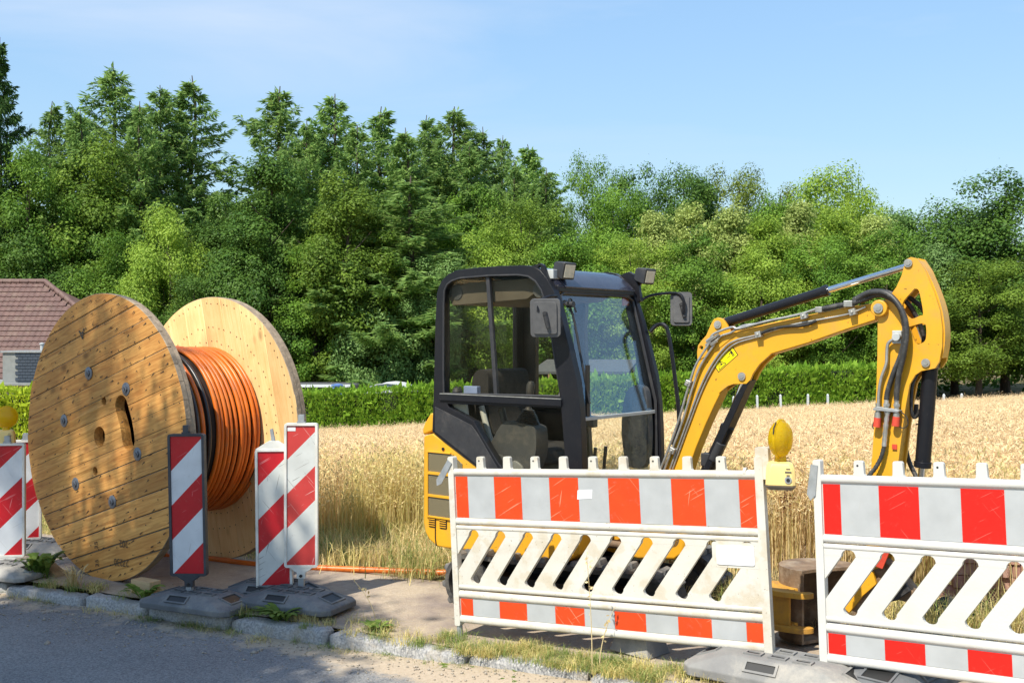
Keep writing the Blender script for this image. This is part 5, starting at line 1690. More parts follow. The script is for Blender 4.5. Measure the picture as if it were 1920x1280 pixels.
# ---------------------------------------------------------------- barriers
def barrier(label, O, yaw, roll, lean, plastic, red, nslot, cover, hook_label, holes_seed, scale_feet=.06):
    """slotted plastic barrier. local x along it, z up, z = 0 at the top of the upper stripes"""
    d = Vector((math.cos(yaw) * math.cos(roll), -math.sin(yaw) * math.cos(roll), math.sin(roll)))
    up = (Vector((0, 0, 1)) - d * d.z).normalized()
    nn_ = d.cross(up)
    up = (up * math.cos(lean) + nn_ * math.sin(lean)).normalized()
    yv = up.cross(d)
    Mw = Matrix(((d.x, yv.x, up.x, O[0]), (d.y, yv.y, up.y, O[1]), (d.z, yv.z, up.z, O[2]), (0, 0, 0, 1)))
    o = empty('safety_barrier'); o.matrix_world = Mw @ Matrix.Translation((0, 0, -1.0))
    off = 1.0
    U_ = .19
    W = U_ * 10
    def bld(mb, nm, mt, smooth=30, bevel=.004, seg=2, parent=None):
        mb.v = [(a, b, c + off) for a, b, c in mb.v]
        return mb.build(nm, mt, parent or o, smooth=smooth, bevel=bevel, seg=seg)
    def rail(nm, z, h, dep=.022):
        mb = MB(); mb.v = []
        prof = rrect(-dep, dep, z - h / 2, z + h / 2, min(h, dep * 2) * .42, 4)
        n = len(prof)
        vs = [(0.0, a, b) for a, b in prof] + [(W, a, b) for a, b in prof]
        fs = [(i, n + i, n + (i + 1) % n, (i + 1) % n) for i in range(n)] + [tuple(range(n)), tuple(range(2 * n - 1, n - 1, -1))]
        mb.add(vs, [f[::-1] for f in fs]); bld(mb, nm, plastic, 50, 0)
    rail('top_rail', .023, .042)
    rail('rail', -.2735, .040); rail('rail', -.311, .028, .018)
    rail('rail', -.668, .030, .018); rail('rail', -.7135, .044)
    rail('bottom_rail', -.8635, .046)
    # posts
    for x0, x1, zl in ((-.038, .002, -.905), (W - .002, W + .042, -.945)):
        mb = MB(); mb.prism(rrect(x0, x1, zl, .118, .012, 3), -.0235, .0235); bld(mb, 'post', plastic, 35, .006)
    mb = MB(); mb.cyl((-.018, 0, -.9), (-.018, 0, -1.02), .018, n=12); bld(mb, 'ground_pin', M['galv'], 40, 0)
    # pickets along the top
    for k in range(1, 10):
        x_ = k * U_ + .002
        mb = MB(); mb.prism([(x_ - .034, .040), (x_ + .034, .040), (x_ + .026, .052), (x_ + .024, .110), (x_ + .018, .117), (x_ - .018, .117), (x_ - .024, .110), (x_ - .026, .052)], -.016, .016)
        pk = bld(mb, 'picket', plastic, 30, .005)
        if k % 2 == holes_seed:
            mb = MB(); mb.cyl((x_ - .004, -.0168, .092), (x_ - .004, -.015, .092), .0055, n=8); bld(mb, 'hole', M['inkblack'], 30, 0, parent=pk)  # black disc on the face: the hole's shade as a colour
    # backing panels behind the stripes
    mb = MB(); mb.box(0, W, -.008, .012, -.255, .004); bld(mb, 'upper_panel', plastic, 0, 0)
    mb = MB(); mb.box(0, W, -.008, .012, -.842, -.690); bld(mb, 'lower_panel', plastic, 0, 0)
    # stripes
    edges = [0, .5] + [.5 + i for i in range(1, 10)] + [10]
    for row, (zt, zb) in enumerate(((-.003, -.250), (-.739, -.8375))):
        for i in range(len(edges) - 1):
            x0, x1 = edges[i] * U_ + (.006 if i == 0 else 0), edges[i + 1] * U_ - (.006 if i == len(edges) - 2 else 0)
            mb = MB(); mb.box(x0 + .0005, x1 - .0005, -.0102, -.0081, zb, zt)
            bld(mb, 'red_panel' if i % 2 == 0 else 'white_panel', red if i % 2 == 0 else M['whitesheet'], 0, 0)
    # slotted middle: head strip and foot strip with rounded notches, separate sloping slats
    zt, zb = -.355, -.612
    sh = .19
    hw = .0365
    def notch(xc, z, sgn, n=8):
        pts = []
        for i in range(n + 1):
            a = math.pi * i / n
            pts.append((xc - hw * math.cos(a), z + sgn * hw * math.sin(a) * .95))
        return pts
    tops = [.125 + U_ * k for k in range(nslot)]
    poly = [(W, -.318), (0, -.318), (0, zt)]
    for xc in tops:
        if xc + hw < W - .005: poly += notch(xc, zt, 1)
    poly.append((W, zt))
    mb = MB(); mb.prism(poly[::-1], -.014, .014); bld(mb, 'slat_head', plastic, 20, 0)
    poly = [(0, -.672), (W, -.672), (W, zb)]
    for xc in tops[::-1]:
        if xc - sh - hw > .005: poly += notch(xc - sh, zb, -1)[::-1]
    poly.append((0, zb))
    mb = MB(); mb.prism(poly[::-1], -.014, .014); bld(mb, 'slat_foot', plastic, 20, 0)
    for k in range(-1, nslot):
        xl = .0 if k < 0 else tops[k] + hw
        xr = tops[k + 1] - hw if k + 1 < nslot else W
        q = [(xl, zt), (xr, zt), (xr - sh, zb), (xl - sh, zb)]
        if k < 0: q = [(-.0, zt), (xr, zt), (.0, zt - (xr) / sh * (zt - zb))]
        if k == nslot - 1:
            if xl >= W: continue
            q = [(xl, zt), (W, zt), (W, zb), (W - .001, zb), (xl - sh, zb)]
        if k == 0:
            z_cut = zt + (zb - zt) * (xl / sh)
            q = [(xl, zt), (xr, zt), (xr - sh, zb), (0, zb), (0, z_cut)]
        mb = MB(); mb.prism(q, -.0135, .0135); bld(mb, 'slat', plastic, 20, 0)
    if cover:
        mb = MB(); mb.prism(rrect(1.665, 1.872, -.447, -.345, .012), -.0185, -.0145); mb.v = list(mb.v); bld(mb, 'blank_label_plate', M['labelwhite'], 30, .003)
        mb = MB(); mb.prism(rrect(1.64, 1.896, -.462, -.33, .012), -.0142, .0145); bld(mb, 'label_backing', plastic, 30, .003)
        mb = MB(); mb.prism([(.845, -.125), (.94, -.118), (.945, -.068), (.85, -.073)], -.0118, -.0104); bld(mb, 'paper_sticker', M['labelwhite'], 0, 0)
    # hook plate on the left post
    mb = MB()
    a_ = R(-35) if cover else R(-8)
    Mh = Matrix.Translation((-.03, -.028, .072)) @ Matrix.Rotation(-a_ , 4, 'Y')
    mb.prism([(-.018, .02), (.018, .02), (.022, -.13), (.0, -.16), (-.022, -.13)], -.003, .003, M=Mh); bld(mb, 'hook', M['galv'], 30, 0)
    tag(o, label, 'barrier', 'red and white safety barriers')
    return o


H0 = 1.84
b1 = barrier('barrier with orange red panels in front of the excavator', (-.3457, 6.516, H0 - .852), .5567, .0603, -.0088, M['whiteplastic'], M['redsheet'], 10, True, '', 1)
b2 = barrier('cleaner barrier with bright red panels cut by the right edge', (1.561, 5.368, H0 - .739), .6497, .0518, -.0359, M['whiteplastic2'], M['redsheet2'], 10, False, '', 1)
foot_plate('foot_plate', 'pale worn foot plate under the gap between the two barriers', (1.37, 5.40, gza(1.37, 5.4) + .0), -.62, .95, .42, .125, mat=M['footpale'])
foot_plate('foot_plate', 'grey foot plate in shade behind the second barrier', (1.95, 5.30, gza(1.95, 5.3) + .0), .75, .7, .40, .11)
mb = MB(); mb.taper(-.14, .14, -.1, .1, 0, .1, .03, .02); kb = mb.build('concrete_block', M['footpale'], smooth=0, bevel=.006); kb.location = (.72, 6.02, gza(.72, 6.0)); kb.rotation_euler = (0, 0, -.8)
tag(kb, 'small grey block under the middle of the first barrier', 'block')
lamp('yellow warning lamp on the post between the two barriers', tuple(b1.matrix_world @ Vector((2.03, -.02, .955))), -.25, 1.03, lens_turn=R(70))
# clamp bracket that carries the lamp is part of the post area of barrier one
mb = MB(); mb.prism(rrect(1.905, 1.975, 1.0, 1.165, .01), -.02, .02); mb.cyl((1.84, -.0, 1.035), (1.97, 0, 1.035), .012, n=8); mb.cyl((1.835, 0, 1.035), (1.85, 0, 1.035), .024, n=10)
mb.build('lamp_clamp', M['whiteplastic'], b1, smooth=30)

# ---------------------------------------------------------------- mini excavator
# local frame: x forward, y to the far side, z up; origin on the ground under the slew ring
ex = empty('mini_excavator', (.5, 7.05, 0), R(-38.5))
tag(ex, 'yellow mini excavator with black glazed cab parked behind the barriers', 'excavator')
YN, YF = -.455, .525
M['mirrorback'] = pmat('grey_mirror_back', (.10, .10, .102), (.075, .075, .078), scale=20, rough=.6, bump=.001, bscale=200, dirt=(.2, .19, .18), dirt_amt=.4)


def part(mb, name, mat, parent=ex, smooth=35, bevel=0.0, seg=2):
    return mb.build(name, mat, parent, smooth=smooth, bevel=bevel, seg=seg)


def plate(name, outline, y0, y1, mat, holes=(), parent=ex, bevel=.004, smooth=30, side=None):
    mb = MB(); mb.prism(outline, y0, y1, holes=holes, side=side)
    return part(mb, name, mat, parent, smooth, bevel)


# --- undercarriage
uc = MB()
Ru = Matrix.Rotation(R(8.5), 4, 'Z')
uc.box(-.5, .5, -.27, .27, .17, .34, 0, Ru)
uc.cyl((0, 0, .33), (0, 0, .44), .26, n=28)
part(uc, 'undercarriage', M['black'], bevel=.01)


def track(yc):
    L, Rr, zc, wid = 1.6, .19, .235, .24
    hl = L / 2 - Rr
    def loop(r, n=14):
        pts = []
        for i in range(n + 1):
            a = R(-90) + math.pi * i / n
            pts.append((hl + r * math.cos(a), zc + r * math.sin(a)))
        for i in range(n + 1):
            a = R(90) + math.pi * i / n
            pts.append((-hl + r * math.cos(a), zc + r * math.sin(a)))
        return pts
    mb = MB(); mb.prism(loop(Rr), yc - wid / 2, yc + wid / 2, holes=[loop(Rr - .03)])
    mb.v = [tuple(Ru @ Vector(p)) for p in mb.v]
    tr = part(mb, 'track', M['rubber'], bevel=.008)
    # lugs around the belt
    lm = MB()
    lm.taper(-.026, .026, -wid / 2 + .004, -.008, -.002, .03, .010, .008)
    lm.taper(-.026, .026, .008, wid / 2 - .004, -.002, .03, .010, .008)
    per = 4 * hl + 2 * math.pi * Rr
    N = 34
    proto = None
    for i in range(N):
        s = per * i / N
        if s < 2 * hl: p = Vector((-hl + s, 0, zc + Rr)); a = 0
        elif s < 2 * hl + math.pi * Rr:
            t = (s - 2 * hl) / Rr; p = Vector((hl + Rr * math.sin(t), 0, zc + Rr * math.cos(t))); a = t
        elif s < 4 * hl + math.pi * Rr: p = Vector((hl - (s - 2 * hl - math.pi * Rr), 0, zc - Rr)); a = math.pi
        else:
            t = (s - 4 * hl - math.pi * Rr) / Rr; p = Vector((-hl - Rr * math.sin(t), 0, zc - Rr * math.cos(t))); a = math.pi + t
        if proto is None:
            o = lm.build('lug', M['lugrubber'], tr, smooth=25, bevel=.005); proto = o
        else:
            o = proto.copy(); col.objects.link(o); o.parent = tr
        o.matrix_local = Ru @ Matrix.Translation((p.x, yc, p.z)) @ Matrix.Rotation(a, 4, 'Y')
    for xw, rw, nm in ((hl, .15, 'sprocket'), (-hl, .15, 'idler'), (-.3, .07, 'roller'), (0, .07, 'roller'), (.3, .07, 'roller')):
        mb = MB()
        z_ = zc if rw > .1 else zc - Rr + .03 + rw
        mb.cyl((xw, yc - wid * .36, z_), (xw, yc + wid * .36, z_), rw, n=22)
        mb.cyl((xw, yc - wid * .46, z_), (xw, yc - wid * .34, z_), rw * .5, n=14)
        mb.v = [tuple(Ru @ Vector(p)) for p in mb.v]
        part(mb, nm, M['rubber'], tr)
    mb = MB(); mb.box(-hl + .1, hl - .1, yc - wid * .3, yc + wid * .3, .17, .30, 0, Ru); part(mb, 'track_frame', M['black'], tr)
    return tr


track(-.38); track(.38)

# --- house body
body_prof = [(-1.065, 1.15), (-1.068, .56), (-1.05, .49), (-1.01, .44), (-.94, .405), (-.80, .40), (.16, .445), (.24, .50), (.25, .74), (-.19, .775), (-.404, .89), (-.577, .985), (-.871, 1.137), (-.964, 1.178)]
bm = MB(); bm.prism(body_prof, YN + .002, YF - .002)
body = part(bm, 'body', M['yellow'], bevel=.03, seg=4)
# engine hood behind the cab
hood = plate('engine_hood', [(-1.075, 1.155), (-.975, 1.19), (-.962, 1.31), (-1.0, 1.315), (-1.06, 1.24), (-1.078, 1.19)], YN + .01, YF - .01, M['yellow'], parent=body, bevel=.015)
# counterweight seams and louvred grilles on the near side
for z0, z1 in ((.915, 1.045), (.76, .895), (.613, .742)):
    right = -.70 if z0 > .9 else -.62
    out = [(-1.006, z0), (right, z0), (right, z1 - .06 if z0 > .9 else z1), (-.80, z1) if z0 > .9 else (right - .01, z1), (-1.006, z1)]
    plate('grille', out, YN - .0035, YN + .004, M['grille'], parent=body, bevel=0)
    fr = MB()
    zs = [(-1.02, -1.006, z0 - .01, z1 + .01), (-1.006, right, z0 - .012, z0), (-1.006, -.8 if z0 > .9 else right, z1, z1 + .01)]
    for a, b, c, d in zs: fr.box(a, b, YN - .012, YN + .003, c, d)
    part(fr, 'grille_frame', M['yellow'], body, 0, .002)
seam = MB(); seam.tube([(-.945, YN - .001, .60), (-.945, YN - .001, .46), (-.935, YN - .001, .41)], .004, n=5); part(seam, 'panel_seam', M['inkblack'], body)
for k, x_ in enumerate((-1.005, -.905)):
    vb = MB()
    plate('vent_shade_plate', rrect(x_, x_ + .065, .535, .60, .008), YN - .003, YN + .003, M['inkblack'], parent=body, bevel=0)  # black plate, shade of the vent opening put into its colour
    for i in range(4):
        vb.box(x_ + .004, x_ + .061, YN - .008, YN - .001, .543 + i * .015, .548 + i * .015)
    part(vb, 'vent_louvre', M['yellow'], body, 0)
plate('red_label', [(-.36, .585), (-.24, .592), (-.24, .612), (-.36, .605)], YN - .0032, YN + .002, M['redplastic'], parent=body, bevel=0)
mb = MB(); mb.cyl((-.873, YN - .006, 1.075), (-.873, YN + .01, 1.075), .011, n=12); part(mb, 'latch', M['inkblack'], body)
# swing bracket and floor nose
nose = MB(); nose.prism([(.2, .46), (.45, .44), (.70, .47), (.77, .52), (.80, .62), (.76, .95), (.66, 1.0), (.56, .95), (.50, .72), (.2, .70)], -.10, .11)
part(nose, 'swing_bracket', M['yellow'], bevel=.02)
mb = MB(); mb.cyl((.69, -.10, .60), (.69, .15, .60), .055, n=18); mb.cyl((.40, -.1, .52), (.12, -.22, .54), .028, n=12); part(mb, 'swing_pin', M['rust'])
mb = MB(); mb.cyl((.42, -.14, .62), (-.1, -.30, .6), .022, n=12); part(mb, 'swing_cylinder_rod', M['chrome'])

# --- cab
win = [(-.862, 1.452), (-.867, 1.584), (-.864, 2.044), (-.856, 2.15), (-.83, 2.19), (-.79, 2.212), (-.722, 2.228), (-.467, 2.236), (-.222, 2.232), (-.14, 2.22), (-.083, 2.187), (-.036, 2.13), (.004, 2.029), (.040, 1.857), (.076, 1.662), (.112, 1.468)]
low = [(-.832, 1.383), (-.815, 1.36), (-.593, 1.278), (-.545, 1.208), (-.389, 1.02), (-.18, .82), (.155, .80), (.146, 1.1), (.118, 1.395)]
outer = [(-.968, 1.19), (-.955, 1.457), (-.938, 1.958), (-.925, 2.13), (-.905, 2.18), (-.875, 2.22), (-.825, 2.255), (-.75, 2.281), (-.577, 2.292), (-.343, 2.294), (-.16, 2.29), (-.10, 2.28), (-.046, 2.255), (.004, 2.205), (.060, 2.125), (.125, 1.947), (.18, 1.766), (.236, 1.564), (.262, 1.385), (.272, 1.217), (.277, 1.05), (.28, .745),
         (-.19, .77), (-.404, .885), (-.577, .98), (-.871, 1.132)]
cabf = plate('cab_frame', outer, YN - .008, YN + .05, M['black'], holes=[win[::-1], low[::-1]], bevel=.014)
# far side: frame with big door window
outf = [p for p in outer]
doorw = [(-.30, .86), (-.32, 1.1), (-.36, 1.9), (-.345, 2.15), (-.22, 2.21), (-.09, 2.185), (-.03, 2.11), (.05, 1.8), (.10, 1.52), (.06, 1.47), (.05, 1.30), (.09, 1.2), (.19, 1.1), (.215, .9), (.2, .86)]
rearw = [(-.80, 1.40), (-.80, 2.1), (-.74, 2.2), (-.5, 2.22), (-.455, 2.18), (-.45, 1.40)]
plate('far_door_frame', outf, YF - .045, YF, M['black'], holes=[doorw, rearw[::-1]], bevel=.008)
mb = MB(); mb.prism(doorw, YF - .025, YF - .020); part(mb, 'far_door_glass', M['backglass'], smooth=0)
mb = MB(); mb.prism(rearw[::-1], YF - .025, YF - .020); part(mb, 'far_rear_glass', M['backglass'], smooth=0)
# rear wall of the cab: lower panel, frame and pane
mb = MB(); mb.box(-.965, -.925, YN + .05, YF - .05, 1.19, 1.44); mb.box(-.945, -.905, YN + .05, YF - .05, 2.1, 2.2)
for y_ in (YN + .05, YF - .12): mb.box(-.958, -.915, y_, y_ + .07, 1.43, 2.12)
part(mb, 'rear_frame', M['black'], bevel=.008)
mb = MB(); mb.box(-.94, -.935, YN + .11, YF - .11, 1.435, 2.11); part(mb, 'rear_glass', M['backglass'], smooth=0)
# near side panes: two sliding upper panes with seals, one lower pane
def inset(poly, k):
    cx = sum(p[0] for p in poly) / len(poly); cz = sum(p[1] for p in poly) / len(poly)
    return [(cx + (x - cx) * k, cz + (z - cz) * k) for x, z in poly]
def cutx(poly, x0, keep_left):
    return clip_half(poly, (lambda p: x0 - p[0]) if keep_left else (lambda p: p[0] - x0))
slope = lambda z: -.49 + (2.22 - z) * .09
left_p = clip_half(win, lambda p: slope(p[1]) - p[0]); right_p = clip_half(win, lambda p: p[0] - slope(p[1]))
mb = MB(); mb.prism(left_p, YN + .012, YN + .016); part(mb, 'rear_side_pane', M['sideglass'], smooth=0)
mb = MB(); mb.prism(right_p, YN + .022, YN + .026); part(mb, 'front_side_pane', M['sideglass'], smooth=0)
mb = MB(); mb.prism([(slope(2.235) - .012, 2.235), (slope(1.46) - .012, 1.46), (slope(1.46) + .018, 1.46), (slope(2.235) + .018, 2.235)], YN + .004, YN + .03); part(mb, 'pane_seal', M['blackplastic'], smooth=0, bevel=.003)
mb = MB(); mb.prism(inset(low, .998), YN + .014, YN + .018); part(mb, 'lower_side_pane', M['sideglass'], smooth=0)
rub = MB(); rub.tube([(x, YN - .006, z) for x, z in win] + [(win[0][0], YN - .006, win[0][1])], .007, n=6); part(rub, 'window_seal', M['blackplastic'])
mb = MB(); mb.box(-.895, .128, YN - .022, YN - .006, 1.405, 1.448); part(mb, 'window_sill', M['black'], bevel=.004)
mb = MB(); mb.box(-.885, .125, YN - .024, YN - .008, 1.4485, 1.4535); part(mb, 'sill_strip', M['steel'], smooth=0)
# black sloping kick panel below the sill at the rear
plate('kick_panel', [(-.94, 1.36), (-.845, 1.33), (-.61, 1.25), (-.56, 1.2), (-.40, 1.0), (-.36, .93), (-.45, .93), (-.86, 1.15), (-.94, 1.19)], YN - .012, YN - .007, M['blackplastic'], bevel=.002)
# roof and front visor
roofp = [(-.935, 2.12), (-.90, 2.19), (-.83, 2.245), (-.74, 2.272), (-.45, 2.285), (-.16, 2.283), (-.06, 2.258), (.02, 2.20), (.068, 2.150), (.05, 2.138), (0, 2.17), (-.08, 2.225), (-.16, 2.245), (-.74, 2.235), (-.86, 2.18), (-.91, 2.11)]
plate('cab_roof', roofp, YN + .045, YF - .04, M['roofpaint'], bevel=.012, smooth=50)
plate('visor', [(-.085, 2.27), (.0, 2.235), (.06, 2.175), (.085, 2.150), (.07, 2.143), (-.02, 2.19), (-.1, 2.25)], YN + .10, YF - .09, M['roofpaint'], bevel=.012, smooth=50)
plate('headliner', [(-.87, 2.09), (-.82, 2.17), (-.7, 2.2), (-.15, 2.21), (-.06, 2.165), (-.08, 2.15), (-.2, 2.08), (-.6, 2.06), (-.84, 2.05)], YN + .06, YF - .055, pmat('beige_headliner', (.09, .078, .06), (.07, .06, .045), scale=9, rough=.9), bevel=.01)
for x_ in (-.80, -.10):
    mb = MB(); mb.cyl((x_, YN + .0595, 2.135), (x_, YN + .055, 2.135), .05, n=24); part(mb, 'speaker', M['darkgrey'])
# windscreen: two panes on the slanting front, header beam, bottom bar
def fx(z):   # front plane: leans back towards the top
    return .262 + (1.40 - z) * .02 if z < 1.40 else .262 - (z - 1.40) * .262
def fpane(nm, z0, z1, mat, y0=YN + .03, y1=YF - .03, th=.006, dx=-.03):
    mb = MB()
    vs = [(fx(z0) + dx, y0, z0), (fx(z0) + dx, y1, z0), (fx(z1) + dx, y1, z1), (fx(z1) + dx, y0, z1)]
    vs += [(a - th, b, c) for a, b, c in vs]
    mb.add(vs, [(0, 1, 2, 3), (7, 6, 5, 4), (0, 4, 5, 1), (1, 5, 6, 2), (2, 6, 7, 3), (3, 7, 4, 0)])
    return part(mb, nm, mat, smooth=0)
fpane('windscreen', 1.335, 2.13, M['frontglass'])
fpane('lower_windscreen', .80, 1.318, M['backglass'])
mb = MB()
for (z, r_) in ((2.135, .03),):
    mb.box(fx(z) - .075, fx(z) - .005, YN + .04, YF - .04, z - .022, z + .03)
part(mb, 'header_beam', M['black'], bevel=.012)
mb = MB(); mb.box(fx(1.327) - .042, fx(1.327) - .02, YN + .045, YF - .045, 1.316, 1.337); part(mb, 'screen_bar', M['palegrey'], smooth=0, bevel=.002)
mb = MB(); mb.box(.2, .262, YN + .05, YF - .05, .745, .81); part(mb, 'front_sill', M['black'], bevel=.008)
mb = MB(); mb.tube([(fx(z) - .022, YN + .062, z) for z in (.82, 1.1, 1.4, 1.7, 2.0, 2.09)] + [(fx(2.11) - .022, YN + .1, 2.112), (fx(2.11) - .022, YF - .12, 2.112), (fx(2.08) - .022, YF - .065, 2.08)] + [(fx(z) - .022, YF - .06, z) for z in (1.9, 1.4, .82)], .011, n=6)
part(mb, 'screen_seal', M['blackplastic'])
# orange tab behind the screen corner
mb = MB(); mb.box(fx(2.07) - .06, fx(2.07) - .052, YF - .15, YF - .07, 2.05, 2.11); part(mb, 'orange_tab', M['conduit'], smooth=0)
# floor and interior
mb = MB(); mb.box(-.90, .25, YN + .05, YF - .05, .76, .80); mb.box(-.92, -.3, YN + .05, YF - .05, .80, .92); part(mb, 'cab_floor', M['darkgrey'], smooth=0)
seat = MB()
bk = [(-.70, 1.02), (-.80, 1.30), (-.835, 1.50), (-.81, 1.585), (-.74, 1.61), (-.69, 1.55), (-.68, 1.3), (-.58, 1.07)]
seat.prism(cr2(bk + [bk[0]], 4)[:-1], -.20, .26)
sb = part(seat, 'seat', M['fabric'], bevel=.05, seg=4)
mb = MB(); cu_ = [(-.74, .98), (-.70, 1.08), (-.45, 1.10), (-.27, 1.09), (-.23, 1.04), (-.28, .97)]
mb.prism(cr2(cu_ + [cu_[0]], 4)[:-1], -.22, .28); part(mb, 'seat_cushion', M['fabric'], sb, bevel=.04, seg=3)
mb = MB(); mb.box(-.66, -.3, -.17, .23, .90, .985); part(mb, 'seat_base', M['darkgrey'], sb, bevel=.02)
mb = MB(); mb.tube([(-.72, -.235, 1.36), (-.66, -.24, 1.2), (-.62, -.24, 1.10)], .02, n=8); part(mb, 'seat_belt_stalk', M['palegrey'], sb)
# right hand console with joystick, grey covers
con = MB()
cpr = [(-.68, .90), (-.655, 1.02), (-.55, 1.10), (-.44, 1.255), (-.36, 1.285), (-.19, 1.262), (-.152, 1.225), (-.15, 1.10), (-.19, .98), (-.27, .88), (-.5, .85)]
con.prism(cr2(cpr + [cpr[0]], 3)[:-1], -.37, -.24)
cn = part(con, 'console', M['darkgrey'], bevel=.03, seg=3)
plate('console_cover', cr2([(-.655, .93), (-.63, 1.01), (-.54, 1.035), (-.50, .96), (-.54, .89), (-.62, .885), (-.655, .93)], 4)[:-1], -.385, -.365, M['greyplastic'], parent=cn, bevel=.008)
plate('console_cover', cr2([(-.54, .98), (-.47, 1.06), (-.38, 1.04), (-.36, .93), (-.42, .85), (-.53, .87), (-.54, .98)], 4)[:-1], -.40, -.372, M['darkgrey'], parent=cn, bevel=.01)
plate('console_cover', cr2([(-.36, .98), (-.32, 1.03), (-.245, .985), (-.28, .9), (-.34, .85), (-.36, .98)], 4)[:-1], -.385, -.365, M['greyplastic'], parent=cn, bevel=.008)
for x_, z_ in ((-.63, .98), (-.50, .93), (-.41, .98)):
    mb = MB(); mb.cyl((x_, -.403, z_), (x_, -.38, z_), .009, n=10); part(mb, 'screw', M['inkblack'], cn)
js = MB()
prof = []
for i in range(9):
    rr_ = .085 - i * .0055
    prof += [(rr_, i * .011), (rr_ - .016, i * .011 + .005)]
prof += [(.018, .105), (.016, .15), (.024, .17), (.028, .25), (.018, .275), (.0, .28)]
js.lathe([(r_, z_) for r_, z_ in prof], Matrix.Translation((-.27, -.30, 1.27)) @ Matrix.Rotation(R(6), 4, 'Y'), 22); part(js, 'joystick', M['blackplastic'], cn, smooth=50)
mb = MB(); mb.tube([(-.40, -.345, 1.08), (-.42, -.345, 1.25), (-.455, -.345, 1.36)], [.018, .02, .026], n=8); part(mb, 'control_lever', M['blackplastic'], cn)
# behind the seat: pale side trim, document and small levers on the sill
plate('rear_trim', [(-.85, 1.38), (-.71, 1.38), (-.69, 1.26), (-.66, 1.22), (-.53, 1.0), (-.49, .92), (-.545, .92), (-.72, 1.2), (-.78, 1.27), (-.84, 1.35)], -.41, -.385, M['palegrey'], bevel=.006)
plate('trim_latch', [(-.71, 1.27), (-.655, 1.275), (-.65, 1.235), (-.70, 1.225)], -.42, -.40, M['palegrey'], bevel=.005)
mb = MB(); mb.box(-.80, -.68, -.33, -.29, 1.43, 1.50); part(mb, 'document_folder', pmat('blue_folder', (.25, .32, .55), (.2, .27, .5), rough=.5), smooth=0, bevel=.004)
for x_ in (-.80, -.765):
    mb = MB(); mb.tube([(x_, -.40, 1.44), (x_ - .005, -.40, 1.50)], .008, n=6); part(mb, 'latch_pin', M['blackplastic'])
mb = MB(); mb.lathe([(.03, 0), (.036, .015), (.028, .04), (0, .045)], Matrix.Translation((-.785, -.41, 1.45)), 14); part(mb, 'window_latch', M['blackplastic'])
mb = MB(); mb.tube([(.04, -.30, 1.38), (0, -.28, 1.45), (-.02, -.26, 1.48)], [.03, .035, .02], n=8); part(mb, 'dash_knob', M['greyplastic'])
# left console seen through the windscreen, foot pedals
plate('left_console', cr2([(.05, .95), (.02, 1.2), (.045, 1.42), (.1, 1.495), (.19, 1.5), (.225, 1.4), (.235, 1.1), (.19, .95), (.05, .95)], 4)[:-1], .38, .44, M['darkgrey'], bevel=.015)
mb = MB(); mb.box(-.40, -.20, .36, .42, 1.2, 1.28); mb.tube([(-.28, .39, 1.26), (-.27, .39, 1.36)], [.03, .02], n=8); part(mb, 'left_joystick', M['blackplastic'], bevel=.012)
mb = MB(); mb.tube([(.10, -.10, .80), (.12, -.10, 1.02), (.13, -.10, 1.12)], .012, n=6); mb.tube([(.10, .02, .80), (.12, .02, 1.02), (.13, .02, 1.12)], .012, n=6); part(mb, 'travel_levers', M['black'])
mb = MB(); mb.box(.02, .2, -.3, .1, .80, .83); mb.box(.0, .08, -.40, -.26, .80, .98); part(mb, 'foot_rest', M['darkgrey'], bevel=.01)
# wiper
mb = MB(); mb.tube(cr([(fx(2.03) - .012, YN + .13, 2.03), (fx(1.95) - .010, YN + .15, 1.93), (fx(1.6) - .010, YN + .125, 1.6), (fx(1.42) - .012, YN + .12, 1.42)], 4), .008, n=6)
mb.tube(cr([(fx(2.03) - .005, YN + .10, 2.05), (fx(2.08) - .01, YN + .16, 2.075), (fx(2.0) - .01, YN + .19, 1.99)], 4), .006, n=6)
wp = part(mb, 'wiper', M['inkblack'])
mb = MB(); mb.box(fx(1.5) - .015, fx(1.5) - .002, YN + .105, YN + .14, 1.32, 1.66, 0); part(mb, 'wiper_blade', M['inkblack'], wp, smooth=0)
mb = MB(); mb.cyl((fx(2.02) - .03, YN + .125, 2.04), (fx(2.02) + .02, YN + .125, 2.04), .02, n=12); part(mb, 'wiper_pivot', M['blackplastic'], wp)

# work lights on brackets
def work_light(x, y, z, yawd):
    mb = MB()
    T_ = Matrix.Translation((x, y, z)) @ Matrix.Rotation(R(yawd), 4, 'Z') @ Matrix.Rotation(R(14), 4, 'Y')
    vs = []
    for xx, h in ((-.05, .036), (-.02, .048), (.06, .055)):
        for yy, zz in ((-1, -1), (1, -1), (1, 1), (-1, 1)): vs.append(T_ @ Vector((xx, yy * h * 1.05, zz * h)))
    fs = [(3, 2, 1, 0), (8, 9, 10, 11)]
    for k in range(2):
        for j in range(4): fs.append((k * 4 + j, k * 4 + (j + 1) % 4, k * 4 + 4 + (j + 1) % 4, k * 4 + 4 + j))
    mb.add(vs, fs); wl_ = part(mb, 'work_light', M['blackplastic'], bevel=.008)
    mb = MB(); mb.box(.0605, .0635, -.044, .044, -.041, .041, 0, T_); part(mb, 'lens', M['lens'], wl_, smooth=0, bevel=.002)
    mb = MB(); mb.tube([T_ @ Vector((-.01, 0, -.05)), T_ @ Vector((-.03, 0, -.085)), T_ @ Vector((-.06, 0, -.12))], .014, n=6); part(mb, 'light_bracket', M['black'], wl_)
work_light(.035, -.33, 2.262, -8)
work_light(.105, .53, 2.262, -8)
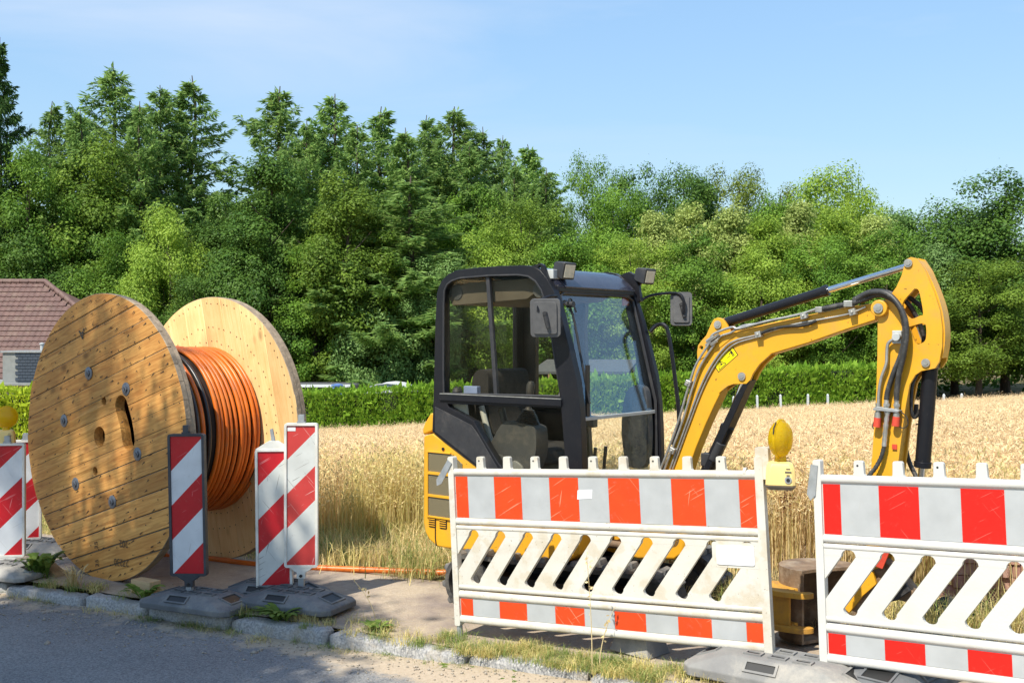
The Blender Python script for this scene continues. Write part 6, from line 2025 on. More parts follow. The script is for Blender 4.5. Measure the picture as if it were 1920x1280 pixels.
# roof edge brackets beside the lights
plate('roof_bracket', [(-.17, 2.27), (-.05, 2.30), (-.02, 2.285), (.0, 2.23), (.06, 2.12), (.03, 2.12), (-.04, 2.22), (-.1, 2.25)], YN - .002, YN + .02, M['black'], holes=[disc(-.055, 2.272, .012, 10)], bevel=.003)
plate('roof_bracket', [(-.12, 2.25), (.0, 2.29), (.04, 2.27), (.08, 2.19), (.10, 2.08), (.06, 2.08), (.02, 2.19), (-.05, 2.24)], YF - .02, YF + .012, M['black'], bevel=.003)
mb = MB(); mb.box(-.03, .03, YN + .03, YN + .10, 2.20, 2.26); part(mb, 'light_plate', M['palegrey'], smooth=0, bevel=.004)

# mirrors
def mirror(name_loc, cx, cy, cz, yawd, w, h, arm, tiltd=0):
    T_ = Matrix.Translation((cx, cy, cz)) @ Matrix.Rotation(R(yawd), 4, 'Z') @ Matrix.Rotation(R(tiltd), 4, 'X')
    # local: x width, z height, y = back side towards -y
    mb = MB()
    mb.prism(rrect(-w / 2, w / 2, -h / 2, h / 2, .025, 4), -.012, .012, M=T_)
    mb.prism(rrect(-w / 2 + .02, w / 2 - .02, -h / 2 + .02, h / 2 - .02, .015, 3), -.022, -.0125, M=T_)
    mr_ = part(mb, 'mirror', M['mirrorback'], bevel=.005)
    mb = MB(); mb.prism(rrect(-w / 2 + .012, w / 2 - .012, -h / 2 + .012, h / 2 - .012, .018, 3), .0125, .0145, M=T_); part(mb, 'mirror_glass', M['mirror'], mr_, smooth=0)
    mb = MB(); mb.tube(cr(arm, 5), .010, n=8); part(mb, 'mirror_arm', M['black'], mr_)
    mb = MB(); mb.cyl(T_ @ Vector((.0, -.022, .035)), T_ @ Vector((.02, -.030, -.06)), .016, .013, n=8); mb.cyl(T_ @ Vector((0, -.022, .03)), T_ @ Vector((0, -.04, .03)), .012, n=10); part(mb, 'mirror_clamp', M['blackplastic'], mr_)
    return mr_
# near mirror hangs at the side of the front pillar, its back to the camera
mirror('near', .10, -.60, 1.952, 28, .185, .235, [(.08, YN - .0, 2.09), (.10, -.55, 2.085), (.07, -.63, 2.05), (.075, -.64, 1.99)], 6)
mirror('far', .275, .755, 2.03, 32, .15, .235, [(.07, YF, 2.08), (.13, .60, 2.125), (.25, .72, 2.14), (.31, .72, 2.10), (.31, .725, 2.0)], -4)
# hand rail on the far side
mb = MB(); mb.tube(cr([(.16, YF, 1.87), (.20, .55, 1.915), (.255, .555, 1.915), (.29, .555, 1.85), (.34, .555, 1.55), (.37, .555, 1.25), (.33, .54, 1.1)], 5), .014, n=8); part(mb, 'hand_rail', M['black'])

# --- boom
YB0, YB1 = -.045, .055
boom_o = [(.585, .93), (.612, 1.016), (.678, 1.172), (.744, 1.36), (.783, 1.523), (.828, 1.661), (.856, 1.70), (.90, 1.765), (.955, 1.815), (1.02, 1.85), (1.10, 1.872), (1.2, 1.892), (1.318, 1.918), (1.478, 1.948), (1.656, 1.982), (1.785, 2.004), (1.9, 2.018), (1.955, 2.023), (1.99, 2.012), (2.003, 1.99), (1.99, 1.962), (1.941, 1.931), (1.763, 1.875), (1.546, 1.801), (1.341, 1.741), (1.224, 1.718), (1.152, 1.683), (1.079, 1.634), (1.03, 1.575), (.992, 1.495), (.955, 1.426), (.892, 1.299), (.828, 1.158), (.779, 1.029), (.745, .93)]
boom = plate('boom', boom_o, YB0, YB1, M['yellow'], bevel=.008, smooth=40)
# ears for the arm cylinder (two plates) and hose lug
ear = [(.84, 1.69), (.838, 1.745), (.845, 1.785), (.87, 1.815), (.90, 1.845), (.936, 1.92), (.952, 1.943), (.98, 1.952), (1.010, 1.943), (1.036, 1.911), (1.06, 1.868), (1.10, 1.85), (.95, 1.74)]
for y0 in (YB0 - .004, YB1 - .018):
    plate('ear_plate', ear, y0, y0 + .022, M['yellow'], holes=[disc(.867, 1.77, .013, 10)], parent=boom, bevel=.003)
# lower lug for the boom cylinder
lug = [(.985, 1.50), (1.005, 1.515), (1.042, 1.543), (1.079, 1.556), (1.164, 1.560), (1.188, 1.583), (1.206, 1.622), (1.247, 1.677), (1.318, 1.737), (1.2, 1.74), (1.05, 1.65)]
for y0 in (YB0 - .003, YB1 - .02):
    plate('lug_plate', lug, y0, y0 + .023, M['yellow'], parent=boom, bevel=.003)
def pin(x, z, y0, y1, r, parent, name='pin'):
    mb = MB(); mb.cyl((x, y0, z), (x, y1, z), r, n=18); mb.cyl((x, y0 - .004, z), (x, y0 + .001, z), r * .62, n=6); return part(mb, name, M['steel'], parent)
pin(.98, 1.909, YB0 - .013, YB1 + .012, .024, boom); pin(1.137, 1.603, YB0 - .013, YB1 + .012, .024, boom)
mb = MB(); mb.cyl((1.97, -.115, 1.99), (1.97, .085, 1.99), .045, n=22); part(mb, 'boom_pin_boss', M['yellow'], boom, bevel=.006)
pin(1.97, 1.99, -.124, .095, .026, boom)
# warning sticker on the boom
def on_boom(u, v):  # u along, v across: sticker axes
    a = Vector((.946, 1.67)); e1 = (Vector((1.076, 1.777)) - a); e2 = (Vector((.981, 1.622)) - a)
    p = a + e1 * u + e2 * v
    return (p.x, p.y)
def sticker(poly, y, mat, nm, par):
    mb = MB(); mb.prism([on_boom(*p) for p in poly], y, YB0 + .001); return part(mb, nm, mat, par, smooth=0)
st = sticker([(0, 0), (1, 0), (1, 1), (0, 1)], YB0 - .0010, M['inkblack'], 'warning_sticker', boom)
sticker([(.03, .06), (.97, .06), (.97, .94), (.03, .94)], YB0 - .0016, M['stickeryellow'], 'sticker_face', st)
mb = MB()
for a, b in (((.08, .85), (.44, .85)), ((.44, .85), (.26, .15)), ((.26, .15), (.08, .85))):
    d = Vector((b[0] - a[0], (b[1] - a[1]) * .43)).normalized(); n_ = Vector((-d.y, d.x / .43)) * .012
    mb.prism([on_boom(a[0] + n_.x, a[1] + n_.y), on_boom(b[0] + n_.x, b[1] + n_.y), on_boom(b[0] - n_.x, b[1] - n_.y), on_boom(a[0] - n_.x, a[1] - n_.y)], YB0 - .0022, YB0 - .0012)
for q in ([(.2, .7), (.25, .45), (.29, .45), (.33, .7), (.28, .62)], [(.24, .40), (.30, .40), (.30, .32), (.24, .32)], [(.80, .2), (.88, .2), (.88, .8), (.85, .8), (.85, .5), (.83, .5), (.83, .8), (.80, .8)], [(.81, .08), (.87, .08), (.87, .16), (.81, .16)], [(.73, .3), (.79, .25), (.79, .33), (.74, .42)], [(.58, .5), (.63, .45), (.63, .48), (.68, .48), (.68, .45), (.73, .5), (.68, .55), (.68, .52), (.63, .52), (.63, .55)]):
    mb.prism([on_boom(*p) for p in q], YB0 - .0022, YB0 - .0012)
part(mb, 'sticker_symbols', M['inkblack'], st, smooth=0)

# --- arm (stick)
YA0, YA1 = -.085, .055
stick_o = [(2.132, 2.259), (2.108, 2.248), (2.096, 2.213), (2.083, 2.164), (2.056, 2.104), (2.021, 2.055), (1.986, 2.026), (1.96, 1.975), (1.955, 1.905), (1.953, 1.722), (1.948, 1.57), (1.943, 1.448), (1.933, 1.315), (1.918, 1.092), (1.90, .80), (1.895, .62), (1.93, .575), (1.985, .60), (2.01, .80), (2.040, 1.00), (2.056, 1.101), (2.071, 1.213), (2.086, 1.334), (2.105, 1.474), (2.125, 1.585), (2.154, 1.635), (2.184, 1.656), (2.255, 1.672), (2.277, 1.707), (2.291, 1.785), (2.293, 1.873), (2.281, 1.971), (2.251, 2.069), (2.203, 2.189), (2.164, 2.25)]
h1 = cr2([(2.15, 2.092), (2.174, 2.076), (2.195, 1.962), (2.179, 1.948), (2.125, 1.935), (2.086, 2.009), (2.15, 2.092)], 4)[:-1]
h2 = cr2([(2.122, 1.890), (2.193, 1.908), (2.21, 1.888), (2.208, 1.824), (2.184, 1.802), (2.154, 1.804), (2.122, 1.890)], 4)[:-1]
arm = empty('arm', (0, 0, 0), 0, ex)
armp = plate('arm_side_plate', stick_o, YA0, YA0 + .022, M['yellow'], holes=[h1, h2], parent=arm, bevel=.004, smooth=40)
plate('arm_side_plate', stick_o, YA1 - .022, YA1, M['yellow'], holes=[h1, h2], parent=arm, bevel=.004, smooth=40)
# box section of the lower arm and the curved back strip
plate('arm_box', [(1.965, 1.66), (1.955, 1.45), (1.945, 1.315), (1.93, 1.09), (1.912, .80), (1.915, .66), (1.975, .66), (1.995, .80), (2.028, 1.00), (2.045, 1.101), (2.06, 1.213), (2.075, 1.334), (2.093, 1.474), (2.11, 1.58), (2.12, 1.66)], YA0 + .012, YA1 - .012, M['yellow'], parent=arm, bevel=.004)
bk = cr2([(2.148, 2.235), (2.19, 2.175), (2.236, 2.067), (2.266, 1.97), (2.279, 1.873), (2.278, 1.79), (2.266, 1.72)], 5)
mb = MB(); mb.prism(bk + [(x + .020, z + .006) for x, z in bk[::-1]], YA0 + .022, YA1 - .022); part(mb, 'arm_back_strip', M['yellow'], arm, smooth=50)
pin(2.119, 2.227, YA0 - .010, YA1 + .01, .022, arm); pin(2.21, 1.70, YA0 - .010, YA1 + .01, .022, arm)

def cylinder(name, a, b, c, y, rb, rr, gland=1.12):
    """barrel a-b, rod b-c in the plane y"""
    mb = MB(); A_, B_, C_ = [Vector((p[0], y, p[1])) for p in (a, b, c)]
    d = (B_ - A_).normalized()
    mb.cyl(A_, B_ - d * .03, rb, n=20); mb.cyl(B_ - d * .032, B_, rb * gland, n=20)
    mb.cyl(A_ + Vector((0, -rb * .9, 0)), A_ + Vector((0, rb * .9, 0)), rb * 1.05, n=16)
    o = part(mb, name, M['black'], smooth=40, bevel=.003)
    mb = MB(); mb.cyl(B_ - d * .01, C_, rr, n=16); part(mb, 'rod', M['chrome'], o)
    mb = MB(); mb.cyl(C_ + Vector((0, -rr * 1.5, 0)), C_ + Vector((0, rr * 1.5, 0)), rr * 1.7, n=16); part(mb, 'rod_eye', M['black'], o)
    return o
cylinder('arm_cylinder', (.985, 1.915), (1.645, 2.100), (2.119, 2.225), .0, .029, .0175)
cylinder('bucket_cylinder', (2.21, 1.69), (2.168, 1.14), (2.135, .80), -.01, .040, .020)
bcyl = cylinder('boom_cylinder', (.80, .86), (1.02, 1.30), (1.137, 1.603), .0, .038, .022)
plate('cylinder_guard', [(1.155, 1.585), (1.185, 1.58), (1.04, 1.28), (.90, 1.0), (.86, 1.0), (.98, 1.26), (1.09, 1.48)], -.045, .05, M['black'], parent=bcyl, bevel=.004)
mb = MB(); mb.box(.855, .93, -.035, .03, 1.05, 1.13, 0); mb.cyl((.93, -.02, 1.09), (.985, -.02, 1.20), .032, n=14); part(mb, 'cylinder_valve', M['blackplastic'], bcyl, bevel=.006)
# bucket cylinder hoses
mb = MB(); mb.tube(cr([(2.14, -.0, 1.64), (2.118, -.015, 1.58), (2.112, -.02, 1.50), (2.115, -.02, 1.43), (2.13, -.01, 1.405), (2.165, -.012, 1.46), (2.19, -.015, 1.55), (2.20, -.015, 1.62)], 5), .0095, n=7); part(mb, 'cylinder_hose', M['hose'])
mb = MB(); mb.cyl((2.20, -.012, 1.64), (2.20, -.035, 1.64), .017, n=12); part(mb, 'hose_port', M['hose'])
# bucket linkage and quick coupler
for y0 in (YA0 - .016, YA1 + .004):
    plate('link_plate', [(1.91, .69), (1.955, .70), (2.15, .83), (2.165, .79), (2.14, .755), (1.97, .645), (1.93, .645)], y0, y0 + .012, M['rust'], bevel=.003)
    plate('link_plate', [(2.12, .82), (2.16, .82), (2.17, .76), (2.09, .50), (2.04, .49), (2.03, .52)], y0 - .014, y0 - .002, M['rust'], bevel=.003)
cpl = plate('quick_coupler', [(1.76, .34), (1.80, .47), (1.90, .60), (1.98, .63), (2.08, .55), (2.14, .48), (2.12, .42), (2.02, .43), (1.94, .40), (1.87, .31)], YA0 + .02, YA1 - .02, M['rust'], bevel=.01)
plate('coupler_cheek', [(1.75, .36), (1.82, .49), (1.93, .57), (1.95, .50), (1.88, .43), (1.80, .32)], YA0 - .01, YA0 + .018, M['yellow'], parent=cpl, bevel=.005)
plate('coupler_cheek', [(1.98, .40), (2.0, .50), (2.1, .545), (2.13, .49), (2.06, .43)], YA0 - .01, YA0 + .018, M['blackplastic'], parent=cpl, bevel=.005)
plate('coupler_flag', [(1.95, .60), (1.985, .70), (2.03, .69), (1.99, .59)], YA0 - .03, YA0 - .018, M['redplastic'], parent=cpl, bevel=.004)
mb = MB(); mb.cyl((1.93, YA0 - .03, .62), (1.93, YA1 + .03, .62), .028, n=16); mb.cyl((2.06, YA0 - .03, .51), (2.06, YA1 + .03, .51), .026, n=16); part(mb, 'coupler_pin', M['steel'], cpl)
mb = MB(); mb.tube(cr([(2.04, -.1, .70), (2.10, -.13, .66), (2.12, -.12, .58), (2.06, -.11, .5)], 5), .012, n=7); part(mb, 'coupler_hose', M['hose'], cpl)

# --- pipes and hoses along the boom
def run(name, pts, r, mat, y=-.062, n=7, k=6, parent=boom):
    mb = MB(); mb.tube(cr([(p[0], p[2] if len(p) > 2 else y, p[1]) for p in pts], k), r, n=n); return part(mb, name, mat, parent, smooth=60)
run('steel_pipe', [(.60, 1.02), (.648, 1.128), (.727, 1.328), (.792, 1.525), (.845, 1.665), (.93, 1.79), (.955, 1.845), (1.02, 1.875), (1.09, 1.893), (1.13, 1.885), (1.30, 1.925), (1.50, 1.962), (1.63, 2.0)], .0075, M['steel'], -.075)
run('steel_pipe', [(.618, 1.01), (.668, 1.128), (.747, 1.32), (.812, 1.515), (.868, 1.655), (.945, 1.765), (1.00, 1.835), (1.07, 1.86), (1.15, 1.90), (1.26, 1.915), (1.47, 1.958), (1.6, 1.985)], .0075, M['steel'], -.064)
run('steel_pipe', [(.655, 1.02), (.70, 1.13), (.785, 1.34), (.86, 1.52), (.94, 1.665), (1.02, 1.765), (1.10, 1.815), (1.253, 1.850), (1.45, 1.903), (1.60, 1.93), (1.75, 1.955), (1.812, 1.972), (1.88, 2.0)], .006, M['steel'], -.056)
run('steel_pipe', [(.672, 1.02), (.715, 1.125), (.80, 1.335), (.877, 1.515), (.955, 1.655), (1.035, 1.75), (1.11, 1.80), (1.25, 1.838)], .005, M['steel'], -.054)
run('rubber_hose', [(1.253, 1.850), (1.33, 1.880), (1.42, 1.895), (1.53, 1.902), (1.60, 1.925)], .009, M['hose'], -.066)
for u_, w_, ang in ((1.253, 1.849, 12), (1.812, 1.972, 15), (.792, 1.553, 68), (.681, 1.136, 66), (1.53, 1.955, 14)):
    mb = MB(); Mt = Matrix.Translation((u_, 0, w_)) @ Matrix.Rotation(-R(ang), 4, 'Y')
    mb.box(-.018, .018, -.085, YB0 - .001, -.018, .018, 0, Mt); mb.cyl(Mt @ Vector((0, -.085, 0)), Mt @ Vector((0, -.093, 0)), .008, n=6)
    part(mb, 'pipe_clamp', M['steel'], boom, bevel=.003)
mb = MB()
for u_, w_, s_ in ((.945, 1.82, .026), (.965, 1.80, .02), (.985, 1.842, .016), (.93, 1.795, .018)):
    mb.cyl((u_ - s_, -.07, w_ - s_ * .6), (u_ + s_, -.075, w_ + s_ * .6), s_ * .55, n=6)
part(mb, 'pipe_union', M['steel'], boom)
# spiral guarded hoses over the boom end down the arm
def spiral(name, pts, r, pitch=.011):
    base = cr([Vector(p) for p in pts], 10)
    # resample evenly
    L_ = [0]
    for a, b in zip(base, base[1:]): L_.append(L_[-1] + (b - a).length)
    tot = L_[-1]; m = int(tot / (pitch / 2))
    out, rad = [], []
    j = 0
    for i in range(m + 1):
        s = tot * i / m
        while j < len(L_) - 2 and L_[j + 1] < s: j += 1
        t = (s - L_[j]) / max(1e-6, L_[j + 1] - L_[j])
        out.append(base[j].lerp(base[j + 1], t)); rad.append(r * (1.0 if i % 2 == 0 else .80))
    mb = MB(); mb.tube(out, rad, n=8); return part(mb, name, M['wrap'], boom, smooth=80)
spiral('guarded_hose', [(1.62, -.06, 1.990), (1.72, -.065, 2.008), (1.80, -.07, 2.018), (1.88, -.075, 2.043), (1.96, -.09, 2.063), (2.03, -.115, 2.045), (2.08, -.12, 2.00), (2.105, -.12, 1.93), (2.112, -.12, 1.84), (2.09, -.118, 1.74), (2.05, -.115, 1.64), (2.02, -.112, 1.55), (2.012, -.112, 1.50)], .0165)
spiral('guarded_hose', [(1.84, -.08, 2.045), (1.92, -.10, 2.075), (2.01, -.125, 2.07), (2.075, -.14, 2.02), (2.118, -.145, 1.94), (2.128, -.145, 1.85), (2.112, -.14, 1.74), (2.085, -.13, 1.64), (2.07, -.12, 1.55), (2.066, -.115, 1.50)], .0165)
run('rubber_hose', [(1.80, 2.04, -.03), (1.90, 2.085, -.03), (2.0, 2.075, -.03), (2.08, 2.03, -.02), (2.13, 1.95, 0), (2.16, 1.86, .02), (2.165, 1.80, .02), (2.14, 1.70, .02)], .013, M['hose'])
run('rubber_hose', [(1.82, 2.03, .03), (1.93, 2.07, .03), (2.06, 2.06, .03), (2.15, 1.99, .04), (2.18, 1.9, .05), (2.185, 1.80, .05)], .013, M['hose'])
mb = MB(); mb.box(1.765, 1.815, -.088, -.05, 2.0, 2.036, 0); mb.box(1.60, 1.64, -.083, -.048, 1.972, 2.005); part(mb, 'hose_clamp', M['steel'], boom, bevel=.004)
# pipes and couplings on the arm face
mb = MB(); mb.cyl((2.068, -.09, 1.835), (2.068, -.135, 1.835), .022, n=14); mb.box(2.04, 2.09, -.11, -.085, 1.80, 1.87); part(mb, 'arm_valve', M['palegrey'], arm, bevel=.004)
run('steel_pipe', [(2.055, 1.828), (2.02, 1.80), (2.013, 1.74), (2.01, 1.69), (1.985, 1.62), (1.972, 1.55), (1.968, 1.48)], .009, M['steel'], -.11, parent=arm)
mb = MB(); mb.prism([(1.945, 1.452), (1.97, 1.462), (2.06, 1.452), (2.088, 1.446), (2.075, 1.436), (2.0, 1.440), (1.95, 1.442)], -.135, -.083); part(mb, 'coupling_bracket', M['galv'], arm, smooth=0, bevel=.002)
for u_, zt, zb, cap in ((1.966, 1.48, 1.40, True), (2.012, 1.50, 1.43, False), (2.066, 1.50, 1.41, True)):
    mb = MB(); mb.cyl((u_, -.112, zt), (u_, -.112, zb), .013, n=10); mb.cyl((u_, -.112, zt - .02), (u_, -.112, zt - .035), .018, n=6); mb.cyl((u_, -.112, 1.43), (u_ - .002, -.112, zb), .0175, n=12)
    part(mb, 'coupling', M['steel'], arm)
    if cap:
        mb = MB(); mb.cyl((u_ - .001, -.112, zb + .002), (u_ - .006, -.112, zb - .048), .019, .021, n=14); part(mb, 'red_cap', M['redplastic'], arm)
mb = MB(); mb.tube(cr([(2.02, -.112, 1.44), (2.012, -.113, 1.38), (2.004, -.114, 1.30), (2.0, -.115, 1.25)], 4), [.014, .016, .012, .015, .012, .016, .012, .014, .012, .014, .012, .014, .013], n=10); part(mb, 'breaker_coupling', M['steel'], arm)
spiral('guarded_hose', [(2.0, -.115, 1.25), (1.985, -.118, 1.19), (1.955, -.125, 1.13), (1.92, -.13, 1.08), (1.88, -.13, .98), (1.87, -.12, .8)], .013, .02)
run('rubber_hose', [(2.05, 1.22, .08), (2.07, 1.14, .09), (2.11, 1.07, .08), (2.15, 1.02, .06), (2.16, .92, .05)], .013, M['hose'], parent=arm)
mb = MB(); mb.box(2.035, 2.06, -.094, -.083, 1.235, 1.262); part(mb, 'red_tag', M['redplastic'], arm, smooth=0)
mb = MB(); mb.tube(cr([(2.085, -.105, 1.44), (2.115, -.1, 1.41), (2.12, -.1, 1.37), (2.095, -.1, 1.352), (2.07, -.11, 1.365)], 5), .003, n=5); mb.tube(cr([(1.955, -.115, 1.40), (1.94, -.12, 1.36), (1.945, -.12, 1.34)], 4), .003, n=5); part(mb, 'cap_cord', M['hose'], arm)
mb = MB(); mb.cyl((2.10, .08, 1.47), (2.10, .08, 1.40), .02, n=8); mb.tube(cr([(2.10, .08, 1.44), (2.13, .08, 1.41), (2.13, .08, 1.37), (2.105, .08, 1.36)], 4), .004, n=5); part(mb, 'far_coupling', M['blackplastic'], arm)
# feed hoses between the bracket and the boom foot
run('rubber_hose', [(.60, 1.0), (.585, .92), (.54, .8), (.5, .7)], .014, M['hose'], -.09)
run('rubber_hose', [(.64, 1.0), (.625, .92), (.58, .8), (.55, .7)], .014, M['hose'], -.075)

# ---------------------------------------------------------------- bucket lying on its side
bk_ = empty('digging_bucket', (1.72, 6.12, gza(1.72, 6.1)), R(-38))
shell = cr2([(.27, .17), (.12, .24), (-.06, .22), (-.17, .12), (-.20, -.02), (-.15, -.13), (-.05, -.19), (.02, -.20)], 5)
inner = [(x * .94 + .008, z * .93) for x, z in shell]
def flat(mb):     # prism is made in XZ / y; lay it down so that y becomes z
    mb.v = [(x, z, y) for x, y, z in mb.v]; mb.f = [f[::-1] for f in mb.f]
    return mb
mb = MB(); mb.prism(shell + inner[::-1], .0, .40); flat(mb).build('shell', M['rust'], bk_, smooth=40)
side_pl = shell + [(.06, -.10), (.13, .0), (.20, .09)]
for z0, nm in ((.40, 'side_plate'), (-.004, 'side_plate')):
    mb = MB(); mb.prism(side_pl, z0, z0 + .018); flat(mb).build(nm, M['rust'], bk_, smooth=20, bevel=.003)
# yellow hanger: two hooked plates joined by a web
hook = [(-.15, -.06), (-.24, -.10), (-.27, -.2), (-.22, -.30), (-.1, -.34), (.04, -.33), (.10, -.29), (.115, -.25), (.085, -.235), (.05, -.26), (.0, -.255), (-.02, -.215), (.02, -.17), (-.02, -.14), (-.1, -.1)]
hp = cr2(hook + [hook[0]], 3)[:-1]
for z0 in (.09, .285):
    mb = MB(); mb.prism(hp, z0, z0 + .03); flat(mb).build('hanger_plate', M['dullyellow'], bk_, smooth=25, bevel=.004)
mb = MB(); mb.box(-.13, -.02, -.30, -.27, .119, .286); mb.build('hanger_web', M['dullyellow'], bk_, smooth=0, bevel=.004)
mb = MB(); mb.box(.22, .30, .15, .17, 0, .40); mb.build('cutting_edge', M['rust'], bk_, smooth=0, bevel=.003)
bk_.scale = (.92, .92, .98)
tag(bk_, 'rusty excavator bucket with yellow hanger lying in the barrier gap', 'bucket')

# ---------------------------------------------------------------- stack of old pavers behind the second barrier
sx0, sy0 = 3.06, 6.72
bz = gza(sx0, sy0) - .02
mbp = MB(); mbp.box(-.1, .1, -.05, .05, 0, .078); pr = None
rot = R(-14)
cnt = 0
for r_ in range(5):
    for c_ in range(4):
        for d_ in range(2):
            if r_ == 4 and (c_ == 3 or d_ == 1): continue
            if d_ == 1 and r_ < 3: continue
            xx = (c_ - 1.2) * .208 + (r_ % 2) * .07 + random.uniform(-.012, .012)
            yy = d_ * .11 + random.uniform(-.018, .018)
            if pr is None:
                o = mbp.build('paving_brick', M['brick'], smooth=0, bevel=.006); pr = o
            else:
                o = pr.copy(); col.objects.link(o)
            v = Matrix.Rotation(rot, 3, 'Z') @ Vector((xx, yy, 0))
            o.location = (sx0 + v.x, sy0 + v.y, bz + r_ * .081)
            o.rotation_euler = (0, 0, rot + random.uniform(-.06, .06))
            tag(o, 'red brown paving brick, %s course of the stack, %s from the left%s' % (('bottom', 'second', 'third', 'fourth', 'top')[r_], ('first', 'second', 'third', 'fourth')[c_], ', back row' if d_ else ''), 'brick', 'stacked paving bricks')

# a rubbish heap of dark turf beside the bricks
rngs = np.random.default_rng(77)
def mound(name, x, y, rx, ry, h, mat, label, seed, n=26, cat='heap'):
    th = np.linspace(0, 2 * math.pi, n, endpoint=False)
    vs = [(0, 0, h)]; fs = []
    rings = 9
    for k in range(1, rings + 1):
        t = k / rings
        for a in th:
            nz = mnoise.noise(Vector((math.cos(a) * 2 + seed, math.sin(a) * 2, t * 3)))
            r = t * (1 + .25 * nz)
            vs.append((rx * r * math.cos(a), ry * r * math.sin(a), h * (1 - t * t) * (1 + .35 * mnoise.noise(Vector((math.cos(a) * r * 5, math.sin(a) * r * 5, seed)))) - .03 * t))
    for j in range(n): fs.append((0, 1 + j, 1 + (j + 1) % n))
    for k in range(rings - 1):
        for j in range(n):
            a = 1 + k * n; fs.append((a + j, a + n + j, a + n + (j + 1) % n, a + (j + 1) % n))
    mb = MB(); mb.add(vs, fs); o = mb.build(name, mat, smooth=60); o.location = (x, y, gza(x, y) - .01)
    tag(o, label, cat); return o
mound('soil_heap', 2.35, 8.2, .9, .45, .13, M['soil'], 'low heap of dry earth and cuttings behind the bucket', 3)
mound('turf_heap', 2.62, 6.35, .22, .16, .13, pmat('dark_turf', (.05, .05, .04), (.03, .03, .025), scale=14, rough=.95, bump=.02, bscale=30), 'dark clod of turf behind the second barrier', 8, cat='clod')

# ---------------------------------------------------------------- field, verge and weeds
WH = leaf_mat('ripe_crop', (.60, .44, .215), (.87, .695, .435), trans=.25, rough=.7, obj_var=.06)
GRY = leaf_mat('dry_grass', (.56, .43, .19), (.82, .67, .36), trans=.3, rough=.7, obj_var=.15)
GRG = leaf_mat('green_grass', (.12, .19, .04), (.32, .38, .12), trans=.35, rough=.6, obj_var=.15)
GRM = leaf_mat('mixed_grass', (.40, .36, .11), (.74, .63, .28), trans=.35, rough=.65, obj_var=.15)
DOCK = leaf_mat('rusty_dock_seed', (.09, .035, .02), (.17, .07, .035), trans=.15, rough=.8)
WEED = leaf_mat('weed_leaves', (.08, .15, .025), (.22, .31, .06), trans=.35, rough=.5, obj_var=.15)


def crop_patch(seed, size=1.3, n=300, hgt=.72, mat=WH):
    rng = np.random.default_rng(seed)
    P = np.zeros((n, 3)); P[:, :2] = rng.uniform(-size / 2, size / 2, (n, 2))
    H = hgt * rng.uniform(.82, 1.12, n)
    lean = rng.normal(size=(n, 2)) * .22
    V1, Q1 = blade_quads(P, H, lean, np.full(n, .006))
    tipx = np.zeros((n, 3)); tipx[:, :2] = lean
    tip = P + np.array([0, 0, 1]) * (H * (1 - .25 * np.linalg.norm(lean, axis=1)))[:, None] + tipx * (H * .7)[:, None]
    # seed heads: several small kites near the tip
    k = 12
    hp_ = np.repeat(tip, k, 0) + rng.normal(size=(n * k, 3)) * np.array([.035, .035, .05]) - np.array([0, 0, .04])
    D = rng.normal(size=(n * k, 3)) * .8 + np.array([0, 0, .35])
    V2, Q2 = leaf_quads(hp_, D, rng.normal(size=(n * k, 3)), rng.uniform(.03, .065, n * k), rng.uniform(.005, .009, n * k))
    V = np.concatenate([V1, V2]); Q = np.concatenate([Q1, Q2 + len(V1)])
    tint = np.concatenate([rng.random(len(Q1)) * .55, .25 + .75 * rng.random(len(Q2))])
    return fastmesh('crop_patch', V, Q, mat, tint)


def grass_patch(seed, size, n, hmin, hmax, width, mat, spread=.5, heads=0):
    rng = np.random.default_rng(seed)
    P = np.zeros((n, 3)); P[:, :2] = rng.normal(size=(n, 2)) * size * .33
    H = rng.uniform(hmin, hmax, n)
    V, Q = blade_quads(P, H, rng.normal(size=(n, 2)) * spread, width * rng.uniform(.6, 1.3, n))
    t = rng.random(len(Q))
    if heads:
        m = min(n, heads)
        tip = V.reshape(n, 6, 3)[:m, 4]
        hp_ = np.repeat(tip, 4, 0) + rng.normal(size=(m * 4, 3)) * .02
        V2, Q2 = leaf_quads(hp_, rng.normal(size=(m * 4, 3)) * .5 + np.array([0, 0, .6]), rng.normal(size=(m * 4, 3)), rng.uniform(.03, .06, m * 4), rng.uniform(.008, .014, m * 4))
        Q = np.concatenate([Q, Q2 + len(V)]); V = np.concatenate([V, V2]); t = np.concatenate([t, .5 + .5 * rng.random(len(Q2))])
    return fastmesh('grass_patch', V, Q, mat, t)


def pts_field(n, rng, f, box):
    x = rng.uniform(box[0], box[1], n); y = rng.uniform(box[2], box[3], n)
    k = f(x, y)
    return x[k], y[k]


def do_scatter(name, x, y, variants, rng, smin, smax, label, cat, zmin=.9, zmax=1.1, dz=0.0):
    n = len(x)
    P = np.stack([x, y, gz(x, y) + dz], -1)
    rot = np.zeros((n, 3)); rot[:, 2] = rng.uniform(0, 6.28, n)
    s = rng.uniform(smin, smax, n); sc_ = np.stack([s, s, s * rng.uniform(zmin, zmax, n)], -1)
    o = scatter(name, P, rot, sc_, rng.integers(0, len(variants), n), variants)
    tag(o, label, cat)
    return o

rg = np.random.default_rng(5)
wheat_v = [crop_patch(100 + i) for i in range(5)]
inview = lambda x, y: (x > -.56 * y - 2) & (x < .56 * y + 2)
fx_, fy_ = pts_field(5200, rg, lambda x, y: inview(x, y) & (kdist(x, y) > 3.15) & (y < 39.0), (-24, 26, 7, 39.2))
do_scatter('grain_field', fx_, fy_, wheat_v, rg, .9, 1.1, 'ripe straw coloured crop filling the field up to the hedge', 'crop field')
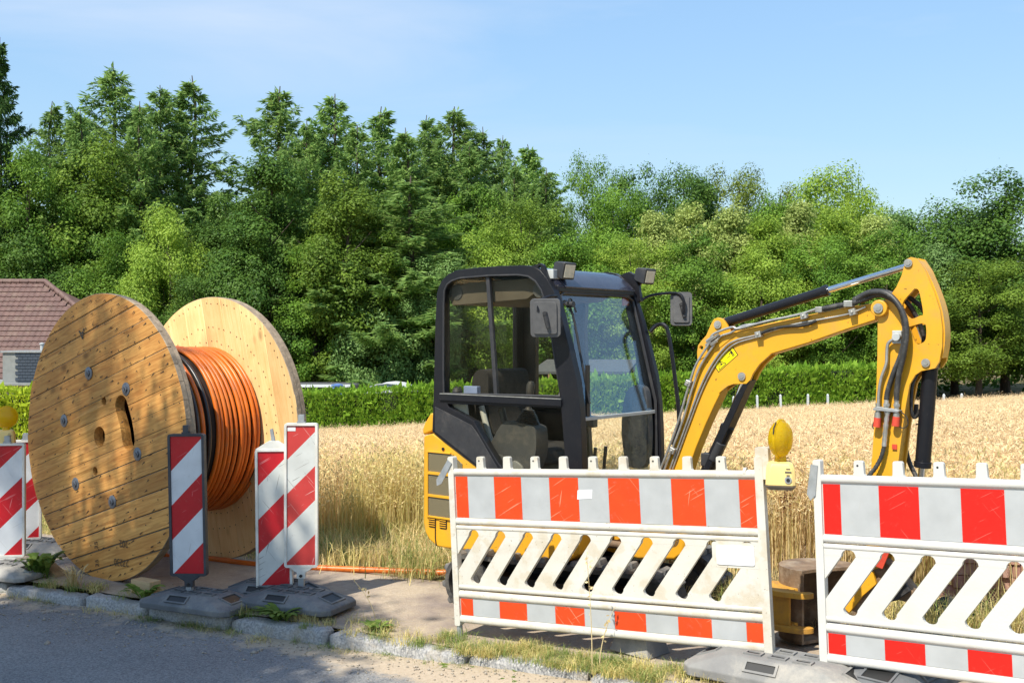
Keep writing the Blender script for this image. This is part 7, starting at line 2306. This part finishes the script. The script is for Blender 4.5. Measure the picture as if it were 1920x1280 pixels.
# looser stems along the near edge of the field, yellow green
edge_v = [grass_patch(200 + i, .5, 130, .35, .85, .006, GRM if i % 2 else GRY, .22, heads=90) for i in range(5)]
ex_, ey_ = pts_field(1500, rg, lambda x, y: inview(x, y) & (kdist(x, y) > 2.55) & (kdist(x, y) < 3.7), (-8, 9, 5.5, 14))
do_scatter('field_edge_stems', ex_, ey_, edge_v, rg, .8, 1.15, 'yellow green stems along the near edge of the crop', 'crop edge')
# verge grass between pavement and field
ver_v = [grass_patch(300 + i, .32, 110, .08, .30, .005, (GRM, GRG, GRY)[i % 3], .8) for i in range(6)]
vx_, vy_ = pts_field(2800, rg, lambda x, y: inview(x, y) & (kdist(x, y) > 1.5) & (kdist(x, y) < 2.9) & ~((x > 1.5) & (kdist(x, y) > 1.9) & (x < 3.2)), (-9, 8, 4, 15))
do_scatter('verge_grass', vx_, vy_, ver_v, rg, .7, 1.25, 'grass verge, part green part dry, along the pavement', 'grass')
dry_v = [grass_patch(320 + i, .35, 120, .03, .12, .005, GRY, 1.4) for i in range(3)]
dx_, dy_ = pts_field(650, rg, lambda x, y: inview(x, y) & (kdist(x, y) > 1.35) & (kdist(x, y) < 3.3), (-9, 8, 3, 15))
do_scatter('dry_cuttings', dx_, dy_, dry_v, rg, .7, 1.3, 'dry grass cuttings lying on the verge and bare ground', 'straw')
# low growth along the kerb
kv = [grass_patch(340 + i, .13, 60, .03, .11, .004, (GRG, GRM, GRM)[i % 3], 1.0) for i in range(4)]
kxs = np.concatenate([rg.normal(-1.95, .28, 34), rg.normal(-.1, .35, 110), rg.normal(.5, .25, 60), rg.normal(-3.6, .4, 20), rg.normal(-1.0, .2, 26), rg.uniform(-4, 2.5, 30)])
kns = np.where(rg.random(len(kxs)) < .5, rg.normal(.0, .05, len(kxs)), rg.normal(.17, .06, len(kxs)))
kX, kY = kpos(kxs, kns)
kz = np.clip(rise(kxs), 0, .35) - gz(kX, kY) + np.where(kns < .0, -.10, .005)
n = len(kX)
P = np.stack([kX, kY, gz(kX, kY) + kz], -1)
rot_ = np.zeros((n, 3)); rot_[:, 2] = rg.uniform(0, 6.28, n); s_ = rg.uniform(.4, .95, n)
o = scatter('kerb_grass', P, rot_, np.stack([s_, s_, s_], -1), rg.integers(0, len(kv), n), kv)
tag(o, 'short grass and herbs growing out of the kerb joints', 'grass')

# single weeds one can tell apart
def rosette(name, label, x, nk, size, seed, mat=WEED, nl=22, cat='weed', upright=.7, width=.3):
    rng = np.random.default_rng(seed)
    px_, py_ = kpos(x, nk)
    P = np.zeros((nl, 3)); P[:, :2] = rng.normal(size=(nl, 2)) * size * .12
    a = rng.uniform(0, 6.28, nl)
    # each leaf: a chain of three quads, arched
    V, Q, T = [], [], []
    for i in range(nl):
        L_ = size * rng.uniform(.55, 1.1); w = L_ * width * rng.uniform(.7, 1.2)
        d = np.array([math.cos(a[i]), math.sin(a[i])]); s = np.array([-d[1], d[0]])
        b = len(V)
        for j, (t, ww) in enumerate(((0, .15), (.3, .6), (.55, 1.0), (.8, .75), (1.0, .08))):
            h = L_ * (upright * math.sin(t * 2.0) * .8); r = L_ * t * (1 - .25 * upright)
            c = np.array([P[i, 0] + d[0] * r, P[i, 1] + d[1] * r, h])
            jag = 1 + .35 * (rng.random() - .5)
            V.append(c + np.array([*(s * w * ww * .5 * jag), w * .12])); V.append(c + np.array([*(-s * w * ww * .5 * jag), w * .12]))
        for j in range(4): Q.append((b + 2 * j, b + 2 * j + 1, b + 2 * j + 3, b + 2 * j + 2)); T.append(rng.random())
    o = empty(name, (float(px_), float(py_), float(np.clip(rise(x), 0, .35)) + (.0 if nk > -.01 else -.11)))
    link('leaves', fastmesh('leaves', np.array(V), np.array(Q), mat, T), o)
    tag(o, label, cat, 'weeds along the kerb')
    return o
rosette('dandelion', 'bright green dandelion tuft by the kerb at the left edge', -3.68, .22, .24, 1, nl=34, upright=.9)
rosette('dandelion', 'leafy weed in the kerb joint left of the black framed board', -2.64, .12, .17, 2, nl=24, upright=.6)
rosette('dandelion', 'large dark dandelion hanging over the kerb before the board pair', -1.55, .10, .2, 3, nl=40, upright=.5, width=.24)
rosette('dandelion', 'small green weed on the kerb right of the foot plates', -.92, .16, .11, 4, nl=22, upright=.6)
rosette('plantain', 'low weed at the foot of the kerb below the first barrier', -.30, -.03, .14, 6, nl=30, upright=.5, width=.2)
rosette('plantain', 'spreading herb on the road edge under the middle of the first barrier', .10, -.03, .15, 7, nl=36, upright=.5, width=.2)
rosette('heather_weed', 'reddish dry weed on the kerb left of the reel base', -3.25, .12, .15, 8, nl=50, mat=GRY, upright=1.2, width=.08)
rosette('spiky_grass', 'tuft of long dark green grass behind the second barrier', 3.6, 2.6, .42, 9, nl=60, mat=GRG, cat='grass tuft', upright=1.6, width=.05)

# tall single stems
def stem(name, label, x, y, h, lean, seed, mat, heads=30, cat='stem', spread=.02, size=.02):
    rng = np.random.default_rng(seed)
    o = empty(name, (x, y, gza(x, y)))
    p = [(lean[0] * t * t * h, lean[1] * t * t * h, h * t) for t in np.linspace(0, 1, 9)]
    mb = MB(); mb.tube(p, [.0035 * (1 - .6 * i / 8) for i in range(9)], n=5); mb.build('stalk', M['straw'] if 'straw' in M else M['timber'], o)
    t = rng.uniform(.45, 1, heads)
    P = np.stack([lean[0] * t * t * h, lean[1] * t * t * h, h * t], -1) + rng.normal(size=(heads, 3)) * spread
    V, Q = leaf_quads(P, rng.normal(size=(heads, 3)) + np.array([0, 0, .5]), rng.normal(size=(heads, 3)), np.full(heads, size), np.full(heads, size * .6))
    tag(link('seed_head', fastmesh('seed_head', V, Q, mat, rng.random(heads)), o), kind='stuff')
    tag(o, label, cat, 'tall dry stems')
M['straw'] = pmat('straw', (.62, .50, .28), (.5, .39, .2), scale=20, rough=.8)
stem('dock_stem', 'dark red dock seed stem beside the left post of the second barrier', 1.95, 7.5, 1.0, (-.06, 0), 1, DOCK, 160, spread=.022, size=.022)
stem('dock_stem', 'slanting dark seed stem in the crop edge left of the cab', -1.32, 10.2, .85, (.25, .0), 2, DOCK, 110, spread=.016, size=.02)
stem('dock_stem', 'upright dark seed stem in the crop edge beside the slanting one', -1.72, 10.2, .78, (.12, .0), 3, DOCK, 90, spread=.014, size=.02)
stem('dry_stem', 'dry pale grass stem in front of the middle of the first barrier', .43, 5.72, .62, (-.05, -.02), 4, GRY, 18, spread=.008, size=.025)
stem('dry_stem', 'bent dry grass stem beside the straight one at the first barrier', .47, 5.73, .34, (.25, 0), 5, GRY, 12, spread=.008, size=.025)
stem('dry_stem', 'thin curled stem on the pavement between foot plates and barrier', -.86, 6.75, .28, (-.5, .1), 6, GRY, 8, spread=.008, size=.03)
